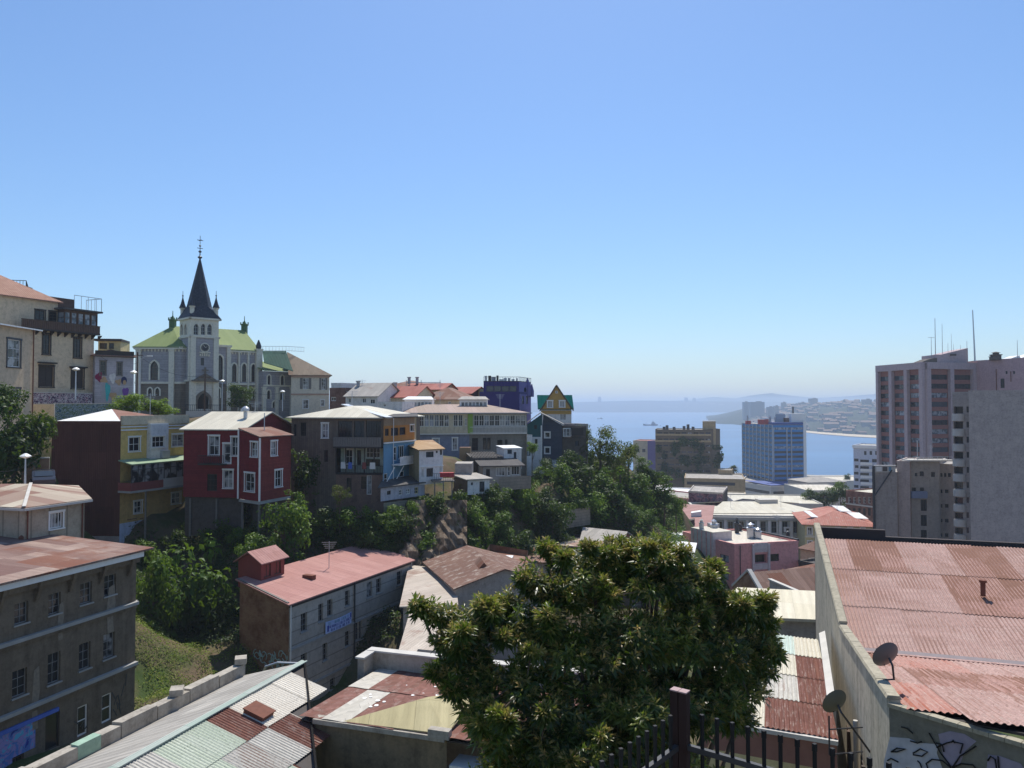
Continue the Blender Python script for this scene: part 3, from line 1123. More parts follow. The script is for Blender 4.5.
# ================================================================== four-storey block, lower left
e1 = Vector((.30, .954))
C0 = G(136.5, 51, 550)
fp = [C0 - e1 * 18, C0, C0 + Vector((-.954, .3)) * 11.5, C0 - e1 * 18 + Vector((-.954, .3)) * 11.5]
plaster('old_facade', (.15, .115, .08), .85, dc=(.05, .038, .026), streak=1.0)
mural('mural_blue', [(.03, .05, .3), (.1, .2, .5), (.28, .25, .5), (.1, .4, .6), (.45, .3, .5)], .9)
B0 = Bld('apartment_building', 'four-storey weathered brown apartment building with rusty roof and blue mural at lower left', 'building', fp, 36, Z(554, 51), MATS['old_facade'])
z47 = Z(700, 49)
wl = [((45 / 3.097, 520 + 250 / 3.097, 87 / 3.097, 520 + 326 / 3.097), SASH), ((48.5, 591.5, 60.8, 615.5), SASH), ((80, 581, 92, 605), SASH), ((104.3, 573.3, 115.8, 596.5), SASH),
  ((12.2, 667, 27, 698.5), SASH), ((47.8, 650.8, 60.4, 685), SASH), ((79, 641, 90.5, 671), SASH), ((103.3, 631.5, 114.6, 659.7), SASH),
  ((77.5, 703.4, 87.8, 737.5), dict(DOORW, label='glazed door with white frame and scribbled lower panel')), ((101.8, 691.8, 112, 724), DOORW),
  ((45.4, 709, 59.5, 752), dict(DOORD, label='tall brown wooden street door')), ((10, 735, 24, 768), dict(WD, frame='brown_wood', grid=(2, 4)))]
# continue the row of windows to the left of the frame
A_, t_, n_, L_ = B0.fr(0)
for u in (1.2, 4.0, 6.6):
 for zb in (46.9, 43.2):
  wl.append((('m', u, zb, 1.1, 1.9), SASH))
B0.walls({0: wl})
B0.shed(metal('roof_patch', (.17, .1, .085), (.36, .27, .22), .5, sheet=(1.1, 3.5), pitch=.18, stain=.5), [Z(554, 51) + .35] * 2 + [Z(554, 51) + 1.0] * 2, .75, .12)
zt = Z(554, 51)
B0.band(0, zt - .12, .34, .62, 'white_paint', 'gutter', label='white painted gutter board')
B0.band(0, zt - .5, .36, .3, 'old_facade')
for py in (604, 664):
 B0.band(0, Z(py, 51), .2, .28, 'concrete')
 B0.band(0, Z(py, 51) - .22, .2, .14, 'old_facade')
B0.band(1, Z(604, 51), .2, .22, 'concrete')
# brackets under the eave and at each floor
for i in range(8):
 b = MB()
 u = L_ - .8 - i * 2.25
 o = A_ + t_.xy * u
 q = V3(o, zt - .1) + n_ * .02
 b.prism([q, q + n_ * .5, q + n_ * .42 - Vector((0, 0, .35)), q + n_ * .12 - Vector((0, 0, 1.15)), q - Vector((0, 0, 1.2))], t_ * .2)
 B0.part('bracket', b, 'old_facade')
for u, z, w, h in ((L_ - 2.3, 47.2, .5, 3), (L_ - 7.5, 43.5, .35, 3.5), (L_ - 5.9, 47.4, .3, 2.2)):
 b = MB()
 q = V3(A_ + t_.xy * u, z - h / 2) + n_ * .005
 b.prism([q, q + t_ * w, q + t_ * w * .8 + Vector((0, 0, h * .3)), q + t_ * w * 1.2 + Vector((0, 0, h * .6)), q + t_ * w + Vector((0, 0, h)), q + t_ * w * .1 + Vector((0, 0, h * .95)), q - t_ * w * .2 + Vector((0, 0, h * .5))], n_ * .012)
 B0.part('plaster_patch', b, plain('old_patch', (.2, .165, .125), .9, .1, .5, 5))
# painted ground floor
b = MB()
u1 = uvrect(fp[0], t_.xy, n_.xy, (40, 690, 44, 740))[1]
zz = Z(697, 47.5)
for (ua, ub, za, zb) in ((0, u1 - 1.95, 36.2, zz), (u1 - 1.95, u1 - .55, 41.0 - .25, zz)):
 b.obox(V3(A_ + t_.xy * ua, za) + n_ * .004, t_ * (ub - ua), n_ * .012, (0, 0, zb - za))
B0.part('mural_painting', b, 'mural_blue', 'blue and violet mural of sea and boats on the ground floor')
b = MB()
b.obox(V3(A_, zz) + n_ * .004, t_ * (u1 + .9), n_ * .12, (0, 0, .22))
B0.part('mural_band', b, 'blue_paint')
for i, (u, h) in enumerate(((L_ - 1.6, 1.5), (L_ - .9, 2.2), (L_ - 4.3, .8))):      # sprayed figures
 b = MB()
 q = V3(A_ + t_.xy * u, 40.3) + n_ * .006
 for k in range(4):
  a0 = q + t_ * random.uniform(-.3, .3) + Vector((0, 0, k * h / 4))
  b.bar(a0, a0 + t_ * random.uniform(-.4, .4) + Vector((0, 0, h / 3)), .07, up=n_, h=.012)
 B0.part('graffiti', b, 'dark_paint')
b = MB()
c = P(21, 549, 52)
b.lathe((c.x, c.y, c.z - .25), [(.09, 0), (.09, .75), (.13, .75), (.13, .9), (.17, .9), (.17, 1.05), (.05, 1.15)], 10)
B0.part('vent_pipe', b, 'rusty_iron')
# ================================================================== beige house behind it
f0, f1 = G(26.6, 52), G(86, 56.5)
fp = [G(-45, 54), f0, f1, f1 + Vector((-6, 9)), G(-45, 66)]
B1 = Bld('house', 'low beige plaster house with striped hipped roof just behind the four-storey building', 'house', fp, 45.5, Z(507, 52), plaster('wall_beige_panel', (.37, .3, .22), .4, boards=-1.4), )
B1.walls({1: [((49.7, 511.5, 62.5, 529), dict(WT, grid=(4, 1), frame='white_paint'))]})
o = B1.off(.45)
z = Z(507, 52)
r1, r2 = Vector((G(32, 60).x, 60, z + .75)), Vector((G(-45, 60).x, 60, z + .75))
metal('roof_stripe', (.2, .11, .085), (.46, .41, .32), .35, sheet=(1.3, 8), pitch=.25, stain=.2)
V = [V3(p, z + .02) for p in o]
B1.slabs([[V[0], V[1], r1, r2], [V[1], V[2], r1], [V[2], V[3], r1], [V[3], V[4], r2, r1]], MATS['roof_stripe'], .16)
b = MB()
for a, c in ((V[0], V[1]), (V[1], V[2])):
 b.bar(a + Vector((0, 0, -.14)), c + Vector((0, 0, -.14)), .16)
b.bar(V[1] + Vector((0, 0, .1)), r1 + Vector((0, 0, .08)), .22, h=.05)
B1.part('gutter', b, 'pale_concrete')
A_, t_, n_, L_ = B1.fr(1)
for u in (.15, L_ - .25):
 b = MB()
 b.tube([V3(A_ + t_.xy * u, 45.6) + n_ * .08, V3(A_ + t_.xy * u, z - .2) + n_ * .08], .05)
 B1.part('drainpipe', b, 'rusty_iron')
# ================================================================== rust and yellow house
p0, p1, p2 = G(52, 82.5), G(121, 82), G(188, 91)
fp = [p0, p1, p2, p2 + (p0 - p1)]
zt, zb = Z(421, 82), 44.2
plaster('wall_yellow', (.55, .38, .13), .3)
plaster('wall_dull_yellow', (.42, .27, .1), .45)
metal('wall_rust', (.085, .032, .026), (.12, .045, .036), .2, rc=(.075, .03, .024), sheet=(.95, 2.9), pitch=.2, rough=.8, bump=.3, stain=.5, line=.3, spec=.15)
B2 = Bld('house', 'tall house with rust sheet side wall, yellow front and glazed balcony on the hill edge', 'house', fp, zb, zt, MATS['wall_yellow'])
up_w = [((128.8, 436.9, 139.8, 451.5), WT), ((172, 434, 184, 446.5), WT)]
lo_w = [((134, 500.6, 141.6, 513.5), WT), ((171.5, 492, 180.3, 504), WT)]
bot = [((124.5, 535, 128.5, 545), W_), ((130, 534, 134.5, 544), W_), ((137, 532, 142, 542), W_), ((153, 528, 158, 538), W_), ((164, 526, 169, 536), W_), ((171.5, 524, 176, 533), W_)]
zm1, zm2 = Z(478, 86), Z(522, 86)
wall(B2.root, fp[1], fp[2], zm1, zt, MATS['wall_yellow'], up_w, B2.c)
wall(B2.root, fp[1], fp[2], Z(521, 84), zm1, MATS['wall_dull_yellow'], lo_w, B2.c)
wall(B2.root, fp[1], fp[2], zb, Z(521, 84), plaster('wall_pale_blue', (.4, .45, .56), .5), bot, B2.c)
wall(B2.root, fp[0], fp[1], zb + 2.0, zt, MATS['wall_rust'], (), B2.c, label='side wall clad in dark rust-brown sheets')
wall(B2.root, fp[0], fp[1], zb - 2, zb + 2.0, MATS['concrete_wall'], (), B2.c)
wall(B2.root, fp[2], fp[3], zb, zt, MATS['wall_yellow'], (), B2.c)
wall(B2.root, fp[3], fp[0], zb, zt, MATS['wall_rust'], (), B2.c)
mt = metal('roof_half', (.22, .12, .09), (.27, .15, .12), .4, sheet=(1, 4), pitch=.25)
a, b_, c, d = [V3(p, zt - .05) for p in B2.off(-.15)]
apx = Vector((G(111.7, 88).x, 88, zt + 1.25))
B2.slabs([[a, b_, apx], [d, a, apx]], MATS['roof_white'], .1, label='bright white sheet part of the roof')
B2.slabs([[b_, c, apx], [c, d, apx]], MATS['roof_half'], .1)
A_, t_, n_, L_ = B2.fr(1)
b = MB()
b.obox(V3(A_, zt - .45) - n_ * .1, t_ * L_, n_ * .3, (0, 0, 1.0))
B2.part('parapet', b, 'plaster_cream')
B2.band(1, zt - 1.05, .14, .2, 'white_paint')
B2.band(1, zt - .7, .12, .16, 'white_paint')
def px_u(bl, i, px, py=430):
 A, t, n, L = bl.fr(i)
 return uvrect(A, t.xy, n.xy, (px - .2, py - 1, px + .2, py + 1))[0]
# protruding white bay with window and air conditioner
ua, ub = px_u(B2, 1, 147), px_u(B2, 1, 165)
za, zc = Z(465, 85), Z(425, 85)
bay = [A_ + t_.xy * ua + n_.xy * .02, A_ + t_.xy * ua + n_.xy * .55, A_ + t_.xy * ub + n_.xy * .55, A_ + t_.xy * ub + n_.xy * .02]
bc = sum(bay, Vector((0, 0))) / 4
for i in range(3):
 wall(B2.root, bay[i], bay[i + 1], za, zc, MATS['plaster_white'], [((152, 436, 164.5, 447.5), dict(WT, grid=(3, 2)))] if i == 1 else (), bc, label='white bay wall')
b = MB()
b.prism([V3(p, zc) for p in bay], (0, 0, .15))
B2.part('bay_roof', b, 'white_paint')
b = MB()
b.obox(V3(A_ + t_.xy * ((ua + ub) / 2 + .1), Z(459, 85)) + n_ * .56, t_ * 1.1, n_ * .35, (0, 0, .85))
ac = B2.part('air_conditioner', b, 'grey_paint')
# glazed balcony with green roof
ue = L_ + 1.2
zf, zr = Z(492, 82.5), Z(466, 82.5)
b = MB()
b.prism([V3(A_ + t_.xy * -.3, zf + .95 + 2.0) + n_ * 1.9, V3(A_ + t_.xy * ue, zf + 2.95) + n_ * 1.9, V3(A_ + t_.xy * ue, zf + 3.35) + n_ * .02, V3(A_ + t_.xy * -.3, zf + 3.35) + n_ * .02], (0, 0, .1))
B2.part('balcony_roof', b, metal('roof_mint', (.25, .34, .22), (.3, .38, .26), .08, sheet=(2, 5), pitch=.3), 'pale green sheet roof over the glazed balcony')
b = MB()
b.obox(V3(A_ + t_.xy * -.3, zf) + n_ * .02, t_ * (ue + 3.4), n_ * 1.85, (0, 0, .22))
B2.part('balcony_floor', b, 'concrete')
b = MB()
b.obox(V3(A_ + t_.xy * -.3, zf + .22) + n_ * 1.75, t_ * 4.4, n_ * .1, (0, 0, .85))
b.obox(V3(A_ + t_.xy * -.3, zf + .22) + n_ * .02, t_ * .1, n_ * 1.73, (0, 0, .85))
B2.part('balcony_panel', b, plain('panel_red', (.2, .05, .045), .7), 'dull red balcony panel')
b = MB()
b.obox(V3(A_ + t_.xy * 4.1, zf + .22) + n_ * 1.75, t_ * (ue - 1.0), n_ * .1, (0, 0, .95))
B2.part('balcony_parapet', b, 'pale_concrete', 'plain concrete balcony parapet')
b = MB()
k = 12
for i in range(k + 1):
 q = V3(A_ + t_.xy * (-.25 + (ue) * i / k), zf + 1.05) + n_ * 1.8
 b.bar(q, q + Vector((0, 0, 1.85)), .07, up=(0, 1, 0))
b.bar(V3(A_ + t_.xy * -.25, zf + 2.4) + n_ * 1.8, V3(A_ + t_.xy * ue, zf + 2.4) + n_ * 1.8, .06)
bf = B2.part('balcony_frame', b, 'dark_wood')
b = MB()
b.obox(V3(A_ + t_.xy * -.2, zf + 1.05) + n_ * 1.77, t_ * ue, n_ * .01, (0, 0, 1.85))
b.build('balcony_glass', MATS['glass_curtain'], B2.root)
for u in (1.8, ue - .3):
 b = MB()
 q = V3(A_ + t_.xy * u, zb) + n_ * 1.7
 b.bar(q, q + Vector((0, 0, zf - zb)), .16, up=(0, 1, 0))
 B2.part('post', b, 'grey_wood')
b = MB()
for k in range(3):
 q = V3(A_ + t_.xy * (L_ + .4 + k * 1.3), zf - .1) + n_ * 1.6
 b.bar(q, q - n_ * 1.5 - Vector((0, 0, 3.2)) - t_ * .6, .1)
B2.part('strut', b, 'grey_wood')
# orange painted area and lean-to canopy below
b = MB()
b.obox(V3(A_ + t_.xy * px_u(B2, 1, 165, 500), Z(522, 88)) + n_ * .003, t_ * 3.3, n_ * .01, (0, 0, 2.9))
B2.part('painted_panel', b, plain('orange_wash', (.4, .2, .04), .8), 'warm orange painted wall panel') if False else None
b = MB()
u0 = px_u(B2, 1, 170, 520)
q = V3(A_ + t_.xy * u0, Z(520, 90)) + n_ * .02
b.prism([q, q + t_ * 3.6, q + t_ * 4.2 + n_ * 2.4 - Vector((0, 0, 1.1)), q + n_ * 2.4 - Vector((0, 0, 1.1))], (0, 0, .08))
B2.part('awning', b, 'roof_white', 'slanting white sheet awning')
b = MB()
for i in range(3):
 q = V3(A_ + t_.xy * (1.0 + i * 1.7), Z(517 + i, 85)) + n_ * .03
 b.tube([q, q + t_ * 1.2], .04)
B2.part('pipe', b, 'rusty_iron')
# flag on the terrace
c = V3(A_ + t_.xy * (L_ + 1.3) + n_.xy * 1.5, zf + 1.1)
fl = thing('flag', 'red, white and blue flag hanging from a thin pole on the yellow house terrace', 'flag', c)
b = MB()
b.tube([c - Vector((0, 0, 1.0)), c + Vector((0, 0, 3.6))], .035, 6)
b.build('pole', MATS['galvanised'], fl)
top = c + Vector((.05, 0, 3.4))
for nm, z0, z1, mt in (('blue_canton', 0, -.55, 'blue_paint'), ('white_stripe', -1.0, -1.9, 'white_paint'), ('red_stripe', -.5, -1.05, 'red_paint')):
 b = MB()
 b.obox(top + Vector((0, 0, z1)), (.45, .12, -.1), (.01, .02, 0), (0, 0, z0 - z1))
 b.build(nm, MATS[mt], fl)
# ================================================================== red house
q0, q1, q2 = G(184, 83.2), G(243, 82), G(293, 94)
fp = [q0, q1, q2, q2 + (q0 - q1)]
B3 = Bld('house', 'dark red boarded house on stilts with cream gabled roof between yellow and grey houses', 'house', fp, Z(498, 82), Z(429, 82), MATS['boards_red'])
z3 = Z(429, 82)
B3.gable(MATS['roof_cream'], Z(412, 88.5) - z3, .35, 0, wins={0: [((209, 436, 219, 455), WT), ((223.7, 443.7, 230.6, 463), dict(WT, door=True, grid=(1, 2))), ((231.5, 437, 238.7, 455.6), WT),
                ((223.7, 470, 232.7, 488), WT), ((207, 474, 217, 491), WD)]})
e0, e1_, e2_ = G(239.5, 80.4), G(260, 78), G(291, 83)
ext = [e0, e1_, e2_, e2_ + (e0 - e1_)]
ec = sum(ext, Vector((0, 0))) / 4
ze, zl = Z(438, 78), Z(501.5, 78)
plaster('boards_brick_red', (.19, .04, .034), .5, boards=.18)
wall(B3.root, e0, e1_, zl, ze, MATS['boards_red'], [((251, 442, 257.7, 456.7), WT), ((245, 472.7, 254.6, 491.7), WT)], ec, cap=[(0, ze + .75)], label='front wall of the red extension')
wall(B3.root, e1_, e2_, zl, ze, MATS['boards_brick_red'], [((271, 441, 276.7, 455.6), WT), ((275, 469.6, 281.7, 487), WT)], ec, label='brick-red side wall of the extension')
wall(B3.root, e2_, ext[3], zl, ze, MATS['boards_red'], (), ec)
b = MB()
oo = [e0 + Vector((-.1, -.1)), e1_ + Vector((.1, -.35)), e2_ + Vector((.35, 0)), ext[3]]
b.prism([V3(oo[0], ze + .85), V3(oo[1], ze + .05), V3(oo[2], ze + .05), V3(oo[3], ze + .85)], (0, 0, .1))
B3.part('roof', b, 'roof_brown', 'rusty lean-to roof over the extension')
b = MB()
for p, za, zb_ in ((e0 + Vector((-.06, -.04)), zl, ze + .8), (e1_ + Vector((.03, -.06)), zl, ze)):
 b.box(V3(p, (za + zb_) / 2), .16, .16, zb_ - za)
B3.part('corner_board', b, 'white_paint')
for p, za in ((e1_ + Vector((-.1, .3)), 47), (e1_.lerp(e2_, .62) + Vector((-.3, .2)), 47), (e0 + Vector((.3, .3)), 47), (q0.lerp(q1, .55) + Vector((0, .4)), 47), (q0.lerp(q1, .1) + Vector((0, .4)), 46)):
 b = MB()
 b.box(V3(p, (za + zl - .3) / 2), .2, .2, zl - .3 - za)
 B3.part('stilt', b, 'grey_wood')
b = MB()
b.prism([V3(p, zl - .32) for p in ext], (0, 0, .3))
B3.part('floor_slab', b, 'concrete')
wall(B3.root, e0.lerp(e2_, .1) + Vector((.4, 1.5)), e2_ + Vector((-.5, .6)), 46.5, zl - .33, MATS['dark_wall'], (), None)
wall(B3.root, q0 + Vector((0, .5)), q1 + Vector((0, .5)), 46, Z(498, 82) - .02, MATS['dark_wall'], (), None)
c = P(245.5, 415.5, 86)
b = MB()
b.lathe(c - Vector((0, 0, .5)), [(.22, 0), (.22, .9), (.4, 1.0), (.4, 1.3), (.12, 1.55)], 10)
b.box(c + Vector((-.25, -.1, .6)), .5, .3, .35, .4)
B3.part('roof_vent', b, 'galvanised')
b = MB()
b.tube([c + Vector((3.4, -4, -2)), c + Vector((3.4, -4, 0.3))], .05, 6)
B3.part('pipe', b, 'galvanised')
# small balcony on the red front
A_, t_, n_, L_ = B3.fr(0)
b = MB()
ub = px_u(B3, 0, 207, 463)
b.obox(V3(A_ + t_.xy * (ub - .5), Z(465, 82)) + n_ * .02, t_ * 2.9, n_ * .9, (0, 0, .12))
B3.part('balcony_floor', b, 'dark_wood')
railing(B3.root, [V3(A_ + t_.xy * (ub - .5), Z(465, 82) + .12) + n_ * .85, V3(A_ + t_.xy * (ub + 2.4), Z(465, 82) + .12) + n_ * .85], .9, MATS['dark_wood'], .2, .02)
# ================================================================== grey galleried house
fp = quadfp((291.5, 90), (384, 88), 14)
zt = Z(417.5, 88)
B4 = Bld('house', 'old grey timber house with three storeys of open galleries and pale roof above the ravine', 'house', fp, 47.2, zt, MATS['boards_dark'])
A_, t_, n_, L_ = B4.fr(0)
uG = px_u(B4, 0, 336.6, 430)
gx = A_ + t_.xy * uG
m2, m3 = Z(447, 88), Z(474, 88)
wall(B4.root, fp[0], gx, 47.2, zt, MATS['boards_dark'], [((322, 423.5, 328, 437.8), WT), ((300.5, 422.5, 306, 436), WD), ((293.5, 424, 296.5, 436), WD), ((324, 450, 328, 462), WD)], B4.c)
wall(B4.root, gx, fp[1], m2, zt, MATS['boards_dark'], [((338, 421, 352, 444), dict(WD, grid=(5, 6), fw=.05)), ((354, 421, 364, 444), dict(WD, grid=(3, 5), fw=.05)), ((366, 421, 381, 444), dict(WD, grid=(6, 6), fw=.05))], B4.c, label='lattice gallery wall')
wall(B4.root, gx + V3(n_, 0).xy * -1.3, fp[1] - n_.xy * 1.3, m3, m2, plaster('wall_mint', (.4, .44, .36), .3), [((345.5, 449.5, 352.5, 464), dict(WT, glass='glass_dark')), ((357, 450, 361, 465), DOORD), ((366, 447.5, 380, 458), dict(WD, frame='white_paint', grid=(4, 2))), ((366, 459, 380, 466), WD)], B4.c, label='pale green wall behind the open gallery')
wall(B4.root, gx, fp[1], 47.2, m3, plaster('wall_brick_worn', (.19, .12, .09), .7), [((346.5, 478, 351.5, 492), WD), ((361, 476.5, 366.5, 489), WD), ((366.5, 475.5, 371.5, 494.5), dict(W_, grid=(1, 2)))], B4.c, label='worn reddish lower wall')
for i in (1, 2, 3):
 wall(B4.root, fp[i], fp[(i + 1) % 4], 47.2, zt, MATS['boards_dark'], (), B4.c)
for zf_, mat, h in ((m2, 'grey_wood', 1.1), (m3, 'dark_wood', .9)):
 b = MB()
 b.obox(V3(gx, zf_ - .12) + (-n_ * 1.3 if zf_ == m3 else n_ * .02), t_ * (L_ - uG), n_ * (1.3 if zf_ == m3 else .9) + n_ * (.1 if zf_ == m3 else 0), (0, 0, .14))
 B4.part('gallery_floor', b, 'dark_wood')
 d_ = .85 if zf_ == m2 else .02
 if zf_ == m2:
  b = MB()
  for k in range(20):
   b.obox(V3(gx + t_.xy * k * (L_ - uG) / 20, zf_ + .05) + n_ * d_, t_ * ((L_ - uG) / 20 - .03), n_ * .04, (0, 0, h - .1))
  b.obox(V3(gx, zf_ + h - .05) + n_ * (d_ - .03), t_ * (L_ - uG), n_ * .1, (0, 0, .08))
  B4.part('railing', b, mat)
 else:
  railing(B4.root, [V3(gx, zf_) + n_ * d_, V3(fp[1], zf_) + n_ * d_], h, MATS[mat], .18, .025)
for k in range(6):
 b = MB()
 q = V3(gx + t_.xy * k * (L_ - uG) / 5.0, m3) + n_ * .02
 b.bar(q, q + Vector((0, 0, m2 - m3)), .12, up=(0, 1, 0))
 B4.part('post', b, 'dark_wood')
B4.hip(MATS['roof_cream'], Z(405, 96) - zt - .1, .5, inset=4.5)
b = MB()
a_ = P(344.5, 404.5, 96)
c_ = P(389, 417.5, 87)
b.bar(a_, c_, .9, h=.12)
B4.part('gutter', b, 'galvanised')
# ================================================================== orange and blue house
p0, p1 = G(383.6, 87.2), G(414.5, 94.5)
nn_ = perp_away(p0, p1)
fp = [p0, p1, p1 + Vector((-.5, 6)), p0 + Vector((.5, 7))]
zt = Z(418, 87)
B5 = Bld('house', 'narrow house with orange top floor and light blue lower floors beside the galleries', 'house', fp, Z(489, 87), zt, MATS['plaster_tan'])
s1, s2, s3 = Z(443, 87), Z(466, 87), Z(489, 87)
s0 = Z(426, 87)
plain('paint_orange', (.36, .15, .035), .75, .2, .2, 2)
plain('paint_sky', (.12, .24, .34), .75, .2, .2, 2)
wall(B5.root, fp[0], fp[1], s0, zt, plaster('wall_scrawled', (.27, .18, .11), .8, scale=2), (), B5.c)
wall(B5.root, fp[0], fp[1], s1, s0, MATS['paint_orange'], [((385, 428.5, 389, 436), DK), ((391, 427.5, 398.5, 436), DK), ((399.5, 427, 405.5, 435), DK), ((410, 424.6, 413.6, 431.5), dict(WT, grid=(1, 1), tw=.08))], B5.c, label='orange painted upper wall')
wall(B5.root, fp[0], fp[1], s2, s1, MATS['paint_sky'], [((394, 446.5, 397, 461), DOORW), ((398.3, 445, 404.5, 459.5), dict(DOORW, grid=(3, 1)))], B5.c, label='light blue wall')
wall(B5.root, fp[0], fp[1], s3, s2, MATS['paint_sky'], [((384, 473, 388, 485), DOORW), ((400, 470.5, 404.5, 482.5), DOORW)], B5.c)
for i in (1, 2, 3):
 wall(B5.root, fp[i], fp[(i + 1) % 4], s3, zt, MATS['plaster_tan'], (), B5.c)
B5.shed(MATS['roof_dark'], [zt + .1] * 2 + [zt + .4] * 2, .45)
A_, t_, n_, L_ = B5.fr(0)
for z in (s1, s2):
 b = MB()
 b.obox(V3(A_ + t_.xy * (2.0 if z == s2 else 0), z - .1) + n_ * .02, t_ * (L_ - (2.0 if z == s2 else 0)), n_ * (1.1 if z == s2 else .25), (0, 0, .14))
 B5.part('balcony_floor' if z == s2 else 'cornice', b, 'white_paint')
b = MB()
b.obox(V3(A_ + t_.xy * 2.0, s2 + .04) + n_ * 1.05, t_ * (L_ - 2.0), n_ * .05, (0, 0, .85))
B5.part('balcony_panel', b, 'plaster_white')
b = MB()
for u in (1.0, 3.2):
 q = V3(A_ + t_.xy * u, s2 - .2) + n_ * .9
 b.bar(q, q - n_ * .8 - Vector((0, 0, 1.9)) - t_ * .7, .08)
b.bar(V3(A_ + t_.xy * 2.1, s3 - 1) + n_ * .15, V3(A_ + t_.xy * 2.1, zt) + n_ * .15, .07, up=(0, 1, 0))
B5.part('strut', b, 'white_paint')
b = MB()
b.obox(V3(A_ + t_.xy * (L_ + .2), s2 + 1.0) + n_ * 1.0, t_ * .9, n_ * .05, (0, 0, 1.0))
B5.part('hanging_cloth', b, 'red_paint', 'small red cloth hung at the balcony end')
B5b = Bld('annex', 'long low whitewashed annex under the light blue house on the ravine edge', 'shed', [G(381, 85), G(425, 91), G(425, 91) + Vector((-.5, 3)), G(381, 85) + Vector((0, 3))], Z(501, 85.5), Z(487, 86), plaster('wall_whitewash', (.38, .36, .38), .7))
B5b.walls({0: [((387, 490.5, 391, 495), DK), ((399, 489.5, 402.5, 495.5), dict(W_, glass='glass_curtain')), ((406, 488.5, 410.5, 494.5), W_), ((414.5, 487, 418.5, 494), dict(W_, frame='plaster_yellow'))]})
B5b.shed(MATS['roof_dark'], [Z(487, 86) + .1] * 2 + [Z(487, 86) + .7] * 2, .35)
# ================================================================== small white house
fp = quadfp((419.3, 90), (443, 92.3), 6.5)
fp[3] = fp[0] + Vector((-3.0, 6.0))
fp[2] = fp[1] + Vector((-2.0, 6.0))
zt = Z(450, 90)
B6 = Bld('house', 'small white two-storey cube house with brown roof on the ravine edge', 'house', fp, Z(485, 90), zt, MATS['plaster_white'])
B6.walls({0: [((426, 451.5, 433.7, 457.5), DK), ((436, 450.8, 437.8, 453), DK), ((440, 449.5, 442.3, 455), DK), ((421.6, 468.6, 424, 477.4), W_), ((426.5, 468, 433.2, 477), dict(DK, grid=(3, 1))), ((439.5, 466.5, 441.5, 475), W_)]},
   {3: plaster('wall_ochre_side', (.34, .28, .17), .7)})
B6.band(0, Z(467.5, 90), .12, .1, 'white_paint')
B6.shed(metal('roof_ochre', (.34, .22, .12), (.42, .3, .18), .35, sheet=(1, 3), pitch=.2), [zt + .05] * 2 + [zt + .8] * 2, .25)
tb = thing('balcony', 'plank terrace with red blanket over its rail beside the small white house', 'terrace', P(441, 482, 89))
b = MB()
q = P(432, 482, 89.5)
b.obox(q, (2.6, .3, 0), (-.5, 2.6, 0), (0, 0, .15))
b.build('floor', MATS['grey_wood'], tb)
for k in range(3):
 b = MB()
 b.bar(q + Vector((.3 + k * 1.0, .2, -2.5)), q + Vector((.3 + k * 1.0, .2, 0)), .12, up=(0, 1, 0))
 b.build('post', MATS['grey_wood'], tb)
railing(tb, [q + Vector((0, 0, .15)), q + Vector((2.6, .3, .15))], .8, MATS['dark_wood'], .25)
b = MB()
b.obox(q + Vector((.9, .05, .55)), (1.6, .18, 0), (.04, -.12, 0), (.02, .1, .5))
b.obox(q + Vector((.9, .1, 1.0)), (1.6, .18, 0), (-.1, .6, 0), (0, 0, .06))
b.build('blanket', MATS['red_paint'], tb, label='red blanket')
# ================================================================== long gallery building
p0, p1 = G(396, 116.5), G(526.8, 121)
nn_ = perp_away(p0, p1)
fp = [p0, p1, p1 + nn_ * 13, p0 + nn_ * 13]
zt, zm = Z(413, 118), Z(433.5, 118)
B7 = Bld('building', 'long two-storey building with glazed upper gallery, green post and pinkish flat roof', 'building', fp, 48.5, zt, MATS['plaster_cream'])
A_, t_, n_, L_ = B7.fr(0)
uM = px_u(B7, 0, 470, 430)
gm = A_ + t_.xy * uM
glz = dict(W_, frame='white_paint', grid=(2, 2), glass=['glass_pale', 'glass_curtain', 'glass_dark'])
wins = [((419.5 + i * 5.0, 414.6, 424 + i * 5.0, 426.5), glz) for i in range(6)] + [((453.5, 414.6, 458, 426.3), glz), ((458.5, 414.6, 462.7, 426.3), glz), ((465, 418, 467, 426), glz)]
wall(B7.root, fp[0], gm, zm, zt, MATS['plaster_cream'], wins, B7.c)
wins = [((474 + i * 5.2, 415, 478.9 + i * 5.2, 426.0), glz) for i in range(10)]
wall(B7.root, gm, fp[1], zm, zt, plaster('wall_gallery', (.33, .3, .25), .4), wins, B7.c)
lowA = [((432.7, 438.7, 439, 444), WT), ((452.5, 438, 457.3, 450), WT)]
lowB = [((472, 438, 478, 450.6), WD), ((483, 437.7, 486.5, 449.6), dict(WD, grid=(1, 3))), ((487, 437.7, 490.6, 449.6), dict(WD, grid=(1, 3))), ((497.3, 439.8, 502.5, 450), DOORD), ((505, 439.5, 507.5, 445), WD)]
ins = n_.xy * -.5
wall(B7.root, fp[0] + ins, gm + ins, 48.5, zm, plaster('wall_slate_blue', (.19, .2, .25), .5), lowA, B7.c, label='slate-blue lower wall')
wall(B7.root, gm + ins, fp[1] + ins, 48.5, zm, plaster('wall_drab', (.2, .175, .145), .6), lowB, B7.c, label='drab brown lower wall')
for i in (1, 2, 3):
 wall(B7.root, fp[i], fp[(i + 1) % 4], 48.5, zt, MATS['plaster_cream'], (), B7.c)
b = MB()
b.prism([V3(p, zm - .15) for p in (fp[0], fp[1], fp[1] + ins * 1.2, fp[0] + ins * 1.2)], (0, 0, .15))
B7.part('floor_slab', b, 'white_paint')
b = MB()
for k in range(12):
 b.obox(V3(A_ + t_.xy * (2.6 + k * (uM - 2.9) / 12), zm + .05) + n_ * .02, t_ * ((uM - 2.9) / 12 - .04), n_ * .06, (0, 0, .95))
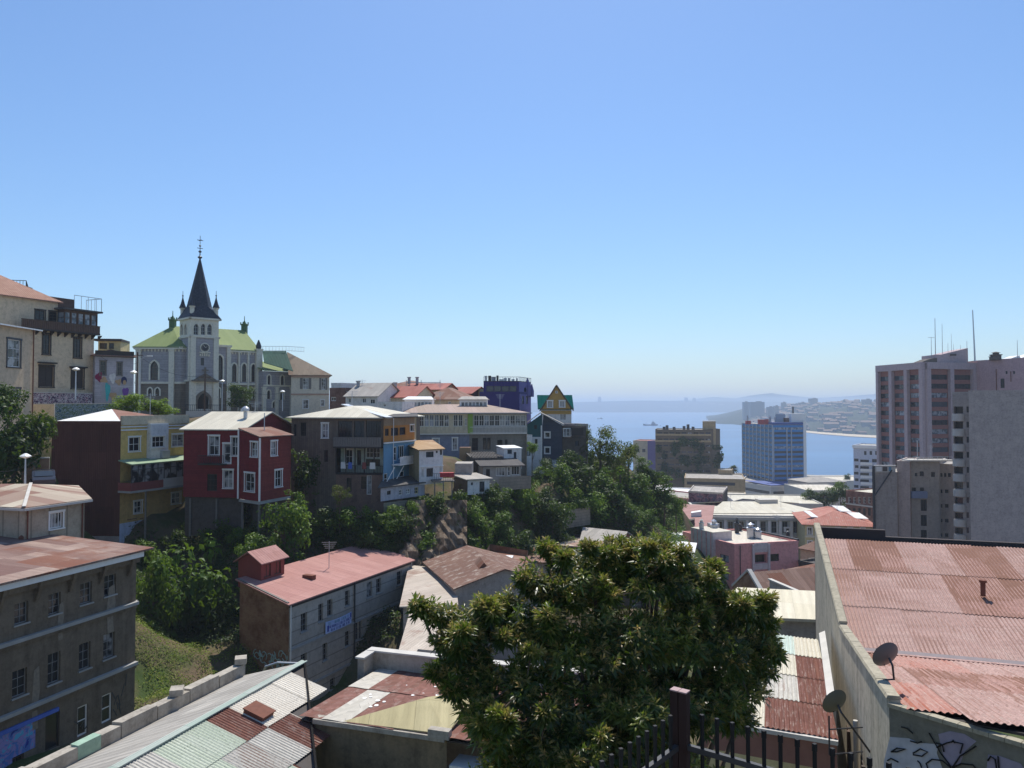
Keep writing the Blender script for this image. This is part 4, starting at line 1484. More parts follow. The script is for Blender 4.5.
B7.part('balcony_panel', b, 'plaster_cream')
railing(B7.root, [V3(gm, zm) + n_ * .12, V3(fp[1], zm) + n_ * .12], .95, MATS['white_paint'], .22, .025)
b = MB()
b.obox(V3(A_ + t_.xy * px_u(B7, 0, 468, 425), zm) + n_ * .02, t_ * .75, n_ * .12, (0, 0, zt - zm - .1))
B7.part('green_post', b, plain('paint_lime', (.2, .3, .05), .7), 'lime green vertical panel')
B7.hip(metal('roof_dusty', (.32, .25, .2), (.4, .3, .26), .1, sheet=(1.2, 9), pitch=.25), 1.35, .6, inset=6)
b = MB()
q = B7.off(.7)
b.bar(V3(q[0], zt - .02), V3(q[1], zt - .02), .14)
B7.part('gutter', b, 'grey_paint')
for px0, px1, mt in ((404.5, 432, 'roof_white'), (459.5, 487, 'roof_grey')):
 a_, c_ = G(px0, 124), G(px1, 125)
 zb_, zt_ = zt + .7, Z(398, 124)
 f2 = [a_, c_, c_ + Vector((0, 3.5)), a_ + Vector((0, 3.5))]
 cc = sum(f2, Vector((0, 0))) / 4
 for i in range(4):
  wall(B7.root, f2[i], f2[(i + 1) % 4], zb_, zt_ - .3, MATS['white_paint'],
    [(('m', .25 + (c_ - a_).length * (k + .5) / 7.5, zb_ + .25, .5, .75), dict(W_, grid=(1, 1), fw=.04, glass='glass_pale')) for k in range(7)] if i == 0 else (), cc, name='lantern')
 b = MB()
 z_ = zt_ - .3
 o_ = [a_ + Vector((-.3, -.3)), c_ + Vector((.3, -.3)), c_ + Vector((.3, 3.8)), a_ + Vector((-.3, 3.8))]
 b.prism([V3(o_[0], z_), V3(o_[1], z_), V3(o_[1].lerp(o_[2], .5) + Vector((-.6, 0)), z_ + .5), V3(o_[0].lerp(o_[3], .5) + Vector((.6, 0)), z_ + .5)], (0, 0, .08))
 b.prism([V3(o_[3], z_), V3(o_[2], z_), V3(o_[1].lerp(o_[2], .5) + Vector((-.6, 0)), z_ + .5), V3(o_[0].lerp(o_[3], .5) + Vector((.6, 0)), z_ + .5)], (0, 0, .08))
 B7.part('lantern_roof', b, mt)
# clutter under the long building
s = Bld('shed', 'small white shed with flat pale roof and dark doorway low on the ravine side', 'shed', quadfp((467.7, 96), (489.5, 97.5), 4), Z(495, 96), Z(480, 96), MATS['plaster_white'])
s.fp[3] = s.fp[0] + Vector((-2.0, 3.5))
s.fp[2] = s.fp[1] + Vector((-2.0, 3.5))
s.walls({0: [((471, 482.5, 473, 485.3), DK), ((479.5, 481.5, 484.5, 492), dict(DOORD, grid=(1, 1)))]}, {3: MATS['dark_wall']})
s.shed(MATS['roof_grey'], [s.z1 + .1] * 2 + [s.z1 + .45] * 2, .35)
s = Bld('house', 'grey single-storey house with tin roof below the long gallery building', 'house', quadfp((483, 104), (521, 105), 8), 48.2, Z(466, 104), MATS['plaster_grey'])
s.walls({0: [((496, 467.5, 505, 476), dict(W_, grid=(3, 1))), ((507.5, 466.5, 510.5, 476), dict(DOORW, frame='white_paint')), ((511.5, 466, 519.5, 475), dict(W_, grid=(3, 1))), ((486, 469, 490, 477), DOORD)]})
s.shed(MATS['roof_dark'], [s.z1 + .05] * 2 + [s.z1 + .9] * 2, .5)
s = Bld('outhouse', 'tiny white-walled outhouse with round opening on the terrace below the gallery', 'shed', quadfp((504, 110), (521.5, 111), 3), 51, Z(448.5, 110), MATS['plaster_white'])
s.walls({0: [((507.5, 449.5, 512, 454), DK), ((513.8, 452, 516.5, 458), DOORD)]})
s.shed(MATS['roof_white'], [s.z1 + .05] * 2 + [s.z1 + .3] * 2, .1)
s = Bld('shed', 'dark slatted pergola roof with terrace under the long gallery building', 'pergola', quadfp((471, 108), (503, 109), 5), 50.5, Z(458, 108), MATS['dark_wall'])
s.walls()
b = MB()
for k in range(12):
 a_ = V3(s.fp[0].lerp(s.fp[1], k / 11), s.z1 + .1)
 c_ = V3(s.fp[3].lerp(s.fp[2], max(0, (k - 1.5) / 11)), s.z1 + .5)
 b.bar(a_, c_, .12)
s.part('slats', b, 'grey_wood')
w_ = thing('retaining_wall', 'pale stone retaining wall under the grey tin-roofed house', 'wall', P(514, 480, 101))
wall(w_, G(499, 100.5), G(531, 103), Z(490, 101), Z(477, 101), plaster('stone_pale', (.22, .19, .15), .6, boards=.4), ())
s = Bld('water_tank_shed', 'concrete block shed left of the terrace below the gallery', 'shed', quadfp((455, 100), (472, 100), 4), 47, Z(463.5, 100), MATS['concrete_wall'])
s.walls().flat(MATS['roof_grey'], 0)
s = Bld('shed', 'ochre plywood shed against the slate-blue wall', 'shed', quadfp((459.5, 112), (470.5, 112), 2), 50.5, Z(447.5, 112), plain('plywood', (.27, .18, .1), .8))
s.walls().flat(MATS['roof_brown'], 0)
for lb, a_, c_, z_, Y_ in (('dark stone retaining wall below the grey galleried house', (384, 84.6), (424, 89), 49.1, 0), ('low stone retaining wall among ravine bushes below the dark blue house', (562, 107), (590, 111), Z(511, 109), 0),):
 w_ = thing('retaining_wall', lb, 'wall', V3(G(*a_), z_ - 2))
 wall(w_, G(*a_), G(*c_), z_ - 2.2, z_ + .3, MATS['stone_pale'], ())
# ================================================================== purple building
p0, p1 = G(479.5, 150), G(519.5, 150)
p2 = G(531, 158)
fp = [p0, p1, p2, p2 + (p0 - p1)]
plain('paint_purple', (.035, .028, .13), .7, .2, .15, 1)
plain('paint_lilac', (.14, .11, .26), .7, .2, .15, 1)
zt, zs = Z(381.5, 150), Z(392.8, 150)
B8 = Bld('building', 'deep purple building with strip window and roof terrace on the hill top', 'building', fp, 50, zs, MATS['paint_purple'])
B8.walls({1: [((522, 396, 524, 404), dict(DK)), ((526, 396, 528, 404), DK)]}, {1: MATS['paint_lilac']})
B8.flat(MATS['roof_dark'], .2)
p0b = G(483.5, 150.3)
f2 = [p0b, p1 + Vector((-.1, .25)), p2, p2 + (p0b - p1)]
cc = sum(f2, Vector((0, 0))) / 4
for i in range(4):
 wall(B8.root, f2[i], f2[(i + 1) % 4], zs + .2, zt, MATS['paint_purple'] if i != 1 else MATS['paint_lilac'], [((486.5 + k * 7.6, 386, 493.6 + k * 7.6, 391.8), dict(DK, grid=(3, 1), glass='glass_mid')) for k in range(4)] if i == 0 else [((524, 387, 526.5, 393), dict(DK, arch='gothic'))] if i == 1 else (), cc)
b = MB()
b.prism([V3(p, zt) for p in f2], (0, 0, .12))
B8.part('roof', b, 'roof_dark')
railing(B8.root, [V3(f2[0], zt), V3(f2[1], zt), V3(f2[2], zt)], .9, MATS['dark_paint'], .5, .03)
for k in range(9):
 b = MB()
 c_ = V3(f2[0].lerp(f2[1], (k + .5) / 9) + Vector((0, 2)), zt)
 h = random.uniform(.4, 1.3)
 b.box(c_ + Vector((0, 0, h / 2)), random.uniform(.3, .9), .6, h)
 B8.part('roof_planter', b, random.choice(['dark_wood', 'grey_paint', 'galvanised']))
c_ = V3(G(527.5, 156), Z(381, 156))
b = MB()
b.lathe((c_.x, c_.y, c_.z - 3), [(.8, 0), (.8, 2.0), (.55, 2.4), (.1, 3.6)], 6)
b.lathe((c_.x + .9, c_.y + 1, c_.z - 3.2), [(.5, 0), (.5, 1.2), (.1, 2.6)], 6)
B8.part('turret', b, 'paint_lilac')
# ================================================================== ochre gable with teal roof
p0, p1 = G(537.8, 145), G(573.8, 145)
zr0, zr1 = Z(409.5, 145), Z(397, 148)
plain('paint_ochre', (.42, .25, .07), .75, .2, .15)
metal('roof_teal', (.005, .07, .065), (.008, .085, .075), 0, sheet=(1, 4), pitch=.3, spec=0, stain=.1)
fp = [G(541, 145.6), G(571.5, 145.6), G(571.5, 145.6) + Vector((.6, 9)), G(541, 145.6) + Vector((.6, 9))]
B9 = Bld('house', 'ochre triangular gable house with teal roof against the bay', 'house', fp, 50, zr0, MATS['plaster_white'])
B9.walls({0: [((560, 414, 566, 420), dict(W_, grid=(2, 1)))]})
B9.band(0, Z(414, 145), .6, .15, 'paint_ochre', 'ochre_band')
b = MB()
b.prism([V3(p0, zr0), V3(p1, zr0), V3(p1 + Vector((0, 4)), zr1 + .2), V3(p0 + Vector((0, 4)), zr1 + .2)], (0, 0, .2))
b.prism([V3(p0 + Vector((.8, 10.5)), zr0), V3(p1 + Vector((.8, 10.5)), zr0), V3(p1 + Vector((0, 4)), zr1 + .2), V3(p0 + Vector((0, 4)), zr1 + .2)], (0, 0, .2))
B9.part('roof', b, 'roof_teal')
pa, pb, pc = P(542.3, 409, 144.7), P(570.8, 408.6, 144.7), P(556.5, 386, 144.7)
tw = Vector((1, 0, 0))
root9 = B9.root
A2, B2_ = pa.xy, pb.xy
gb = MB()
zg = pa.z
win = [((547.6, 401, 552.4, 407.3), dict(WT, grid=(2, 1), tw=.15)), ((559.6, 401, 564.6, 407), dict(WT, grid=(2, 1), tw=.15))]
# lower strip with the two windows, then the triangle above
wl_, wr_ = P(548 - 5.8 + 5.8 - 1.1, 400, 144.7), P(565.6 + .8, 400, 144.7)
gb.prism([pa, pb, pc], (0, .35, 0))
gb.build('gable', MATS['paint_ochre'], root9, 'ochre front gable')
for r, st in win:
 u = P((r[0] + r[2]) / 2, r[3], 144.62)
 window(root9, u + Vector((0, -.14, 0)), Vector((1, 0, 0)), Vector((0, -1, 0)), (r[2] - r[0]) / F * 144.7, (r[3] - r[1]) / F * 144.7, dict(st, rec=.08))
u = P(556.5, 393.3, 144.6)
window(root9, u + Vector((0, -.14, 0)), Vector((1, 0, 0)), Vector((0, -1, 0)), .45, .45, dict(W_, grid=(1, 1), rec=.08))
b = MB()
for a_, c_ in ((pa + Vector((-.5, 0, -.4)), pc + Vector((0, 0, .15))), (pb + Vector((.5, 0, -.4)), pc + Vector((0, 0, .15)))):
 b.bar(a_ + Vector((0, -.1, 0)), c_ + Vector((0, -.1, 0)), .25, h=.22)
b.build('barge_board', MATS['brown_wood'], root9)
g2 = MB()
for a_, c_ in ((pa, pc), (pb, pc)):
 g2.prism([a_ + Vector((0, .3, 0)), c_ + Vector((0, .3, 0)), c_ + Vector((0, 5, 0)), a_ + Vector((0, 2, 0))], (0, 0, .12))
g2.build('gable_roof', MATS['roof_teal'], root9)
# ================================================================== dark blue house
fp = [G(542.3, 124.5), G(562, 124), G(562, 124) + Vector((.4, 9)), G(542.3, 124.5) + Vector((.4, 9))]
zt = Z(425.5, 124)
BA = Bld('house', 'dark navy boarded house with two small white windows and grey tin gable', 'house', fp, 47.5, zt, MATS['boards_navy'])
A_, t_, n_, L_ = BA.fr(0)
zw = Z(460, 124)
wall(BA.root, fp[0], fp[1], zw, zt, MATS['boards_navy'], [((544.7, 432.2, 550, 437.8), dict(WT, grid=(1, 1), tw=.1, fw=.09)), ((544.7, 447.3, 550, 453.6), dict(WT, grid=(1, 1), tw=.1, fw=.09))], BA.c, cap=[(L_ * .95, zt + .1), (-.1 + .3, zt + 1.75)])
wall(BA.root, fp[0], fp[1], 47.5, zw, MATS['plaster_white'], (), BA.c, label='whitewashed base')
for i in (1, 2, 3):
 wall(BA.root, fp[i], fp[(i + 1) % 4], 47.5, zt, MATS['boards_navy'], (), BA.c)
rl, rr, ra = P(526.3, 423.5, 124), P(564.3, 425.3, 124), P(540.3, 413.3, 124)
b = MB()
for a_, c_ in ((rl, ra), (rr, ra)):
 b.prism([a_ + Vector((0, -.4, 0)), c_ + Vector((0, -.4, 0)), c_ + Vector((.4, 9.3, 0)), a_ + Vector((.4, 9.3, 0))], (0, 0, .14))
BA.part('roof', b, 'roof_grey')
b = MB()
b.bar(V3(fp[0] + Vector((-.15, -.12)), zw), V3(fp[0] + Vector((-.15, -.12)), zt), .2, up=(0, 1, 0))
BA.part('corner_pipe', b, 'white_paint')
l0, l1 = G(527, 124.8), G(542.1, 124.6)
lc = (l0 + l1) / 2 + Vector((0, 3))
zk = Z(429, 124.6)
wall(BA.root, l0, l1, Z(437, 124.6), Z(424.5, 124.6), plain('paint_teal_dark', (.02, .09, .1), .7), [((534, 425, 537, 429), WD)], lc, cap=[((l1 - l0).length, ra.z - .1)], label='dark teal upper wing')
wall(BA.root, G(531.5, 124.5), G(542, 124.4), 48.5, Z(437, 124.6), MATS['plaster_white'], [((535, 439, 537.5, 444), DK)], lc, label='white wall of the side wing')
wall(BA.root, l1, l1 + Vector((0, 8)), 48.5, Z(424.5, 124.6), MATS['boards_navy'], (), lc)
wall(BA.root, l0, l0 + Vector((0, 8)), 48.5, Z(424.5, 124.6), MATS['plaster_white'], (), lc)
s = Bld('garage', 'low white garage wall with dark frame left of the navy house', 'garage', quadfp((519.5, 121.5), (532, 122.5), 4), 48.5, Z(436, 122), MATS['plaster_white'])
s.walls({0: [((521.5, 442, 530.5, 456), dict(DK, glass='glass_curtain', grid=(3, 1)))]}).flat(MATS['roof_grey'], .2)
s = Bld('house', 'dark timber terrace house with white posts right of the navy house', 'house', quadfp((562.3, 125), (586, 127), 6), 47.5, Z(428, 125), MATS['dark_wall'])
s.walls({0: [((563.5, 429, 566, 436), WT), ((566.8, 429, 569.5, 436), WT), ((570.3, 429, 572, 436), W_), ((575, 441, 579, 446), WD)]}).flat(MATS['roof_dark'], .25)
b = MB()
b.obox(V3(G(571.5, 124.9), Z(435, 125)), (1.9, .15, 0), (0, -.3, 0), (0, 0, 1.2))
b.obox(V3(G(562.5, 124.5), Z(438, 124)), (3.6, .2, 0), (0, -.7, 0), (0, 0, .15))
s.part('terrace', b, 'dark_wood')
s = Bld('shed', 'small grey block hut at the right end of the hill crest', 'shed', quadfp((574, 131), (588, 132), 4), 49, Z(424.5, 131), MATS['concrete_wall'])
s.walls().flat(MATS['roof_grey'], .1)
# ================================================================== hill-top roofs behind
def crest(label, a, b_, depth, pyb, pye, rise, wmat, rmat, axis=0, wins=(), kind='gable', base=54.5):
 Y = a[1]
 s = Bld('house', label, 'house', quadfp(a, b_, depth), base, Z(pye, Y), wmat)
 if kind == 'gable':
  s.gable(rmat, rise, .35, axis, wins={0: list(wins)})
 elif kind == 'hip':
  s.walls({0: list(wins)})
  s.hip(rmat, rise, .4)
 else:
  s.walls({0: list(wins)})
  s.flat(rmat, rise)
 return s
WS = dict(W_, grid=(2, 1), glass='glass_dark', fw=.1)
h1 = crest('grey-roofed whitewashed house with brown gable end, leftmost of the crest row', (345.5, 128), (377.5, 126), 9, 405, 395.8, 2.2, MATS['plaster_white'], MATS['roof_grey'], 0, [((348, 398, 351, 403), WS), ((362, 398, 366, 403), WS), ((370, 399, 375, 404), WS)])
h2 = crest('cream house with dull red tin roof, second in the crest row', (379.5, 131), (414, 129), 9, 405, 397, 1.9, MATS['plaster_cream'], MATS['roof_red'], 0, [((383, 400, 389, 404), WS)])
h3 = crest('pale house with wide brown hipped roof, third in the crest row', (417, 136), (463, 134), 11, 404, 399.5, 2.2, MATS['plaster_cream'], MATS['roof_brown'], 0, [((432, 401.5, 435, 404), WS), ((448, 401.5, 451, 404), WS)], 'hip')
h4 = crest('ochre house behind with roof tank, highest of the crest row', (404, 152), (443, 150), 9, 396, 389.5, 1.3, MATS['plaster_tan'], MATS['roof_red'], 0, [], base=57)
h5 = crest('low house with salmon red roof right of the ochre one', (447, 156), (471, 154), 9, 396, 393.5, 1.4, MATS['brick_red'], MATS['roof_red'], 0, [])
h6 = crest('small brown and yellow house next to the purple building', (471.5, 158), (481, 157), 7, 396, 390.5, .3, MATS['plaster_yellow'], MATS['roof_brown'], 0, [((473, 392, 475, 395), WS)], 'flat')
h7 = crest('low building with brick red wall and white roof at the left of the crest row', (329.5, 134), (345, 133), 8, 405, 389, .2, MATS['brick_red'], MATS['roof_white'], 0, [((331, 397, 336, 401), WS)], 'flat')
h8 = crest('small pale penthouse with overhanging grey roof left of the crest row', (331, 142), (341, 141), 5, 395, 384, .2, MATS['plaster_white'], MATS['roof_grey'], 0, [], 'flat', base=57)
h9 = crest('long pale low building behind the galleried roof', (378, 118), (402, 117), 5, 410, 403, .2, MATS['plaster_white'], MATS['roof_white'], 0, [((383, 404, 386, 407), WS)], 'flat')
ha = crest('dark red hipped roof far back on the hill', (386, 165), (420, 163), 10, 395, 386.5, 1.4, MATS['plaster_tan'], MATS['roof_brown'], 0, [], 'hip', base=58)
for hh, px in ((h4, 409), (h4, 417), (h2, 395), (h1, 358)):
 b = MB()
 Y = hh.c.y
 c_ = V3(G(px, Y), hh.z1 + 1.2)
 b.lathe(c_, [(.3, 0), (.3, 1.2), (.42, 1.25), (.42, 1.4)], 8)
 hh.part('chimney', b, 'grey_paint')
b = MB()
c_ = V3(G(426, 155), Z(382.5, 155))
b.bar(c_ + Vector((-4, 0, 0)), c_ + Vector((3, 0, 0)), .12)
for x in (-4, -1, 2.8):
 b.bar(c_ + Vector((x, 0, -1.2)), c_ + Vector((x, 0, .5)), .1, up=(0, 1, 0))
h4.part('roof_rail', b, 'grey_paint')
# ================================================================== church
plaster('church_wall', (.34, .315, .32), .25, boards=.5)
plaster('church_base', (.19, .155, .12), .4, boards=.45)
plaster('church_trim', (.68, .62, .49), .2)
metal('slate', (.035, .04, .055), (.06, .068, .085), .0, sheet=(.35, .25), pitch=.35, bump=.2, rough=.5)
GOTH = dict(frame='brown_wood', fw=.1, grid=(2, 3), glass='glass_dark', arch='gothic', trim='church_trim', tw=.3, rec=.3)
GB = dict(GOTH, frame='grey_paint', tw=.18)
GS = dict(GOTH, tw=.24, fw=.08)
cw = math.radians(46)
U = Vector((math.sin(cw), math.cos(cw)))
N = Vector((math.cos(cw), -math.sin(cw)))
BL, FL = G(135.5, 148.5), G(180, 149)
FR = FL + U * 15.6
ze, zr = Z(347.5, 149), Z(326, 156)
zg = 57.0
zb = Z(383, 149)
BR = FR - N * 13
BL2 = BL + Vector((1.5, 10))
fpc = [BL, FL, FR, BR, BL2]
ch = Bld('church', 'blue-grey and white Gothic church with green roof and dark pointed spire', 'church', fpc, zg, ze, MATS['church_wall'])
CC = ch.c
wall(ch.root, BL, FL, zb, ze, MATS['church_wall'], [((150.5, 361, 158.2, 380), GOTH)], CC)
wall(ch.root, BL, FL, zg, zb, MATS['church_base'], [((148.2, 388, 152, 396), GS), ((155.5, 388, 159.5, 396), GS)], CC, label='brown stone base')
wall(ch.root, FL, FR, zb, ze, MATS['church_wall'], [((231.9, 363.5, 236.3, 382), GOTH), ((241.9, 363.5, 246.1, 382), GOTH), ((251.3, 364, 255.3, 382), GOTH)], CC)
wall(ch.root, FL, FR, zg, zb, MATS['church_base'], [((220, 389, 222.5, 398), GS), ((223.5, 389, 226, 398), GS), ((252.5, 390, 255.5, 399), GS), ((243, 390, 246, 399), GS)], CC, label='brown stone base')
for a, b_ in ((FR, BR), (BR, BL2), (BL2, BL)):
 wall(ch.root, a, b_, zg, ze, MATS['church_wall'], (), CC)
rl = Vector((G(171.5, 156).x, 156, zr))
rr = Vector((G(243.5, 167).x, 167, zr + .2))
o = ch.off(.5)
O = [V3(p, ze + .1) for p in o]
ch.slabs([[O[0], O[1], rl]], MATS['roof_green'], .15, label='green hip slope on the left')
ch.slabs([[O[1], O[2], rr, rl], [O[2], O[3], rr], [O[3], O[4], rl, rr], [O[4], O[0], rl]], MATS['roof_green'], .15)
def cornice(a, b_, z, h, d, mat='church_trim', nm='cornice', root=ch.root, cc=CC):
 a, b_ = Vector(a[:2]), Vector(b_[:2])
 t = (b_ - a).normalized()
 n = Vector((t.y, -t.x))
 if n.dot((a + b_) / 2 - cc) < 0:
  n = -n
 b = MB()
 b.obox(V3(a - t * d, z) - V3(n, 0) * .05, V3(t, 0) * ((b_ - a).length + 2 * d), V3(n, 0) * (d + .05), (0, 0, h))
 b.build(nm, MATS[mat], root)
 return t, n
for a, b_ in ((BL, FL), (FL, FR)):
 t2, n2 = cornice(a, b_, ze - .35, .5, .45)
 cornice(a, b_, zb - .15, .4, .2, nm='string_course')
 b = MB()
 L = (b_ - a).length
 k = int(L / .62)
 for i in range(k):
  q = V3(a + t2 * (L * (i + .5) / k), ze - .8) + V3(n2, 0) * .01
  b.obox(q - V3(t2, 0) * .13, V3(t2, 0) * .26, V3(n2, 0) * .12, (0, 0, .45))
 ch.part('corbel_frieze', b, 'church_trim')
def pier(p, z0, z1, w, d=.5, nm='buttress', cap=True, root=ch.root, n=N, t=U, mat='church_trim'):
 b = MB()
 q = V3(p, z0)
 n3, t3 = V3(n, 0), V3(t, 0)
 b.obox(q - t3 * w / 2 - n3 * .3, t3 * w, n3 * (d + .3), (0, 0, z1 - z0))
 if cap:
  b.obox(q - t3 * (w / 2 + .12) - n3 * .3 + Vector((0, 0, z1 - z0)), t3 * (w + .24), n3 * (d + .42), (0, 0, .22))
 b.build(nm, MATS[mat], root)
tf = (FL - BL).normalized()
nf = Vector((tf.y, -tf.x))
pier(G(138, 148.6), zg, ze - .5, 1.0, .4, n=nf, t=tf)
pier(G(171.5, 149), zg, ze - .5, 1.0, .5, n=nf, t=tf)
for s_, w_ in ((9.4, 1.0), (11.6, .35), (13.6, .35)):
 pier(FL + U * s_, zg, ze - .5, w_, .35)
# bay right of the tower with the tall window
bp0, bp1 = FL + U * 7.0 + N * 1.0, FL + U * 9.0 + N * 1.0
bq = [FL + U * 6.6 + N * 1.1, FL + U * 9.3 + N * 1.1]
bcc = FL + U * 8 - N * 1
zbay = ze + .7
wall(ch.root, bq[0], bq[1], zb, zbay, MATS['church_wall'], [((216.8, 355, 222.6, 380), GOTH)], bcc)
wall(ch.root, bq[0], bq[1], zg, zb, MATS['church_base'], [((217.5, 388, 219.8, 398), GS)], bcc)
wall(ch.root, bq[1], FL + U * 9.3 - N * .1, zg, zbay, MATS['church_wall'], (), bcc)
cornice(bq[0], bq[1], zbay - .25, .4, .3)
pier(bq[1] - U * .35, zg, zbay - .3, .7, .25)
# tower
T0 = G(189.5, 148)
tw_ = 5.5
tp = [T0, T0 + U * tw_, T0 + U * tw_ - N * tw_, T0 - N * tw_]
tc = sum(tp, Vector((0, 0))) / 4
z1, z2, z3 = Z(381, 149), Z(337, 149), Z(318.5, 149)
wall(ch.root, tp[0], tp[1], z1, z2, MATS['church_wall'], [((200.8, 357.8, 204, 365.5), dict(W_, frame='dark_paint', grid=(1, 1)))], tc)
wall(ch.root, tp[3], tp[0], z1, z2, MATS['church_wall'], [((182, 343, 184.4, 350), dict(GS)), ((181.5, 367.5, 184.2, 376.5), GS)], tc)
wall(ch.root, tp[0], tp[1], zg, z1, plaster('church_quoins', (.62, .58, .5), .4, boards=.45), [((197.5, 393, 209, 409), dict(frame='dark_wood', grid=(2, 1), glass='glass_dark', arch='gothic', trim='church_base', tw=.5, door=True, rec=.4))], tc, label='white stone portal storey')
wall(ch.root, tp[3], tp[0], zg, z1, MATS['church_base'], [((182, 388, 184.2, 396), GS)], tc)
wall(ch.root, tp[0], tp[1], z2, z3, MATS['church_trim'], [((193.5, 323.5, 198.5, 335), GB), ((200.8, 323.5, 205.3, 335), GB), ((207.2, 323.8, 211.8, 335), GB)], tc)
wall(ch.root, tp[3], tp[0], z2, z3, MATS['church_trim'], [((180.8, 323.5, 183.2, 335), GB), ((184.6, 323.5, 187, 335), GB)], tc)
for i in (1, 2):
 wall(ch.root, tp[i], tp[(i + 1) % 4], zg, z2, MATS['church_wall'], (), tc)
 wall(ch.root, tp[i], tp[(i + 1) % 4], z2, z3, MATS['church_trim'], (), tc)
for i in range(4):
 a, b_ = tp[i], tp[(i + 1) % 4]
 cornice(a, b_, z3 - .15, .35, .4, cc=tc)
 cornice(a, b_, z2 - .1, .3, .25, cc=tc, nm='string_course')
 cornice(a, b_, z1 - .1, .35, .3, cc=tc, nm='string_course')
for s_ in (.5, 5.0):
 pier(T0 + U * s_, z1, z2 - .1, 1.0, .18, 'pilaster', False)
 pier(T0 + U * s_, zg, z1 - .1, 1.1, .3, 'pilaster', False)
for k, s_ in enumerate((.4, 5.1)):
 b = MB()
 q = V3(T0 - N * s_, z1)
 b.obox(q + V3(N, 0) * .35, V3(N, 0) * -.7, V3(U, 0) * -.18, (0, 0, z2 - z1 - .1))
 ch.part('pilaster', b, 'church_trim')
# clock
b = MB()
cc_ = V3(T0 + U * 2.75, Z(347.5, 149.5)) + V3(N, 0) * .05
for r, m in ((.95, 0), (.72, 1)):
 pts = [cc_ + V3(N, 0) * (.0 if m == 0 else .13) + V3(U, 0) * r * math.cos(a * math.pi / 12) + Vector((0, 0, r * math.sin(a * math.pi / 12))) for a in range(24)]
 b.prism(pts, V3(N, 0) * .12, m)
ck = b.build('clock', [MATS['church_trim'], MATS['dark_paint']], ch.root)
b = MB()
for a, r in ((.5, .38), (2.2, .58)):
 b.bar(cc_ + V3(N, 0) * .28, cc_ + V3(N, 0) * .28 + V3(U, 0) * r * math.cos(a) + Vector((0, 0, r * math.sin(a))), .07, up=N.to_3d(), h=.03)
for a in range(12):
 d = V3(U, 0) * math.cos(a * math.pi / 6) + Vector((0, 0, math.sin(a * math.pi / 6)))
 b.bar(cc_ + V3(N, 0) * .27 + d * .55, cc_ + V3(N, 0) * .27 + d * .67, .06, up=N.to_3d(), h=.03)
b.build('clock_hands', MATS['cream_paint'], ck)
b = MB()
q = V3(T0 + U * 2.75, Z(356, 149.5)) + V3(N, 0) * .02
for k in range(5):
 b.obox(q + V3(U, 0) * (-1 + k * .42), V3(U, 0) * .25, V3(N, 0) * .16, (0, 0, .75 - abs(k - 2) * .18))
b.obox(q + V3(U, 0) * -1.1 + Vector((0, 0, .6)), V3(U, 0) * 2.2, V3(N, 0) * .3, (0, 0, .2))
ch.part('corbel', b, 'church_trim')
# spire : broach base, octagon, finial
def ring(r, z, n, a0=0):
 c = V3(tc, z)
 return [c + V3(U, 0) * r * math.cos(a0 + 2 * math.pi * k / n) + V3(N, 0) * r * math.sin(a0 + 2 * math.pi * k / n) for k in range(n)]
b = MB()
hs = tw_ / 2 + .35
zs0, zs1, zs2 = z3 + .2, Z(306, 150), Z(257, 150)
sq = [V3(tc, zs0) + V3(U, 0) * hs * x + V3(N, 0) * hs * y for x, y in ((1, 1), (-1, 1), (-1, -1), (1, -1))]
oc = ring(2.35, zs1, 8, math.pi / 8)
for i in range(4):
 c0, c1 = oc[2 * i], oc[(2 * i + 1) % 8]
 b.poly([sq[i], c0, c1])
 b.poly([sq[i], c1, oc[(2 * i + 2) % 8], sq[(i + 1) % 4]])
r0 = oc
for zz_, r in ((zs1 + (zs2 - zs1) * .5, 1.22), (zs2, .14)):
 r1 = ring(r, zz_, 8, math.pi / 8)
 for k in range(8):
  b.poly([r0[k], r0[(k + 1) % 8], r1[(k + 1) % 8], r1[k]])
 r0 = r1
sp = b.build('spire', MATS['slate'], ch.root)
b = MB()
top = V3(tc, zs2)
b.lathe(top, [(.12, -.3), (.14, 0), (.42, .2), (.42, .4), (.12, .6), (.09, 1.2), (.3, 1.35), (.3, 1.5), (.07, 1.7), (.06, 2.4), (.2, 2.5), (.2, 2.65), (.05, 2.8), (.05, 4.6)], 8)
for z_, r in ((2.1, .55), (3.7, .6)):
 b.bar(top + Vector((0, 0, z_)) - V3(U, 0) * r, top + Vector((0, 0, z_)) + V3(U, 0) * r, .1)
b.bar(top + Vector((0, 0, 3.7)) - V3(N, 0) * .6, top + Vector((0, 0, 3.7)) + V3(N, 0) * .6, .1)
b.build('finial', MATS['dark_paint'], sp)
for x, y in ((1, 1), (-1, 1), (1, -1), (-1, -1)):
 q = V3(tc, zs0) + V3(U, 0) * (hs - .75) * x + V3(N, 0) * (hs - .75) * y
 b = MB()
 b.lathe(q, [(.42, 0), (.42, 1.9), (.58, 2.0), (.58, 2.2)], 8, 0)
 b.lathe(q + Vector((0, 0, 2.2)), [(.7, 0), (.4, .8), (.12, 1.9), (.07, 2.3), (.17, 2.4), (.17, 2.5), (.05, 2.6), (.04, 3.4)], 8, 1)
 b.build('pinnacle', [MATS['church_trim'], MATS['slate']], ch.root)
# ridge turrets
for q in (rl, rr):
 b = MB()
 b.lathe(q + Vector((0, 0, -.9)), [(.75, 0), (.75, 1.9), (.95, 2.0), (.95, 2.25), (.5, 2.3), (.1, 3.0), (.06, 4.0)], 4)
 for k in range(4):
  a = k * math.pi / 2
  b.box(q + Vector((.8 * math.cos(a), .8 * math.sin(a), 1.5)), .2, .2, .5)
 ch.part('ridge_turret', b, plain('paint_green', (.06, .12, .05), .7))
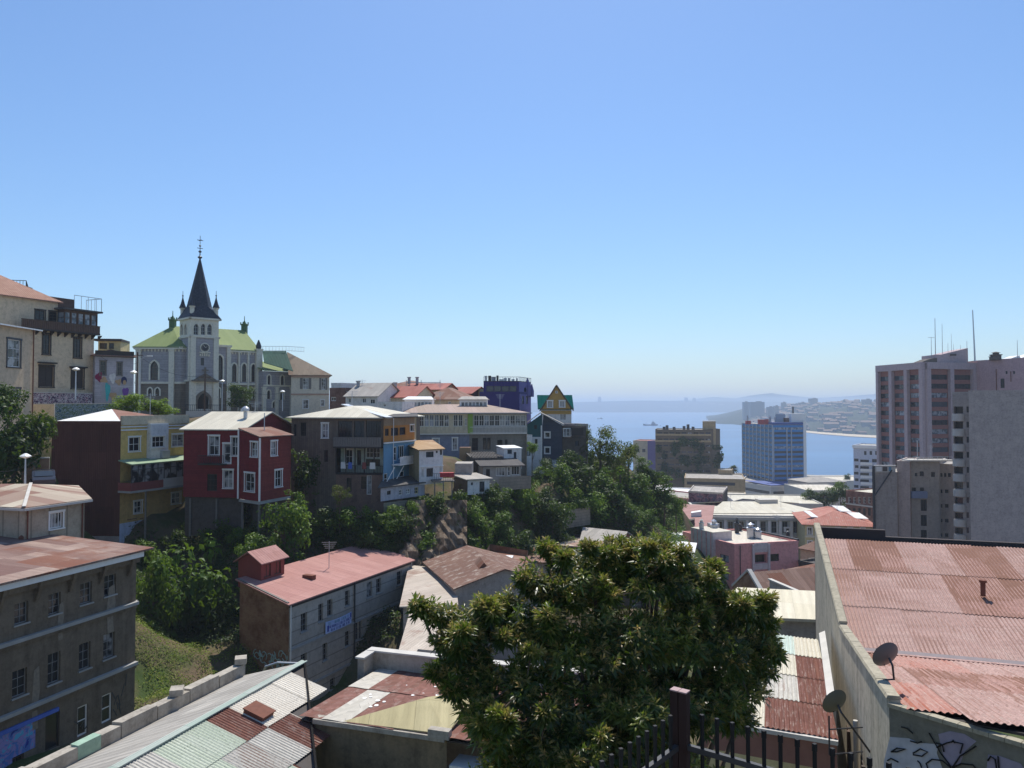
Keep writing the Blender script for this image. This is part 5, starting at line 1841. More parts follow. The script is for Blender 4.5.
# corner turret at the right and the portal details
pier(FR + U * .2, zg, ze + .3, 1.3, .7)
b = MB()
b.lathe(V3(FR + U * .2, ze + .5) + V3(N, 0) * .2, [(.5, 0), (.6, .6), (.1, 1.9)], 6)
ch.part('corner_finial', b, 'slate')
b = MB()
q = V3(T0 + U * 2.75, Z(381.5, 149)) + V3(N, 0) * .1
b.obox(q - V3(U, 0) * 2.6, V3(U, 0) * 5.2, V3(N, 0) * .9, (0, 0, .3))
b.prism([q - V3(U, 0) * 2.2 + Vector((0, 0, .3)), q + V3(U, 0) * 2.2 + Vector((0, 0, .3)), q + Vector((0, 0, 1.6))], V3(N, 0) * .7)
b.obox(q - V3(U, 0) * .15 + Vector((0, 0, 1.5)) + V3(N, 0) * .3, V3(U, 0) * .3, V3(N, 0) * .2, (0, 0, 1.3))
b.obox(q - V3(U, 0) * .6 + Vector((0, 0, 2.1)) + V3(N, 0) * .3, V3(U, 0) * 1.2, V3(N, 0) * .2, (0, 0, .25))
ch.part('portal_canopy', b, 'church_base')
# railing on a low wall before the church
fn = thing('iron_railing', 'black iron railing on a low pale wall in front of the church', 'railing', V3(G(215, 140), 57.4))
b = MB()
p_, q_ = P(186, 412, 141), P(262, 412, 148)
b.bar(p_ + Vector((0, 0, -.4)), q_ + Vector((0, 0, -.4)), .3, h=1.2)
b.build('base_wall', MATS['pale_concrete'], fn)
railing(fn, [p_ + Vector((0, 0, .2)), q_ + Vector((0, 0, .2))], 1.1, MATS['black_iron'], .35, .03)
# annex with green roof
a0, a1 = G(263.8, 158), G(291, 163)
an = Bld('church_annex', 'low blue-grey annex with light green roof and gothic windows right of the church', 'building', quadfp((263.8, 158), (291, 163), 8), 56.5, Z(371, 158), MATS['church_wall'])
an.walls({0: [((267.5, 375, 270.3, 385.3), GS), ((280.7, 375.3, 283.7, 385.3), GS), ((267, 390, 270.2, 399), GS), ((272.5, 401, 276, 408), GS), ((280, 390.5, 283.5, 400), GS)]})
an.shed(MATS['roof_green'], [an.z1 + .15] * 2 + [Z(361, 165), Z(361, 165)], .3)
cornice(a0, a1, Z(386.5, 160), .35, .15, root=an.root, cc=an.c)
for k in (0, .45, 1):
 pier(a0.lerp(a1, k), 56.5, Z(388, 160), .7, .3, root=an.root, n=Vector((perp_away(a0, a1))) * -1, t=(a1 - a0).normalized())
# cream house right of the annex
p0, p1 = G(290.8, 158), G(329, 159)
cr = Bld('house', 'cream two-storey house with brown hipped roof and dark green roof panel right of the church', 'house', [p0, p1, p1 + Vector((-3.5, 12)), p0 + Vector((-3.5, 12))], 56.5, Z(375, 158), plaster('wall_ivory', (.58, .5, .38), .2))
SH = dict(W_, shutter='grey_wood', grid=(2, 3))
cr.walls({0: [((302.8, 378, 308.5, 389), SH), ((321.3, 378, 325.3, 389.8), SH), ((303, 399.8, 308.3, 408.5), dict(WT)), ((321, 399.8, 324.5, 406), WT)]})
cr.band(0, Z(377.2, 158), .45, .3, plain('paint_salmon', (.4, .24, .17), .7))
cr.band(0, Z(395, 158), .3, .12, 'paint_salmon')
ro_ = (metal('roof_olive', (.2, .155, .11), (.26, .2, .14), .25, sheet=(1, 4), pitch=.25))
o_ = cr.off(.55)
ap_ = P(287, 351.8, 165)
O_ = [V3(p, cr.z1) for p in o_]
cr.slabs([[O_[0], O_[1], ap_], [O_[1], O_[2], ap_], [O_[2], O_[3], ap_], [O_[3], O_[0], ap_]], ro_)
b = MB()
q = [P(262.5, 351.5, 163), P(286, 351.5, 163), P(293, 371.5, 157), P(264, 363, 158)]
b.prism(q, (0, 0, .12))
cr.part('roof', b, metal('roof_deep_green', (.02, .07, .05), (.03, .09, .065), 0, sheet=(1, 2), pitch=.3), 'dark green roof panel')
railing(cr.root, [q[0] + Vector((0, 0, .1)), q[1] + Vector((0, 0, .1)), q[1] + Vector((3, 3, .1))], 1.0, MATS['galvanised'], .7, .03)
# ================================================================== houses at the far left
p0, p1 = G(-45, 74), G(32.6, 86)
nn_ = perp_away(p0, p1)
zt = Z(330, 86)
L1 = Bld('house', 'plain beige house with white-edged roof and dark-framed windows at the left frame edge', 'house', [p0, p1, p1 + nn_ * 6, p0 + nn_ * 6], 53, zt, MATS['plaster_beige'])
WBK = dict(W_, trim='dark_paint', tw=.16, frame='white_paint', grid=(2, 3))
L1.walls({0: [((7.3, 339, 20.3, 367.5), WBK), ((5, 388.5, 19.7, 396.5), dict(WBK, grid=(3, 1)))]})
L1.shed(MATS['roof_white'], [zt + .05] * 2 + [zt + 1.2] * 2, .6, .14)
b = MB()
A_, t_, n_, L_ = L1.fr(0)
b.tube([V3(p1, 53) + n_ * .1 - t_ * .2, V3(p1, zt) + n_ * .1 - t_ * .2], .06)
L1.part('drainpipe', b, 'rusty_iron')
p0, p1 = G(28, 94), G(92.8, 102)
nn_ = perp_away(p0, p1)
zt, zbal = Z(327, 102), Z(335.5, 102)
plaster('wall_ivory_old', (.52, .42, .29), .4)
L2 = Bld('house', 'large cream house with dark shuttered windows and wooden wrap balcony at upper left', 'house', [p0, p1, p1 + nn_ * 12, p0 + nn_ * 12], 57, zbal, MATS['wall_ivory_old'])
DSH = dict(frame='dark_wood', glass='glass_dark', grid=(2, 4), fw=.12, trim='dark_wood', tw=.16)
L2.walls({0: [((43, 334, 50, 354.5), DSH), ((74, 338, 81, 358), DSH), ((39.5, 366, 53.3, 387), dict(DSH, glass='dark_wood')), ((71.7, 368.5, 83.4, 388.5), dict(DSH, glass='dark_wood'))]})
A_, t_, n_, L_ = L2.fr(0)
for px in (38.5, 53.5, 70.8, 84.2):      # hoods over the shuttered windows
 pass
for pa_, pb_, py_ in ((37.5, 55, 364.5), (69.5, 85.5, 367.3)):
 b = MB()
 ua, ub = px_u(L2, 0, pa_, py_), px_u(L2, 0, pb_, py_)
 b.obox(V3(A_ + t_.xy * ua, Z(py_, 98)) + n_ * .02, t_ * (ub - ua), n_ * .5, (0, 0, .18))
 L2.part('window_hood', b, 'dark_wood')
ub0 = -1.5
b = MB()
b.obox(V3(A_ + t_.xy * ub0, zbal) + n_ * .0, t_ * (L_ - ub0 + .3), n_ * .8, (0, 0, .2))
b.obox(V3(A_, zbal) - n_ * 12.5, t_ * (L_ + .3), n_ * 12.5, (0, 0, .12))
L2.part('balcony_floor', b, 'dark_wood')
b = MB()
k = 44
for i in range(k):
 b.obox(V3(A_ + t_.xy * (ub0 + (L_ - ub0 + .3) * i / k), zbal + .2) + n_ * .72, t_ * ((L_ - ub0 + .3) / k - .03), n_ * .05, (0, 0, .95))
b.obox(V3(A_ + t_.xy * ub0, zbal + 1.12) + n_ * .68, t_ * (L_ - ub0 + .3), n_ * .13, (0, 0, .09))
L2.part('balcony_railing', b, 'brown_wood')
for i in range(13):
 b = MB()
 q = V3(A_ + t_.xy * (L_ + .5 - i * .95), zbal - .02) + n_ * .02
 b.prism([q, q + n_ * .7, q + n_ * .6 - Vector((0, 0, .16)), q - Vector((0, 0, .55))], t_ * .14)
 L2.part('bracket', b, 'dark_wood')
# set-back attic storey
ai, a2 = A_ - n_.xy * .8 - t_.xy * 7, A_ - n_.xy * .8 + t_.xy * px_u(L2, 0, 62, 320)
f2 = [ai, a2, a2 + nn_ * 9, ai + nn_ * 9]
fc = sum(f2, Vector((0, 0))) / 4
zat = Z(301, 97)
for i in range(4):
 wall(L2.root, f2[i], f2[(i + 1) % 4], zbal + .13, zat, MATS['wall_ivory_old'], [((35, 309.5, 45, 323), dict(DSH, tw=.1)), ((49, 311, 58.7, 324), dict(DSH, tw=.1))] if i == 0 else (), fc)
rt = MB()
zr_ = Z(284, 102)
R_ = [f2[0] - nn_ * .5, f2[1] - nn_ * .5 + t_.xy * .4, f2[2] + nn_ * .4 + t_.xy * .4, f2[3] + nn_ * .4]
m1, m2_ = V3((R_[0] + R_[3]) / 2, zr_ + .6), V3((R_[1] + R_[2]) / 2 - t_.xy * 6.5, zr_ + .6)
V = [V3(p, zat) for p in R_]
L2.slabs([[V[0], V[1], m2_, m1], [V[1], V[2], m2_], [V[2], V[3], m1, m2_]], metal('roof_tile', (.3, .16, .11), (.38, .22, .16), .15, sheet=(.3, .4), pitch=.3, bump=.8), .14)
# glazed veranda at the right end
va, vb = A_ + n_.xy * .5 + t_.xy * (L_ - 4.6), A_ + n_.xy * .5 + t_.xy * (L_ + .1)
f3 = [va, vb, vb - n_.xy * 5, va - n_.xy * 5]
fc3 = sum(f3, Vector((0, 0))) / 4
zv = Z(313.5, 102)
VG = dict(frame='brown_wood', glass='glass_pale', grid=(1, 2), fw=.08)
for i in (0, 1, 3):
 L3_ = (f3[(i + 1) % 4] - f3[i]).length
 k = 5 if i == 0 else 3
 wall(L2.root, f3[i], f3[(i + 1) % 4], zbal + .95, zv, MATS['brown_wood'], [(('m', L3_ * (j + .5) / k, zbal + 1.2, L3_ / k - .15, zv - zbal - 1.45), VG) for j in range(k)], fc3, name='veranda')
b = MB()
b.prism([V3(p, zv) for p in (va - t_.xy * .5 + n_.xy * .5, vb + t_.xy * .4 + n_.xy * .5, vb + t_.xy * .4 - n_.xy * 5.5, va - t_.xy * .5 - n_.xy * 5.5)], (0, 0, .22))
L2.part('veranda_roof', b, 'roof_dark')
b = MB()
q = V3(va - t_.xy * 2.2 - n_.xy * 2, zv + .2)
b.obox(q, t_ * 5, -n_ * 3.5, (0, 0, 1.5))
L2.part('roof_room', b, 'brown_wood')
railing(L2.root, [q + t_ * 5 + Vector((0, 0, .2)), q + t_ * 9 + Vector((0, 0, .2)), q + t_ * 9 - n_ * 3 + Vector((0, 0, .2))], 1.9, MATS['galvanised'], .8, .03)
railing(L2.root, [V3(P(-5, 288, 100).xy, Z(288, 100)), V3(P(26, 289, 101).xy, Z(289, 101)), V3(P(28, 289, 106).xy, Z(289, 101))], 1.1, MATS['dark_wood'], .35, .03)
b = MB()
b.obox(P(-6, 289, 102), (3.6, .6, 0), (-.4, 2.5, 0), (0, 0, .6))
L2.part('roof_terrace', b, 'dark_wood')
# mural house
p0, p1 = G(94, 101), G(132.8, 104)
mh = Bld('house', 'lilac-grey house with painted figures on its wall and small yellow attic, left of the church', 'house', quadfp((94, 101), (132.8, 104), 9), 56.5, Z(355, 101), plaster('wall_lilac', (.4, .37, .39), .3, boards=.25))
mh.walls({0: [((100.3, 361, 105.7, 375), dict(W_, frame='grey_wood', trim='grey_wood', grid=(2, 3))), ((117.4, 362.5, 121.7, 375.5), dict(W_, frame='grey_wood', trim='grey_wood', grid=(2, 3)))]})
mh.band(0, Z(356.3, 101), .8, .25, 'dark_wood')
mh.hip(MATS['roof_brown'], 1.0, .4)
at = quadfp((97, 104), (119.5, 104.5), 4)
atc = sum(at, Vector((0, 0))) / 4
for i in range(4):
 wall(mh.root, at[i], at[(i + 1) % 4], mh.z1, Z(341, 104), MATS['plaster_yellow'], [((99.5, 343, 107, 349), dict(WD, grid=(3, 1))), ((109, 343, 114, 349), dict(WD, grid=(2, 1)))] if i == 0 else (), atc, name='attic')
b = MB()
b.prism([V3(p, Z(341, 104)) for p in (at[0] + Vector((-.4, -.4)), at[1] + Vector((.3, -.4)), at[2], at[3])], (0, 0, .3))
mh.part('attic_roof', b, 'roof_dark')
A_, t_, n_, L_ = mh.fr(0)
def paint(px, py, w, h, mat, shape=0, lift=.006):
 """flat painted shape on the mural wall centred at the pixel"""
 u0, u1, v0, v1 = uvrect(A_, t_.xy, n_.xy, (px - w / 2, py - h / 2, px + w / 2, py + h / 2))
 b = MB()
 k = 14
 cu, cv = (u0 + u1) / 2, (v0 + v1) / 2
 pts = []
 for i in range(k):
  a = 2 * math.pi * i / k
  r = 1 + (.25 * math.sin(3 * a + px) if shape else 0)
  pts.append(V3(A_ + t_.xy * (cu + (u1 - u0) / 2 * r * math.cos(a)), cv + (v1 - v0) / 2 * r * math.sin(a)) + n_ * lift)
 b.prism(pts, n_ * .01)
 b.build('painted_figure', MATS[mat], mh.root)
plain('mural_maroon', (.2, .02, .06), .8)
plain('mural_teal', (.05, .36, .36), .8)
plain('mural_skin', (.4, .26, .15), .8)
plain('mural_violet', (.16, .06, .26), .8)
plain('mural_navy', (.02, .03, .09), .8)
paint(99, 377, 7, 10, 'mural_maroon', 1)
paint(104, 380, 7, 6, 'mural_skin', 1, .018)
paint(107.5, 391, 5, 18, 'mural_teal', 1)
paint(103.5, 392, 4, 16, 'grey_paint', 1)
paint(112.5, 378, 6, 10, 'plaster_white', 1)
paint(113, 396, 7, 8, 'mural_skin', 1)
paint(118.5, 382, 6, 6, 'mural_skin', 1)
paint(124, 380.5, 6, 8, 'mural_navy', 0)
paint(124.5, 382.5, 3.5, 5, 'mural_skin', 0, .018)
paint(125.5, 393, 6, 12, 'mural_violet', 1)
paint(121, 394, 4, 8, 'grey_paint', 1)
# street walls with paintings
def street_wall(label, a, b_, z0, z1, mat, d=.3, cap='pale_concrete'):
 w = thing('street_wall', label, 'wall', V3(G(*a), z0))
 p0, p1 = G(*a), G(*b_)
 n = perp_away(p0, p1)
 for q0_, q1_ in ((p0, p1), (p1, p1 + n * d), (p1 + n * d, p0 + n * d), (p0 + n * d, p0)):
  wall(w, q0_, q1_, z0, z1, mat if q0_ == p0 and q1_ == p1 else MATS['concrete_wall'], (), (p0 + p1) / 2 + n * d / 2)
 b = MB()
 b.obox(V3(p0 - n * .05, z1), V3(p1 - p0, 0), V3(n, 0) * (d + .1), (0, 0, .1))
 b.build('coping', MATS[cap], w)
 return w
mural('mural_crowd', [(.5, .35, .38), (.55, .52, .5), (.06, .03, .08), (.5, .4, .42), (.22, .06, .1), (.58, .55, .55)], 2.4, dark=.35)
mural('mural_town', [(.06, .12, .16), (.25, .33, .38), (.1, .16, .1), (.3, .36, .4), (.04, .06, .12)], 2.2, dark=.0, seed=4)
street_wall('street wall painted with a crowd of pink and white faces below the cream balcony house', (32.8, 93.3), (92, 100.6), 57.5, Z(393.3, 97), MATS['mural_crowd'])
street_wall('street wall painted with a blue townscape under the pink crowd wall', (53, 93), (116, 96.5), 56.5, Z(404, 94), MATS['mural_town'])
street_wall('pale plastered garden wall behind the left trees', (33, 91), (54, 91.5), 56, Z(404.5, 91), MATS['plaster_cream'])
street_wall('pinkish brick garden wall beside the parked cars', (22, 70), (50, 71), 52, Z(459, 70), MATS['brick_brown'])
def lamp_post(label, px, pyt, pyb, Y, arm=0, cat='street lamp'):
 c = P(px, pyb, Y)
 h = Z(pyt, Y) - c.z
 r = thing('street_lamp', label, cat, c, 'street lamps on the left hill')
 b = MB()
 b.tube([c, c + Vector((0, 0, h * .5)), c + Vector((0, 0, h - .25))], [.09, .07, .05], 8)
 if arm:
  b.tube([c + Vector((0, 0, h - .3)), c + Vector((arm * .5, 0, h + .2)), c + Vector((arm, 0, h + .3))], .04, 6)
 b.build('pole', MATS['galvanised'], r)
 b = MB()
 t = c + Vector((arm, 0, h))
 if arm:
  b.box(t + Vector((.1, 0, .3)), .75, .28, .14)
 else:
  b.lathe(t + Vector((0, 0, -.28)), [(.1, 0), (.42, .12), (.45, .2), (.2, .36), (.05, .42)], 10)
 b.build('lamp_head', MATS['lamp_glass'], r)
lamp_post('street lamp with pale head in front of the left trees', 25, 455, 487, 64)
lamp_post('street lamp standing before the pink crowd mural', 75.5, 368.5, 399, 92)
lamp_post('street lamp by the wall between mural house and church', 133, 371.5, 408, 98)
lamp_post('street lamp with angled arm at the left corner of the church', 139.5, 358, 408, 112, 1.3)
lamp_post('street lamp in front of the church nave', 222, 380.5, 411, 135)
lamp_post('street lamp in front of the church annex', 282.5, 391, 411, 135)
for px, lb, pt in ((204.5, 'wooden utility pole in front of the church portal', 374), (136.5, 'leaning utility pole beside the mural house', 352)):
 c = P(px, 411, 118)
 r = thing('utility_pole', lb, 'utility pole', c)
 b = MB()
 h = Z(pt, 118) - c.z
 b.tube([c, c + Vector((.05, 0, h))], [.16, .11], 8)
 b.build('pole', MATS['brown_wood'], r)
 b = MB()
 b.bar(c + Vector((-.9, 0, h - .5)), c + Vector((.9, 0, h - .5)), .12)
 b.build('crossarm', MATS['brown_wood'], r)
def cable(label, a, b_, sag, r=.02, grp='overhead cables on the left hill'):
 a, b_ = Vector(a), Vector(b_)
 pts = [a.lerp(b_, k / 10) - Vector((0, 0, sag * 4 * (k / 10) * (1 - k / 10))) for k in range(11)]
 b = MB()
 b.tube(pts, r, 5)
 b.build('overhead_cable', MATS['black_iron'], None, label, 'cable', grp)
cable('thin black cable crossing in front of the church portal', P(136.5, 354, 118), P(204.5, 376, 118), 1.2)
cable('thin black cable from the church portal pole towards the annex', P(204.5, 376, 118), P(283, 393, 134), 1.2)
cable('upper pale cable hanging before the left trees', P(-12, 470, 60), P(40, 458, 66), .5)
cable('lower pale cable hanging before the left trees', P(-12, 479, 60), P(40, 463, 66), .5)
cable('cable from mural house down to the street lamp', P(100, 356, 100), P(139, 362, 111), .8)
# parked cars
def car(label, c, rz, mat, s=1.0):
 r = thing('parked_car', label, 'car', c, 'cars parked beside the rust wall')
 M = Matrix.Rotation(rz, 3, 'Z')
 def T(p):
  return Vector(c) + M @ (Vector(p) * s)
 prof = [(-2.1, .35), (-2.15, .75), (-1.9, .95), (-1.5, 1.0), (-1.0, 1.42), (.3, 1.45), (.95, 1.0), (1.8, .88), (2.1, .65), (2.1, .35)]
 b = MB()
 b.prism([T((x, -.85, z)) for x, z in prof], M @ Vector((0, 1.7, 0)) * s)
 b.build('body', MATS[mat], r)
 for y in (-.856, .852):
  b = MB()
  b.prism([T((x, y, z)) for x, z in ((-1.35, 1.0), (-.92, 1.34), (.25, 1.36), (.78, 1.0))], M @ Vector((0, .006, 0)))
  b.build('window', MATS['glass_mid'], r)
 for x0, z0, x1, z1, nm in ((-1.53, 1.02, -1.03, 1.42, 'rear_window'), (.35, 1.45, .95, 1.02, 'windscreen')):
  b = MB()
  dx = -.01 if nm[0] == 'r' else .012
  b.prism([T((x0 + dx, -.7, z0 + .02)), T((x0 + dx, .7, z0 + .02)), T((x1 + dx, .65, z1 + .01)), T((x1 + dx, -.65, z1 + .01))], M @ Vector((dx * .5, 0, .01)))
  b.build(nm, MATS['glass_mid'], r)
 for x in (-1.35, 1.3):
  for y in (-.82, .82):
   b = MB()
   b.tube([T((x, y - .1, .33)), T((x, y + .1, .33))], .33 * s, 14)
   w_ = b.build('wheel', MATS['tyre_rubber'], r)
   b = MB()
   b.tube([T((x, y - .108, .33)), T((x, y + .108, .33))], .19 * s, 10)
   b.build('rim', MATS['galvanised'], w_)
 for y in (-.6, .6):
  b = MB()
  b.box(T((2.1, y, .68)), .06, .3, .14, rz)
  b.build('headlight', MATS['lamp_glass'], r)
car('dark parked car nearest the rust sheet wall', P(43, 486.5, 68), 2.15, 'car_dark')
# ================================================================== grey building with pink roof
N0, L0 = G(290.6, 62), G(241.5, 66)
E0 = G(412, 79.3)
M0 = L0 + (E0 - N0)
ze_, zl_ = Z(605, 62), Z(581, 66)
plaster('wall_grey_rows', (.4, .355, .3), .5, boards=1.1, bump=.3)
fp = [N0, E0, M0, L0]
BG = Bld('building', 'long grey three-storey building with pink tin roof, small roof hut and a banner', 'building', fp, 33.5, ze_, MATS['wall_grey_rows'])
tops = [(300.8, 612, 307, 632.5), (318.4, 603, 323.3, 622.4), (327.3, 598.5, 332.5, 617), (344.9, 589.8, 349.6, 606.7), (366.7, 581, 372.3, 598), (376.3, 577.6, 381.2, 593.8), (396.9, 570.4, 401.8, 585.6)]
mids = [(300.8, 652.4, 306.7, 664), (322.6, 642.3, 327.3, 661.3), (344.9, 630, 350, 647.2), (355.4, 621.2, 358.6, 640.7), (359, 620, 362.2, 639.5), (371.4, 614.9, 376.5, 632), (396.9, 604.4, 401.8, 620.3), (393.9, 638.3, 399.2, 651), (376, 648, 381, 660), (352, 664, 357, 676), (330, 677, 335, 690)]
BG.walls({0: [(r, dict(SASH, glass=['glass_dark', 'glass_mid', 'glass_dark', 'glass_curtain'])) for r in tops + mids]}, {3: MATS['brick_brown'], 2: MATS['plaster_grey'], 1: MATS['plaster_grey']}, caps={3: [((N0 - L0).length * .0 + .01, zl_)], 1: [((M0 - E0).length - .01, zl_)]})
o = BG.off(.3)
BG.slabs([[V3(o[0], ze_ + .12), V3(o[1], ze_ + .12), V3(o[2], zl_ + .2), V3(o[3], zl_ + .2)]], MATS['roof_pink'], .1)
A_, t_, n_, L_ = BG.fr(0)
for z in (Z(652, 62), Z(697, 62)):
 BG.band(0, z, .18, .12, 'concrete')
BG.band(0, ze_ - .25, .22, .1, 'dark_wood', 'eave_board')
for u, m in ((.1, 'white_paint'), (px_u(BG, 0, 354, 620), 'dark_paint'), (L_ - .15, 'grey_paint')):
 b = MB()
 b.tube([V3(A_ + t_.xy * u, 33.6) + n_ * .09, V3(A_ + t_.xy * u, ze_ - .05) + n_ * .09], .07)
 BG.part('drainpipe', b, m)
b = MB()
b.obox(V3(L0, zl_ + .08) + V3((N0 - L0).normalized(), 0) * -.1, V3(N0 - L0, ze_ - zl_) * 1.02, (-.12, -.16, 0), (0, 0, .18))
BG.part('barge_board', b, 'grey_wood')
# roof hut
hc = P(262, 578, 68.2)
du, dv = Vector((.39, .92)), Vector((-.92, .39))
q = [hc.xy + du * a + dv * c_ for a, c_ in ((-1.5, -1.2), (1.5, -1.2), (1.5, 1.3), (-1.5, 1.3))]
qc = sum(q, Vector((0, 0))) / 4
zb_ = zl_ - .8
plain('hut_red', (.2, .045, .035), .8)
for i in range(4):
 wall(BG.root, q[i], q[(i + 1) % 4], zb_, zb_ + 2.3, MATS['hut_red'], [(('m', .8, zb_ + .9, .9, 1.1), dict(DK, glass='hut_red', frame='brown_wood')), (('m', 2.1, zb_ + .9, .9, 1.1), dict(DK, glass='hut_red', frame='brown_wood'))] if i == 0 else (), qc, cap=[((q[(i + 1) % 4] - q[i]).length / 2, zb_ + 3.0)] if i in (1, 3) else None, name='roof_hut')
b = MB()
z0, z1_ = zb_ + 2.25, zb_ + 3.1
w_ = 1.25
for sg in (-1, 1):
 base_ = [hc.xy + du * a + dv * (.05 + sg * 1.55) for a in (-1.8, 1.8)]
 rid = [hc.xy + du * a + dv * .05 for a in (-1.8, 1.8)]
 b.prism([V3(base_[0], z0 - .1), V3(base_[1], z0 - .1), V3(rid[1], z1_), V3(rid[0], z1_)], (0, 0, .08))
BG.part('hut_roof', b, 'roof_pink')
b = MB()
c_ = P(308.5, 575.5, 69)
b.obox(c_ - Vector((.5, .2, .4)), V3(du, 0) * .5, V3(dv, 0) * -1.1, (0, 0, .5))
BG.part('skylight', b, 'rusty_iron')
# graffiti on the brick side
A3, t3_, n3_, L3_ = BG.fr(3)
b = MB()
rg = random.Random(3)
for k in range(26):
 u = L3_ * rg.uniform(.35, .95)
 v = 38.6 + rg.uniform(0, 1.5) * (.5 + u / L3_ * .5)
 q0_ = V3(A3 + t3_.xy * u, v) + n3_ * .02
 a = rg.uniform(0, 6.28)
 pts = [q0_ + t3_ * .35 * math.cos(a + j * .8) + Vector((0, 0, .35 * math.sin(a + j * .8))) for j in range(5)]
 b.tube(pts, .035, 5)
BG.part('graffiti', b, plain('spray_mint', (.3, .42, .38), .8))
# banner
bn = thing('banner', 'blue and white lettered banner hanging on the grey building facade', 'banner', V3(A_, 40))
ua, ub = px_u(BG, 0, 324.3, 628), px_u(BG, 0, 350.2, 614)
zb1, zt1 = Z(634, 64.8), Z(622, 64.8)
zb1, zt1 = H + ray(325, 634)[1] * (A_.y + t_.y * ua), H + ray(325, 622)[1] * (A_.y + t_.y * ua)
q0_ = V3(A_ + t_.xy * ua, zb1) + n_ * .14
Wb, Hb = ub - ua, zt1 - zb1
b = MB()
k = 8
for i in range(k):
 sag = lambda x: -.10 * math.sin(math.pi * x)
 x0, x1 = i / k, (i + 1) / k
 p = [q0_ + t_ * Wb * x0 + Vector((0, 0, sag(x0) * .5)), q0_ + t_ * Wb * x1 + Vector((0, 0, sag(x1) * .5)), q0_ + t_ * Wb * x1 + Vector((0, 0, Hb + sag(x1))), q0_ + t_ * Wb * x0 + Vector((0, 0, Hb + sag(x0)))]
 b.prism(p, n_ * .02)
plain('banner_cloth', (.42, .5, .72), .8, .2, .08)
b.build('cloth', MATS['banner_cloth'], bn)
plain('banner_ink', (.04, .06, .3), .8, .2, .1)
plain('banner_teal', (.12, .28, .4), .8, .2, .1)
for row, (v0, v1, mt, x0, x1) in enumerate(((.66, .9, 'banner_teal', .1, .9), (.38, .6, 'banner_ink', .14, .96), (.1, .32, 'banner_ink', .2, .96))):
 b = MB()
 x = x0
 while x < x1:
  w_ = rg.uniform(.018, .034)
  typ = rg.randrange(5)
  o_ = q0_ + t_ * Wb * x + Vector((0, 0, Hb * v0 - .08 * math.sin(math.pi * x))) + n_ * .025
  hh_ = Hb * (v1 - v0)
  ww = w_ * Wb
  s_ = ww * .3
  b.obox(o_, t_ * s_, n_ * .008, (0, 0, hh_))
  if typ in (0, 1, 3):
   b.obox(o_ + t_ * (ww - s_), t_ * s_, n_ * .008, (0, 0, hh_))
  if typ in (1, 2, 4):
   b.obox(o_ + t_ * s_ + Vector((0, 0, hh_ - s_)), t_ * (ww - 2 * s_), n_ * .008, (0, 0, s_))
  if typ in (0, 2, 3):
   b.obox(o_ + t_ * s_ + Vector((0, 0, hh_ * .42)), t_ * (ww - 2 * s_), n_ * .008, (0, 0, s_))
  if typ in (2, 4):
   b.obox(o_ + t_ * s_, t_ * (ww - 2 * s_), n_ * .008, (0, 0, s_))
  x += w_ + .012 + (.035 if rg.random() < .18 else 0)
 b.build('lettering', MATS[mt], bn)
b = MB()
b.obox(q0_ + t_ * Wb * .06 + Vector((0, 0, Hb * .12)) + n_ * .025, t_ * .22, n_ * .01, (0, 0, Hb * .5))
b.obox(q0_ + t_ * Wb * .94 + Vector((0, 0, Hb * .55)) + n_ * .025, t_ * .18, n_ * .01, (0, 0, Hb * .38))
b.build('emblem', MATS['banner_ink'], bn)
# curved water pipe / handrail near the brick wall and broken wall
b = MB()
c_ = P(283, 664, 58)
b.tube([c_ + Vector((-1.6, 0, -.9)), c_ + Vector((-1.3, 0, -.2)), c_ + Vector((-.4, 0, .1)), c_ + Vector((1.2, 0, .05)), c_ + Vector((1.4, 0, -.6))], .09, 8)
b.build('bent_pipe', MATS['galvanised'], None, 'bent pale pipe beside the brick gable of the grey building', 'pipe')
# ================================================================== foreground: green and grey corrugated roof
R0 = P(304.7, 662, 32)
R1 = P(119, 766, 22.8)
rd = (R1 - R0)
rd.z = 0
R2 = R0 + rd * 1.9
PF = P(237.5, 663, 35.5)
PN = P(22, 766, 25.3)
pdv = PN - PF
pdv.z = 0
PE = PF + pdv * 1.5
Q = P(316, 769, 25.05)
zr = R0.z
zq = PF.z - .55
gl = Bld('warehouse', 'low warehouse in the foreground with patched pale green and rusty corrugated roof', 'building',
   [(R2.x - 4.3, R2.y + 1), (R2.x + 4, R2.y - 1.2), (Q.x, Q.y), (R0.x, R0.y), (PF.x + .2, PF.y - .2)], 39.5, 47.4, MATS['plaster_grey'])
b = MB()
Pin0, Pin1 = Vector((PF.x + .32, PF.y, zq)), Vector((PE.x + .32, PE.y, zq))
b.prism([R0, R2, Pin1, Pin0], (0, 0, -.08))
metal('roof_slate_grey', (.3, .28, .25), (.4, .375, .33), .06, rc=(.2, .15, .11), sheet=(1.6, 1.3), pitch=.5, stain=.7, bump=.35, line=.6, rough=.85)
gl.part('roof', b, 'roof_slate_grey', 'dull grey weathered slope beside the parapet')
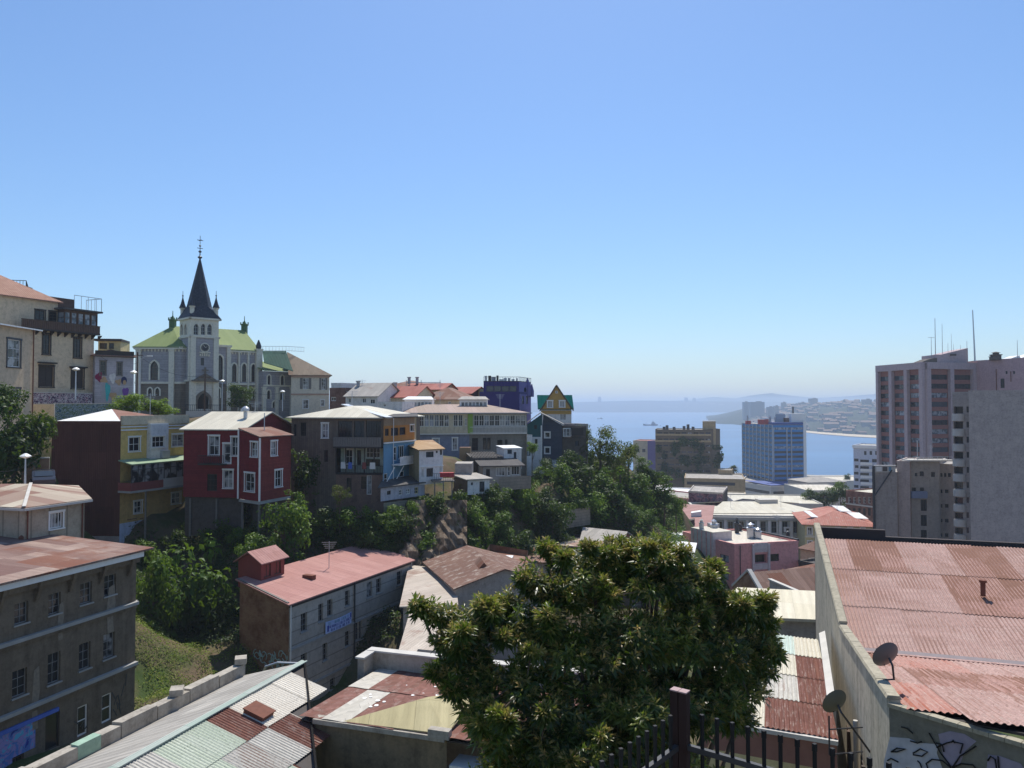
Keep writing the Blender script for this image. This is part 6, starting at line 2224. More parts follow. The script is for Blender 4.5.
# right slope with real corrugation, split in sheets
def corr_roof(par, o, eu, ev, U_, V_, mats, pitch=.13, amp=.018, sheets=(1.0, 2.2), clip=None, seed=1, name='roof', label=None, pick=None, low=0):
 """corrugated sheets laid over the parallelogram o + u*eu + v*ev ; ridges run along ev"""
 rs = random.Random(seed)
 o, eu, ev = Vector(o), Vector(eu).normalized(), Vector(ev).normalized()
 n = eu.cross(ev).normalized()
 if n.z < 0:
  n = -n
 b = MB()
 nu, nv = max(1, int(U_ / sheets[0] + .5)), max(1, int(V_ / sheets[1] + .5))
 su, sv = U_ / nu, V_ / nv
 step = pitch / 4
 for j in range(nv):
  for i in range(nu):
   m = pick(i, j, nu, nv) if pick else rs.randrange(len(mats))
   if m is None:
    continue
   lift = .01 * (i % 2) + rs.uniform(0, .006)
   ha, hc_ = (.034, .01) if low == 0 else (.01, .034)
   tw = rs.uniform(-.03, .03)
   u0, u1 = i * su - .04, (i + 1) * su + .04
   v0, v1 = j * sv - .07 + rs.uniform(-.04, .04), (j + 1) * sv + rs.uniform(0, .06)
   if clip:
    segs = clip(u0, u1, v0, v1)
    if segs is None:
     continue
    u0, u1, v0, v1 = segs
   k = max(4, int((u1 - u0) / step))
   prev = None
   for q_ in range(k + 1):
    u = u0 + (u1 - u0) * q_ / k
    h = amp * math.sin(2 * math.pi * u / pitch) + lift
    a = o + eu * u + ev * (v0 + tw * (u - u0)) + n * (h + ha)
    c = o + eu * u + ev * (v1 + tw * (u - u0)) + n * (h + hc_)
    if prev:
     n0 = len(b.v)
     b.v += [prev[0], a, c, prev[1]]
     b.f.append([n0, n0 + 1, n0 + 2, n0 + 3])
     b.m.append(m)
    prev = (a, c)
 return b.build(name, [MATS[x] for x in mats], par, label)
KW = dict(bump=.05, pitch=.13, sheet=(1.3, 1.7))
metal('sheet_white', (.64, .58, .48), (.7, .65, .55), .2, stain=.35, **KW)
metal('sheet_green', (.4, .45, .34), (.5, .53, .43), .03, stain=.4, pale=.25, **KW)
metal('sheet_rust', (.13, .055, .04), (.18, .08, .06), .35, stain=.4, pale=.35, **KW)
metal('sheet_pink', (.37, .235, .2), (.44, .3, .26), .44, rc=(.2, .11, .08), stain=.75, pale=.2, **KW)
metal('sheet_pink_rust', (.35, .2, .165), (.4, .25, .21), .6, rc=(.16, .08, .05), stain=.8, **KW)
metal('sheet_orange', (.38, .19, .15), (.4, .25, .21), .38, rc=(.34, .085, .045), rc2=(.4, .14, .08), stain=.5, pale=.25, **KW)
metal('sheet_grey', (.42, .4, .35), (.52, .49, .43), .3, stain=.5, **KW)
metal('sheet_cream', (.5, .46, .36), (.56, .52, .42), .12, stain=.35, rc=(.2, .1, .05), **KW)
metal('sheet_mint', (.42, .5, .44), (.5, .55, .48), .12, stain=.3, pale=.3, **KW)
r_dir = (R2 - R0).normalized()
s_dir = Vector((.952, -.307, -.30)).normalized()
# the sloping end runs from R0 to Q and beyond
R1n = R0 + (R2 - R0)
qd = Q - R0
def clipg(u0, u1, v0, v1):
 # u along the ridge towards the camera, v down slope; the end line leaves R0 obliquely
 ue_ = (v0 + v1) / 2 * tan_q
 if u1 < ue_:
  return None
 return max(u0, ue_), u1, v0, v1
uq = qd.dot(r_dir)
vq = qd.dot(s_dir)
tan_q = uq / vq
mrow = {0: 0, 1: 0}
def pickg(i, j, nu, nv):
 p = proj(R0 + r_dir * ((i + .5) * (R2 - R0).length / nu) + s_dir * ((j + .5) * 9 / nv))
 if GPR:
  print('cell', i, j, [round(x) for x in p])
 return {(4, 0): 2, (3, 1): 2, (3, 2): 3, (4, 1): 3, (4, 2): 2, (4, 3): 2, (3, 3): 2, (5, 0): 1}.get((i, j), 0 if i <= 4 and not (i == 4 and j > 2) else (3 if (i * 5 + j * 3) % 7 == 0 else 1))
GPR = False
corr_roof(gl.root, R0, r_dir, s_dir, (R2 - R0).length, 9, ['sheet_white', 'sheet_green', 'sheet_rust', 'sheet_grey'], low=1, clip=clipg, pick=pickg, sheets=(1.25, 1.9), label='patched corrugated slope of white, rusty and pale green sheets')
b = MB()
b.prism([R0 + Vector((0, 0, -.05)), Q + Vector((0, 0, -.2)), Q + s_dir * 4 + r_dir * 6, R2 + s_dir * 9, R2 + Vector((0, 0, -.05))], (0, 0, -.06))
gl.part('roof_underside', b, 'dark_wood')
b = MB()
b.bar(R0 + Vector((0, 0, .05)), R2 + Vector((0, 0, .05)), .28, h=.04)
gl.part('ridge_cap', b, metal('cap_green', (.28, .36, .3), (.4, .42, .38), .05, sheet=(3, 3), pitch=.6, bump=0))
b = MB()
b.bar(R0 + Vector((0, 0, .03)), Q + (Q - R0) * .2 + Vector((0, 0, .03)), .07, h=.1)
gl.part('valley_gutter', b, plain('pitch_seam', (.018, .017, .016), .95, .03))
# square hatch on the rusty patch
def on_plane(px, py, o, a, c_):
 n = a.cross(c_)
 rx, rz = ray(px, py)
 e = Vector((0, 0, H))
 d = Vector((rx, 1, rz))
 return e + d * ((o - e).dot(n) / d.dot(n))
hc = on_plane(258, 715, R0, r_dir, s_dir)
b = MB()
nn3 = r_dir.cross(s_dir)
if nn3.z < 0:
 nn3 = -nn3
b.obox(hc - r_dir * .33 - s_dir * .4 + nn3 * .04, r_dir * .66, s_dir * .8, nn3 * .14)
b.obox(hc - r_dir * .37 - s_dir * .44 + nn3 * .18, r_dir * .74, s_dir * .88, nn3 * .04)
gl.part('roof_hatch', b, 'rusty_iron')
for i in range(4):
 k = gl.fp
wall(gl.root, gl.fp[4], Vector((PE.x + .3, PE.y)), 39.5, zq - .1, MATS['plaster_grey'], (), gl.c)
# parapet wall of the warehouse
pw = MB()
nseg = 9
for i in range(nseg):
 a, c_ = PF.lerp(PE, i / nseg), PF.lerp(PE, (i + 1) / nseg - .004)
 h = random.uniform(-.05, .05)
 pw.prism([a + Vector((-.02, 0, -9)), a + Vector((.36, 0, -9)), a + Vector((.36, 0, h)), a + Vector((-.02, 0, h + .03))], c_ - a + Vector((random.uniform(-.02, .02), 0, 0)))
plaster('parapet_plaster', (.33, .3, .25), .8, dc=(.12, .1, .08), streak=.9)
par = thing('parapet_wall', 'long weathered parapet wall along the foreground warehouse roof', 'wall', PF - Vector((0, 0, 9)))
pw.build('wall', MATS['parapet_plaster'], par)
b = MB()
for k, (u, w) in enumerate(((.25, .5), (.0, .4))):
 a = PF.lerp(PE, u)
 b.box(a + Vector((.15, 0, .14)), .5, .6, .25, .3)
b.build('coping_stone', MATS['parapet_plaster'], par)
b = MB()
for u, L_g in ((.5, .06), (.74, .1)):
 a, c_ = PF.lerp(PE, u), PF.lerp(PE, u + L_g)
 b.prism([a + Vector((.365, 0, -.5)), a + Vector((.372, 0, 0.0)), a + Vector((.1, 0, .06)), a + Vector((.1, 0, .04))], c_ - a)
b.build('green_stain', plain('moss_green', (.24, .34, .26), .9, .1, .5, 3), par)
# ================================================================== brown patched roof with yellowish hip and wall
W0 = P(315.5, 719, 27.5)
tt = Vector((.952, -.307, 0))
W1 = W0 + tt * 6.0
b0 = P(368, 672, 33)
T0_ = b0 - tt * .55
far = T0_ + tt * 8.0
wd = Bld('house', 'brown rusty flat-roofed house with mossy stucco wall in the foreground', 'house',
   [W0.xy, W1.xy, W1.xy + Vector((1.9, 5.9)), (T0_.x - .2, T0_.y), (R0.x + .1, R0.y)], 40, 48.3, MATS['plaster_grey'])
plaster('stucco_mossy', (.2, .15, .09), .9, dc=(.06, .05, .035), streak=1)
wall(wd.root, W0.xy, W0.xy + tt.xy * 5.0, 40, W0.z - .02, MATS['stucco_mossy'], (), wd.c, label='mossy brown stucco wall')
wall(wd.root, W0.xy + tt.xy * 5.0, W0.xy + tt.xy * 8.0, 40, W0.z - .9, MATS['dark_wall'], (), wd.c)
wall(wd.root, W0.xy, Vector((R0.x + .05, R0.y)), 40, W0.z - .5, MATS['dark_wall'], (), wd.c)
b = MB()
b.obox(W0 + Vector((0, 0, -.12)) - tt * .05 + Vector((-.03, -.12, 0)), tt * 5.0, (.12, .4, 0), (0, 0, .16))
wd.part('coping', b, 'parapet_plaster')
z_f = b0.z
fx = Vector((.307, .952, 0))
Lr = 6.2
sl = (z_f - (W0.z + .02)) / Lr
evv = Vector((fx.x, fx.y, sl)).normalized()
metal('sheet_flat_rust', (.16, .075, .055), (.21, .1, .08), .25, pitch=.4, sheet=(.95, 3), bump=.15, stain=.5, pale=.2)
metal('sheet_flat_pale', (.42, .39, .33), (.48, .45, .39), .1, pitch=.4, sheet=(.95, 3), bump=.15, stain=.3)
def pickb(i, j, nu, nv):
 return 1 if (i, j) in ((0, 1), (1, 0)) else 0
corr_roof(wd.root, W0 + Vector((0, 0, .02)) - tt * .6, tt, evv, 10, Lr + .6, ['sheet_flat_rust', 'sheet_flat_pale'], pitch=.95, amp=.012, sheets=(.95, 3.2), pick=pickb, label='rust brown sheet roof with paler repair sheets')
b = MB()
b.prism([W0 + Vector((0, 0, -.08)) - tt * .6, W0 + tt * 9.4 + Vector((0, 0, -.08)), W0 + tt * 9.4 + evv * 6.7 + Vector((0, 0, -.08)), W0 - tt * .6 + evv * 6.7 + Vector((0, 0, -.08))], (0, 0, -.05))
wd.part('roof_underside', b, 'dark_wood')
# paint splashes
b = MB()
for k in range(26):
 p = W0 + tt * random.uniform(.4, 4.8) + evv * random.uniform(1.5, 6) + Vector((0, 0, .065))
 r = random.uniform(.03, .11)
 b.prism([p + Vector((r * math.cos(a) * random.uniform(.7, 1.2), r * math.sin(a), 0)) for a in [j * 1.05 for j in range(6)]], (0, 0, .006))
wd.part('paint_splash', b, 'white_paint')
# back parapet and pillar
b = MB()
pz = Z(651, 33.5)
a = P(368, 651, 33.5)
a.z = 0
b.obox(V3(a, z_f - 5) + Vector((0, 0, 0)), tt * 9.5, (.1, .3, 0), (0, 0, pz - z_f + 5))
b.obox(V3(a, z_f - 5), -fx * .9, tt * .3, (0, 0, pz - z_f + 5 - .02))
wd.part('parapet', b, 'parapet_plaster')
b = MB()
b.obox(V3(a, pz) - Vector((.05, .05, 0)), tt * 9.6, (.14, .42, 0), (0, 0, .07))
b.obox(V3(a, pz - .02) - fx * 1.0 - tt * .06, fx * 1.0, tt * .42, (0, 0, .07))
wd.part('coping', b, 'pale_concrete')
# yellowish low hip on the right
y0, y1, y2 = P(355, 722, 26.9), P(427.6, 697, 28.2), P(478, 741, 23.6)
y2 = W0 + tt * 5.0 + Vector((0, 0, .12))
y3 = y2 + fx * 3.2 + Vector((0, 0, .2))
y0 = W0 + tt * 1.1 + Vector((0, 0, .06))
metal('roof_straw', (.36, .31, .17), (.42, .37, .22), .08, pitch=.5, sheet=(1.6, 3), bump=.15, stain=.4, rough=.85)
b = MB()
b.prism([y0, y2, y3, y1], (0, 0, -.05))
b.prism([y1, y3, y3 + fx * 1.5 - Vector((0, 0, .3)), y1 + fx * .6 - Vector((0, 0, .35))], (0, 0, -.05))
wd.part('roof', b, 'roof_straw', 'straw-coloured low hipped roof part')
b = MB()
b.box(W0 + tt * 4.75 + Vector((0, 0, .12)), .75, .3, .28, -.31)
wd.part('chimney_stub', b, 'parapet_plaster')
b = MB()
b.obox(W0 + tt * 5.1 + Vector((0, -.1, -.95)), tt * 3, fx * .9, (0, 0, .1))
wd.part('canopy', b, 'white_paint')
# ================================================================== right foreground building with big red roof
A0 = G(889, 18, 699)
ez = Vector((.307, .952))
ex = Vector((.952, -.307))
zA, zK, zF = Z(699, 18), Z(627, 29), Z(524, 42.3)
K0 = A0 + ez * 11.6
F0 = A0 + ez * 25.5
plaster('wall_old_cream', (.42, .37, .28), .85, dc=(.13, .115, .09), streak=1.0, scale=1.5)
B1r = Vector((10.5, 15.8))
Bq = A0 + (B1r - A0) * 3.2
rb = Bld('building', 'large building with faded red corrugated roofs and stained cream side wall at right', 'building',
   [A0, K0, F0, F0 + ex * 22, Bq], 41, 50, MATS['wall_old_cream'])
# side wall as one sheet with sloping top, thickness .35
b = MB()
ins = V3(ex, 0) * .24
for p, q_, za, zb_ in ((A0, K0, zA, zK), (K0, F0, zK + .12, zF)):
 b.prism([V3(p, 41), V3(q_, 41), V3(q_, zb_), V3(p, za)], ins)
rb.part('wall', b, 'wall_old_cream', 'stained cream side wall')
b = MB()
for p, q_, za, zb_ in ((A0, K0, zA, zK), (K0, F0, zK + .12, zF)):
 d = V3(q_, zb_) - V3(p, za)
 k = 12
 for i in range(k):
  s_ = V3(p, za) + d * (i / k) - V3(ex, 0) * .06 + Vector((0, 0, random.uniform(0, .02)))
  b.prism([s_, s_ + V3(ex, 0) * .33, s_ + V3(ex, 0) * .29 + Vector((0, 0, .08)), s_ + Vector((.04, 0, .07))], d / k * .985)
rb.part('coping', b, plaster('coping_old', (.3, .27, .2), .7, scale=3))
# openings, pipes and rails on the side wall
A_, t_, n_ = A0, V3(ez, 0), -V3(ex, 0)
for u, z0, w, h, m in ((4.6, 46.2, .9, 3.4, 'dark_wall'), (8.6, 46.0, .8, 3.0, 'brown_wood'), (2.4, 45.6, .8, 2.0, 'dark_wall')):
 b = MB()
 b.obox(V3(A_ + t_.xy * u, z0) + n_ * .006, t_ * w, n_ * .02, (0, 0, h))
 b.obox(V3(A_ + t_.xy * (u - .1), z0) + n_ * .006, t_ * .1, n_ * .1, (0, 0, h + .1))
 rb.part('shutter_door', b, m)
for u, r, m in ((5.8, .07, 'pale_concrete'), (1.2, .06, 'pale_concrete')):
 b = MB()
 b.tube([V3(A_ + t_.xy * u, 42) + n_ * .12, V3(A_ + t_.xy * u, 50.5) + n_ * .12], r, 8)
 rb.part('drainpipe', b, m)
# roofs
zv = Z(652.5, 29)        # valley level
vl = K0 + ex * .35
sx = V3(ex, 0)
up1 = Vector((ez.x, ez.y, (Z(541, 41.2) - zv) / 12.6)).normalized()
prk = random.Random(9)
def pick_r(i, j, nu, nv):
 t = [[1, 0, 0, 1, 1, 0, 0, 1], [0, 0, 1, 1, 1, 2, 1, 0], [0, 1, 0, 1, 1, 0, 0, 0], [1, 1, 2, 1, 1, 0, 1, 1], [1, 1, 1, 2, 0, 1, 0, 0]]
 v = t[j % 5][i % 8]
 return v
KW2 = dict(bump=.05, pitch=.11, sheet=(.9, 2.6))
corr_roof(rb.root, V3(vl, zv + .02), sx, up1, 22, 13.2, ['sheet_pink', 'sheet_pink_rust', 'sheet_orange'], pitch=.15, amp=.022, sheets=(1.15, 4.4), pick=lambda i, j, a, c_: 1 if (j == 1 and 4 <= i <= 8) or (j == 2 and i in (1, 2, 5, 6)) else 0, label='faded pink corrugated upper roof with rusty sheets')
b = MB()
b.prism([V3(vl, zv - .02), V3(vl, zv - .02) + sx * 22, V3(vl, zv - .02) + sx * 22 + up1 * 13.3, V3(vl, zv - .02) + up1 * 13.3], (0, 0, -.08))
rb.part('roof_underside', b, 'dark_wood')
# lower roof : from front wall to the valley
zB = 60 - 347 / 770 * 15.8
fr0, fr1 = V3(A0, zA - .12) + sx * .35, V3(B1r, zB)
dn = Vector((ez.x, ez.y, (zv + .08 - (zA - .12)) / 11.6)).normalized()
b = MB()
def clipl(u0, u1, v0, v1):
 # near edge follows the front wall line, which comes closer to the camera to the right
 um = (u0 + u1) / 2
 return u0, u1, v0 - (um * slope_f if v0 < .5 else 0), v1
fdir = (B1r - A0)
slope_f = -fdir.dot(ez) / fdir.dot(ex)
corr_roof(rb.root, V3(A0, zA - .12) + sx * .35, sx, dn, 22, 11.5, ['sheet_orange', 'sheet_pink_rust', 'sheet_pink'], pitch=.15, amp=.022, sheets=(1.1, 3.6), low=1, clip=clipl, pick=lambda i, j, a, c_: [0, 2, 1, 2, 1, 0, 2, 1][(i * 3 + j) % 8], label='red and orange patched corrugated lower roof')
b = MB()
fa = V3(A0, zA - .22) + sx * .35
b.prism([fa, fa + sx * 22 - dn * slope_f * 22, fa + sx * 22 + dn * 11.5, fa + dn * 11.5], (0, 0, -.06))
rb.part('roof_underside', b, 'dark_wood')
b = MB()
g0 = V3(vl, zv + .05)
b.bar(g0 - V3(ez, 0) * .1 + Vector((0, 0, .1)), g0 + sx * 22 - V3(ez, 0) * .1 + Vector((0, 0, .1)), .42, h=.14)
rb.part('valley_gutter', b, plain('gutter_grey', (.16, .13, .13), .7))
b = MB()
b.bar(g0 - V3(ez, 0) * .55 + Vector((0, 0, .19)), g0 + sx * 22 - V3(ez, 0) * .55 + Vector((0, 0, .19)), .16, h=.06)
rb.part('flashing', b, 'sheet_pink')
# graffiti front wall
plaster('wall_graffiti', (.16, .15, .12), .6, dc=(.07, .07, .055))
fw = wall(rb.root, A0, Bq, 43, zA - .17, MATS['wall_graffiti'], (), rb.c + Vector((0, 0)), label='dark front wall with sprayed white and black drawing')
ft = V3((B1r - A0).normalized(), 0)
fn_ = Vector((ft.y, -ft.x, 0))
if fn_.y > 0:
 fn_ = -fn_
b = MB()
for k in range(40):
 s_ = V3(A0, zA - .165) + ft * (k * .3)
 b.obox(s_ - fn_ * .12 + fn_ * 0, ft * .29, fn_ * .2, (0, 0, .09))
rb.part('wall_cap', b, 'coping_old')
def fpt(px, py, lift=.01):
 """point on the graffiti wall under that pixel"""
 rx, rz = ray(px, py)
 n = fn_.xy
 Y = n.dot(A0) / (n.x * rx + n.y)
 return Vector((rx * Y, Y, H + rz * Y)) + fn_ * lift
plain('spray_white', (.36, .36, .38), .8, .2, .35, 4)
plain('spray_lilac', (.24, .21, .26), .8, .2, .3, 4)
b = MB()
cs = 150 / 1024
def gp(x, y, l=.01):
 return fpt(874 + x * cs, 690 + y * cs, l)
for poly, nm in (([(110, 320), (240, 330), (300, 360), (440, 370), (430, 430), (470, 540), (60, 700), (70, 480)], 'spray_white'), ([(440, 300), (520, 280), (620, 300), (700, 350), (620, 420), (590, 500), (540, 520), (500, 500), (470, 430)], 'spray_lilac'), ([(780, 440), (860, 450), (1000, 500), (1150, 700), (760, 640)], 'spray_lilac')):
 b = MB()
 b.prism([gp(*p) for p in poly], -fn_ * .006)
 b.build('graffiti_ground', MATS[nm], rb.root)
b = MB()
strokes = [[(380, 290), (420, 360), (460, 430), (530, 520)], [(540, 525), (590, 450), (640, 420), (700, 380)], [(530, 530), (470, 480), (400, 470), (360, 500), (380, 560), (460, 580), (530, 530)],
   [(540, 530), (600, 500), (680, 510), (720, 560), (640, 600), (560, 570)], [(430, 360), (470, 370), (480, 420)], [(430, 390), (500, 360), (540, 350), (610, 365), (590, 430)],
   [(120, 420), (160, 395), (220, 400), (160, 420), (120, 420)], [(95, 480), (120, 465), (170, 490)], [(250, 345), (300, 360), (330, 350)], [(270, 430), (320, 400), (370, 420), (330, 450), (270, 440)],
   [(300, 480), (320, 500), (330, 530)], [(780, 480), (800, 450), (830, 470), (840, 540)], [(850, 450), (860, 560)], [(190, 250), (230, 260), (270, 295)], [(530, 355), (545, 340), (555, 360)]]
for st_ in strokes:
 b.tube([gp(x, y, .03) for x, y in st_], .016, 5)
rb.part('graffiti_lines', b, 'black_iron')
# back dark wall
zb_t = Z(526, 42.3)
fb = F0
b = MB()
b.obox(V3(fb, 44), sx * 3.5, V3(ez, 0) * .3, (0, 0, Z(527, 42.3) - 44))
b.obox(V3(fb, 44) + sx * 3.5, sx * 18, V3(ez, 0) * .3, (0, 0, Z(536, 41.5) - 44))
rb.part('back_parapet', b, plain('paint_maroon_grey', (.05, .04, .038), .85, .2, .2))
b = MB()
c_ = P(983, 590, 33)
b.tube([c_ + Vector((0, 0, -.25)), c_ + Vector((0, 0, .38))], .1, 8)
b.tube([c_ + Vector((0, 0, .32)), c_ + Vector((0, 0, .42))], .15, 8)
rb.part('vent_pipe', b, 'rusty_iron')
b = MB()
c_ = P(1005, 556.5, 40)
b.prism([c_ + Vector((-1.3, 0, .1)), c_ + Vector((2, -.6, .3)), c_ + Vector((2, -.6, -.5)), c_ + Vector((.6, -1.6, -.35))], (0, .1, .05))
rb.part('ridge_flashing', b, 'roof_white')
def dish(label, cpx, cpy, Y, r, aim, arm_to, mat='galvanised'):
 c = P(cpx, cpy, Y)
 root = thing('satellite_dish', label, 'satellite dish', c)
 aim = Vector(aim).normalized()
 x = aim.orthogonal().normalized()
 y = aim.cross(x)
 b = MB()
 rings = 5
 segs = 22
 V_ = []
 for side in (0, 1):
  for i in range(rings + 1):
   rr = r * i / rings
   for k in range(segs):
    a = 2 * math.pi * k / segs
    V_.append(c + x * rr * math.cos(a) + y * rr * .92 * math.sin(a) + aim * (rr * rr / r * .32 - .1 * r - side * .015))
 b.v = V_
 for side in (0, 1):
  off = side * (rings + 1) * segs
  for i in range(rings):
   for k in range(segs):
    q = off + i * segs
    b.f.append([q + k, q + (k + 1) % segs, q + segs + (k + 1) % segs, q + segs + k])
    b.m.append(0)
 b.build('reflector', MATS[mat], root, smooth=True)
 b = MB()
 fpnt = c + aim * r * 1.0 - Vector((0, 0, r * .25))
 b.tube([c - Vector((0, 0, r * .85)) + aim * .1, fpnt], .012, 6)
 b.box(fpnt, .09, .09, .1)
 b.build('feed_arm', MATS['dark_paint'], root)
 b = MB()
 pts = [c - aim * .08, c - aim * .22 - Vector((0, 0, .1))] + [Vector(p) for p in arm_to]
 b.tube(pts, .028, 8)
 b.build('bracket', MATS['dark_paint'], root)
 return root
plain('dish_grey', (.085, .085, .09), .45, .4, .15)
plain('dish_olive', (.13, .125, .09), .5, .4, .2)
w1 = V3(A0 + ez * 1.6, zA - .25) + sx * .2
dc = P(887, 656, 19.7)
dish('dark grey satellite dish on top of the cream side wall', 887, 656, 19.7, .36, (-.15, .85, .3), [dc + Vector((.12, -.1, -.55)), w1 + Vector((0, .2, .1)), w1 + Vector((0, .2, -.2))], 'dish_grey')
dc = P(836, 703, 20.5)
w2 = V3(A0 + ez * 4.2, 50.2) + n_ * .0
dish('olive satellite dish on a bracket low on the cream side wall', 836, 703, 20.5, .36, (-.2, .85, .28), [dc + Vector((.3, .1, -.45)), Vector((w2.x - .1, w2.y - .6, w2.z + .2)), Vector((w2.x + .1, w2.y - .3, w2.z + .1))], 'dish_olive')
b = MB()
g = P(829, 716, 20.5)
for dx, dz in ((0, 0),):
 b.tube([g, g - Vector((0, 0, 1.0))], .022, 6)
b.tube([g - Vector((0, 0, .35)), g + Vector((1.1, .5, -.5))], .02, 6)
b.tube([g - Vector((0, 0, 1.0)), g + Vector((1.1, .5, -1.15))], .02, 6)
b.build('antenna_bracket', MATS['dark_paint'], None, 'thin empty metal bracket under the olive satellite dish', 'bracket')
# small sloping lean-to roofs against the side wall
b = MB()
# ================================================================== patched roof between the tree and the side wall
n0, n1 = P(700, 722, 23.6), P(837, 739.6, 22.0)
zz_ = n1.z
f1_ = P(817, 640, 32)
f0_ = P(740, 640, 33.5)
pr = Bld('house', 'house with patched cream, mint and rusty corrugated roof between tree and cream wall', 'house',
   [n0.xy, n1.xy, f1_.xy, f0_.xy], 41, zz_ - .3, MATS['plaster_yellow'])
wall(pr.root, n0.xy, n1.xy, 41, zz_ - .9, MATS['plaster_yellow'], (), pr.c)
wall(pr.root, n0.xy, n1.xy, zz_ - .9, zz_ - .12, plain('fascia_brown', (.22, .11, .085), .8), (), pr.c, label='brown fascia under the gutter')
for i in (1, 2, 3):
 wall(pr.root, pr.fp[i], pr.fp[(i + 1) % 4], 41, zz_ - .3, MATS['plaster_grey'], (), pr.c)
eu_ = (n1 - n0)
eu_.z = 0
ev_ = Vector((f1_.x - n1.x, f1_.y - n1.y, f1_.z - zz_ + .0))
tb_ = [[0, 0, 3, 0, 2], [0, 3, 0, 0, 2], [2, 2, 0, 2, 2], [0, 2, 2, 1, 0]]
corr_roof(pr.root, Vector((n1.x, n1.y, zz_)), -eu_, ev_, eu_.length, ev_.length, ['sheet_cream', 'sheet_mint', 'sheet_rust', 'sheet_grey'], pitch=.14, amp=.022, sheets=(1.0, 2.6),
   pick=lambda i, j, a, c_: [[2, 2, 0, 0, 0], [2, 3, 0, 0, 0], [2, 0, 3, 0, 0], [0, 1, 2, 2, 0]][min(j, 3)][i % 5] if not (j == 3 and i == 0) else 0)
b = MB()
q = Vector((n1.x, n1.y, zz_ - .06))
b.prism([q, q - eu_, q - eu_ + ev_, q + ev_], (0, 0, -.05))
pr.part('roof_underside', b, 'dark_wood')
b = MB()
b.bar(V3(n0, zz_ - .05) - Vector((.0, .08, 0)), V3(n1, zz_ - .05) - Vector((0, .08, 0)), .16, h=.12)
pr.part('gutter', b, 'pale_concrete')
b = MB()
a, c_ = P(828, 706, 24.3), P(819, 633, 33)
a.z -= .0
b.prism([a + Vector((0, 0, -1.2)), a + Vector((.25, 0, -1.2)), a + Vector((.25, 0, .1)), a + Vector((0, 0, .0))], V3((c_ - a).xy, c_.z - a.z))
pr.part('side_parapet', b, 'pale_concrete', 'whitewashed side parapet')
# cream roof behind it
c0, c1_, c2_, c3_ = P(716, 617, 50), P(820, 618, 49), P(812, 592, 55.8), P(742, 592, 56.8)
cz = c1_.z
pc = Bld('house', 'low house with flat cream sheet roof behind the patched roof', 'house', [c0.xy, c1_.xy, c2_.xy, c3_.xy], 36, cz - .25, MATS['plaster_grey'])
pc.walls({0: [((730, 634, 760, 640), dict(DK, grid=(4, 1)))]})
pc.slabs([[V3(pc.off(.4)[0], cz), V3(pc.off(.4)[1], cz), V3(pc.off(.4)[2], cz), V3(pc.off(.4)[3], cz)]], metal('roof_cream_flat', (.52, .47, .34), (.58, .53, .41), .03, sheet=(2, 4), pitch=.6, bump=.1, stain=.25, line=.3), .18)
# grey garden wall beyond it, and gable roof with parapet
sw = thing('boundary_wall', 'pale grey wall between the cream roof and the rusty gable roof', 'wall', P(795, 600, 66))
wall(sw, G(768, 68), G(822, 60), 38, Z(590, 64), MATS['plaster_grey'], ())
b = MB()
b.bar(V3(G(768, 68), Z(590, 64)), V3(G(822, 60), Z(590, 64)), .35, h=.12)
b.build('coping', MATS['pale_concrete'], sw)
g0, g1 = G(731, 82), G(764, 76)
rg_ = Bld('house', 'low brown brick house with rusty gabled roof and pale gable parapet', 'house', [g0, g1, g1 + Vector((8, 2.5)), g0 + Vector((8, 2.5))], 36, Z(592, 79), MATS['brick_brown'])
Lg = (g1 - g0).length
rg_.gable(MATS['roof_brown'], Z(570.5, 80) - rg_.z1, .05, axis=1)
b = MB()
ap = V3(g0.lerp(g1, .5), Z(568.8, 79.5))
for e_, sgn in ((V3(g0, rg_.z1 - .05), 1), (V3(g1, rg_.z1 - .05), 1)):
 b.bar(e_ + Vector((.1, 0, 0)), ap + Vector((.1, 0, 0)), .45, h=.22)
rg_.part('gable_parapet', b, 'pale_concrete')
b = MB()
c_ = P(790, 577, 82)
b.prism([c_ + Vector((-.9, 0, -.6)), c_ + Vector((.9, 0, -.6)), c_ + Vector((0, 0, .35))], (0, 2.2, .1))
rg_.part('dormer', b, 'brick_red')
# ================================================================== centre: brown patched gable roof and pale roofs
C1, A1 = G(456, 68), G(425.7, 79.3)
dr = Vector((.945, .326))
fp = [C1, C1 + dr * 9, A1 + dr * 9, A1]
cg = Bld('house', 'dark brown patched gable-roofed house left of the big tree', 'house', fp, 35, Z(588, 68), MATS['concrete_wall'])
cg.gable(metal('roof_patch_dark', (.15, .085, .065), (.2, .12, .09), .2, sheet=(1.2, 2.8), pitch=.25, stain=.4, bump=.3, pale=.5), 1.35, .25, axis=1)
b = MB()
c_ = P(484, 571, 71.5)
b.prism([c_ + Vector((-1.1, 0, -.5)), c_ + Vector((1.1, .3, -.5)), c_ + Vector((0, .1, .75))], (-.5, 2.5, .15))
cg.part('dormer', b, 'roof_brown')
fp = [G(404, 65), G(455, 65.5), G(452, 77), G(412, 80)]
cl = Bld('shed', 'long low shed with pale streaked tin roof beside the pink-roofed building', 'shed', fp, 34, Z(604, 65.5), MATS['plaster_grey'])
cl.walls().shed(metal('roof_streak', (.42, .36, .3), (.5, .44, .37), .28, sheet=(1, 9), pitch=.25, stain=.6, bump=.3), [cl.z1, cl.z1, Z(566, 79), Z(566, 80)], .3)
fp = [G(478, 76), G(520, 73), G(528, 84), G(490, 88)]
c2 = Bld('house', 'low brown-roofed house with one bright skylight just behind the tree top', 'house', fp, 36, Z(566, 76), MATS['brick_brown'])
c2.walls().shed(MATS['roof_brown'], [c2.z1, c2.z1, Z(553, 86), Z(553, 87)], .3)
b = MB()
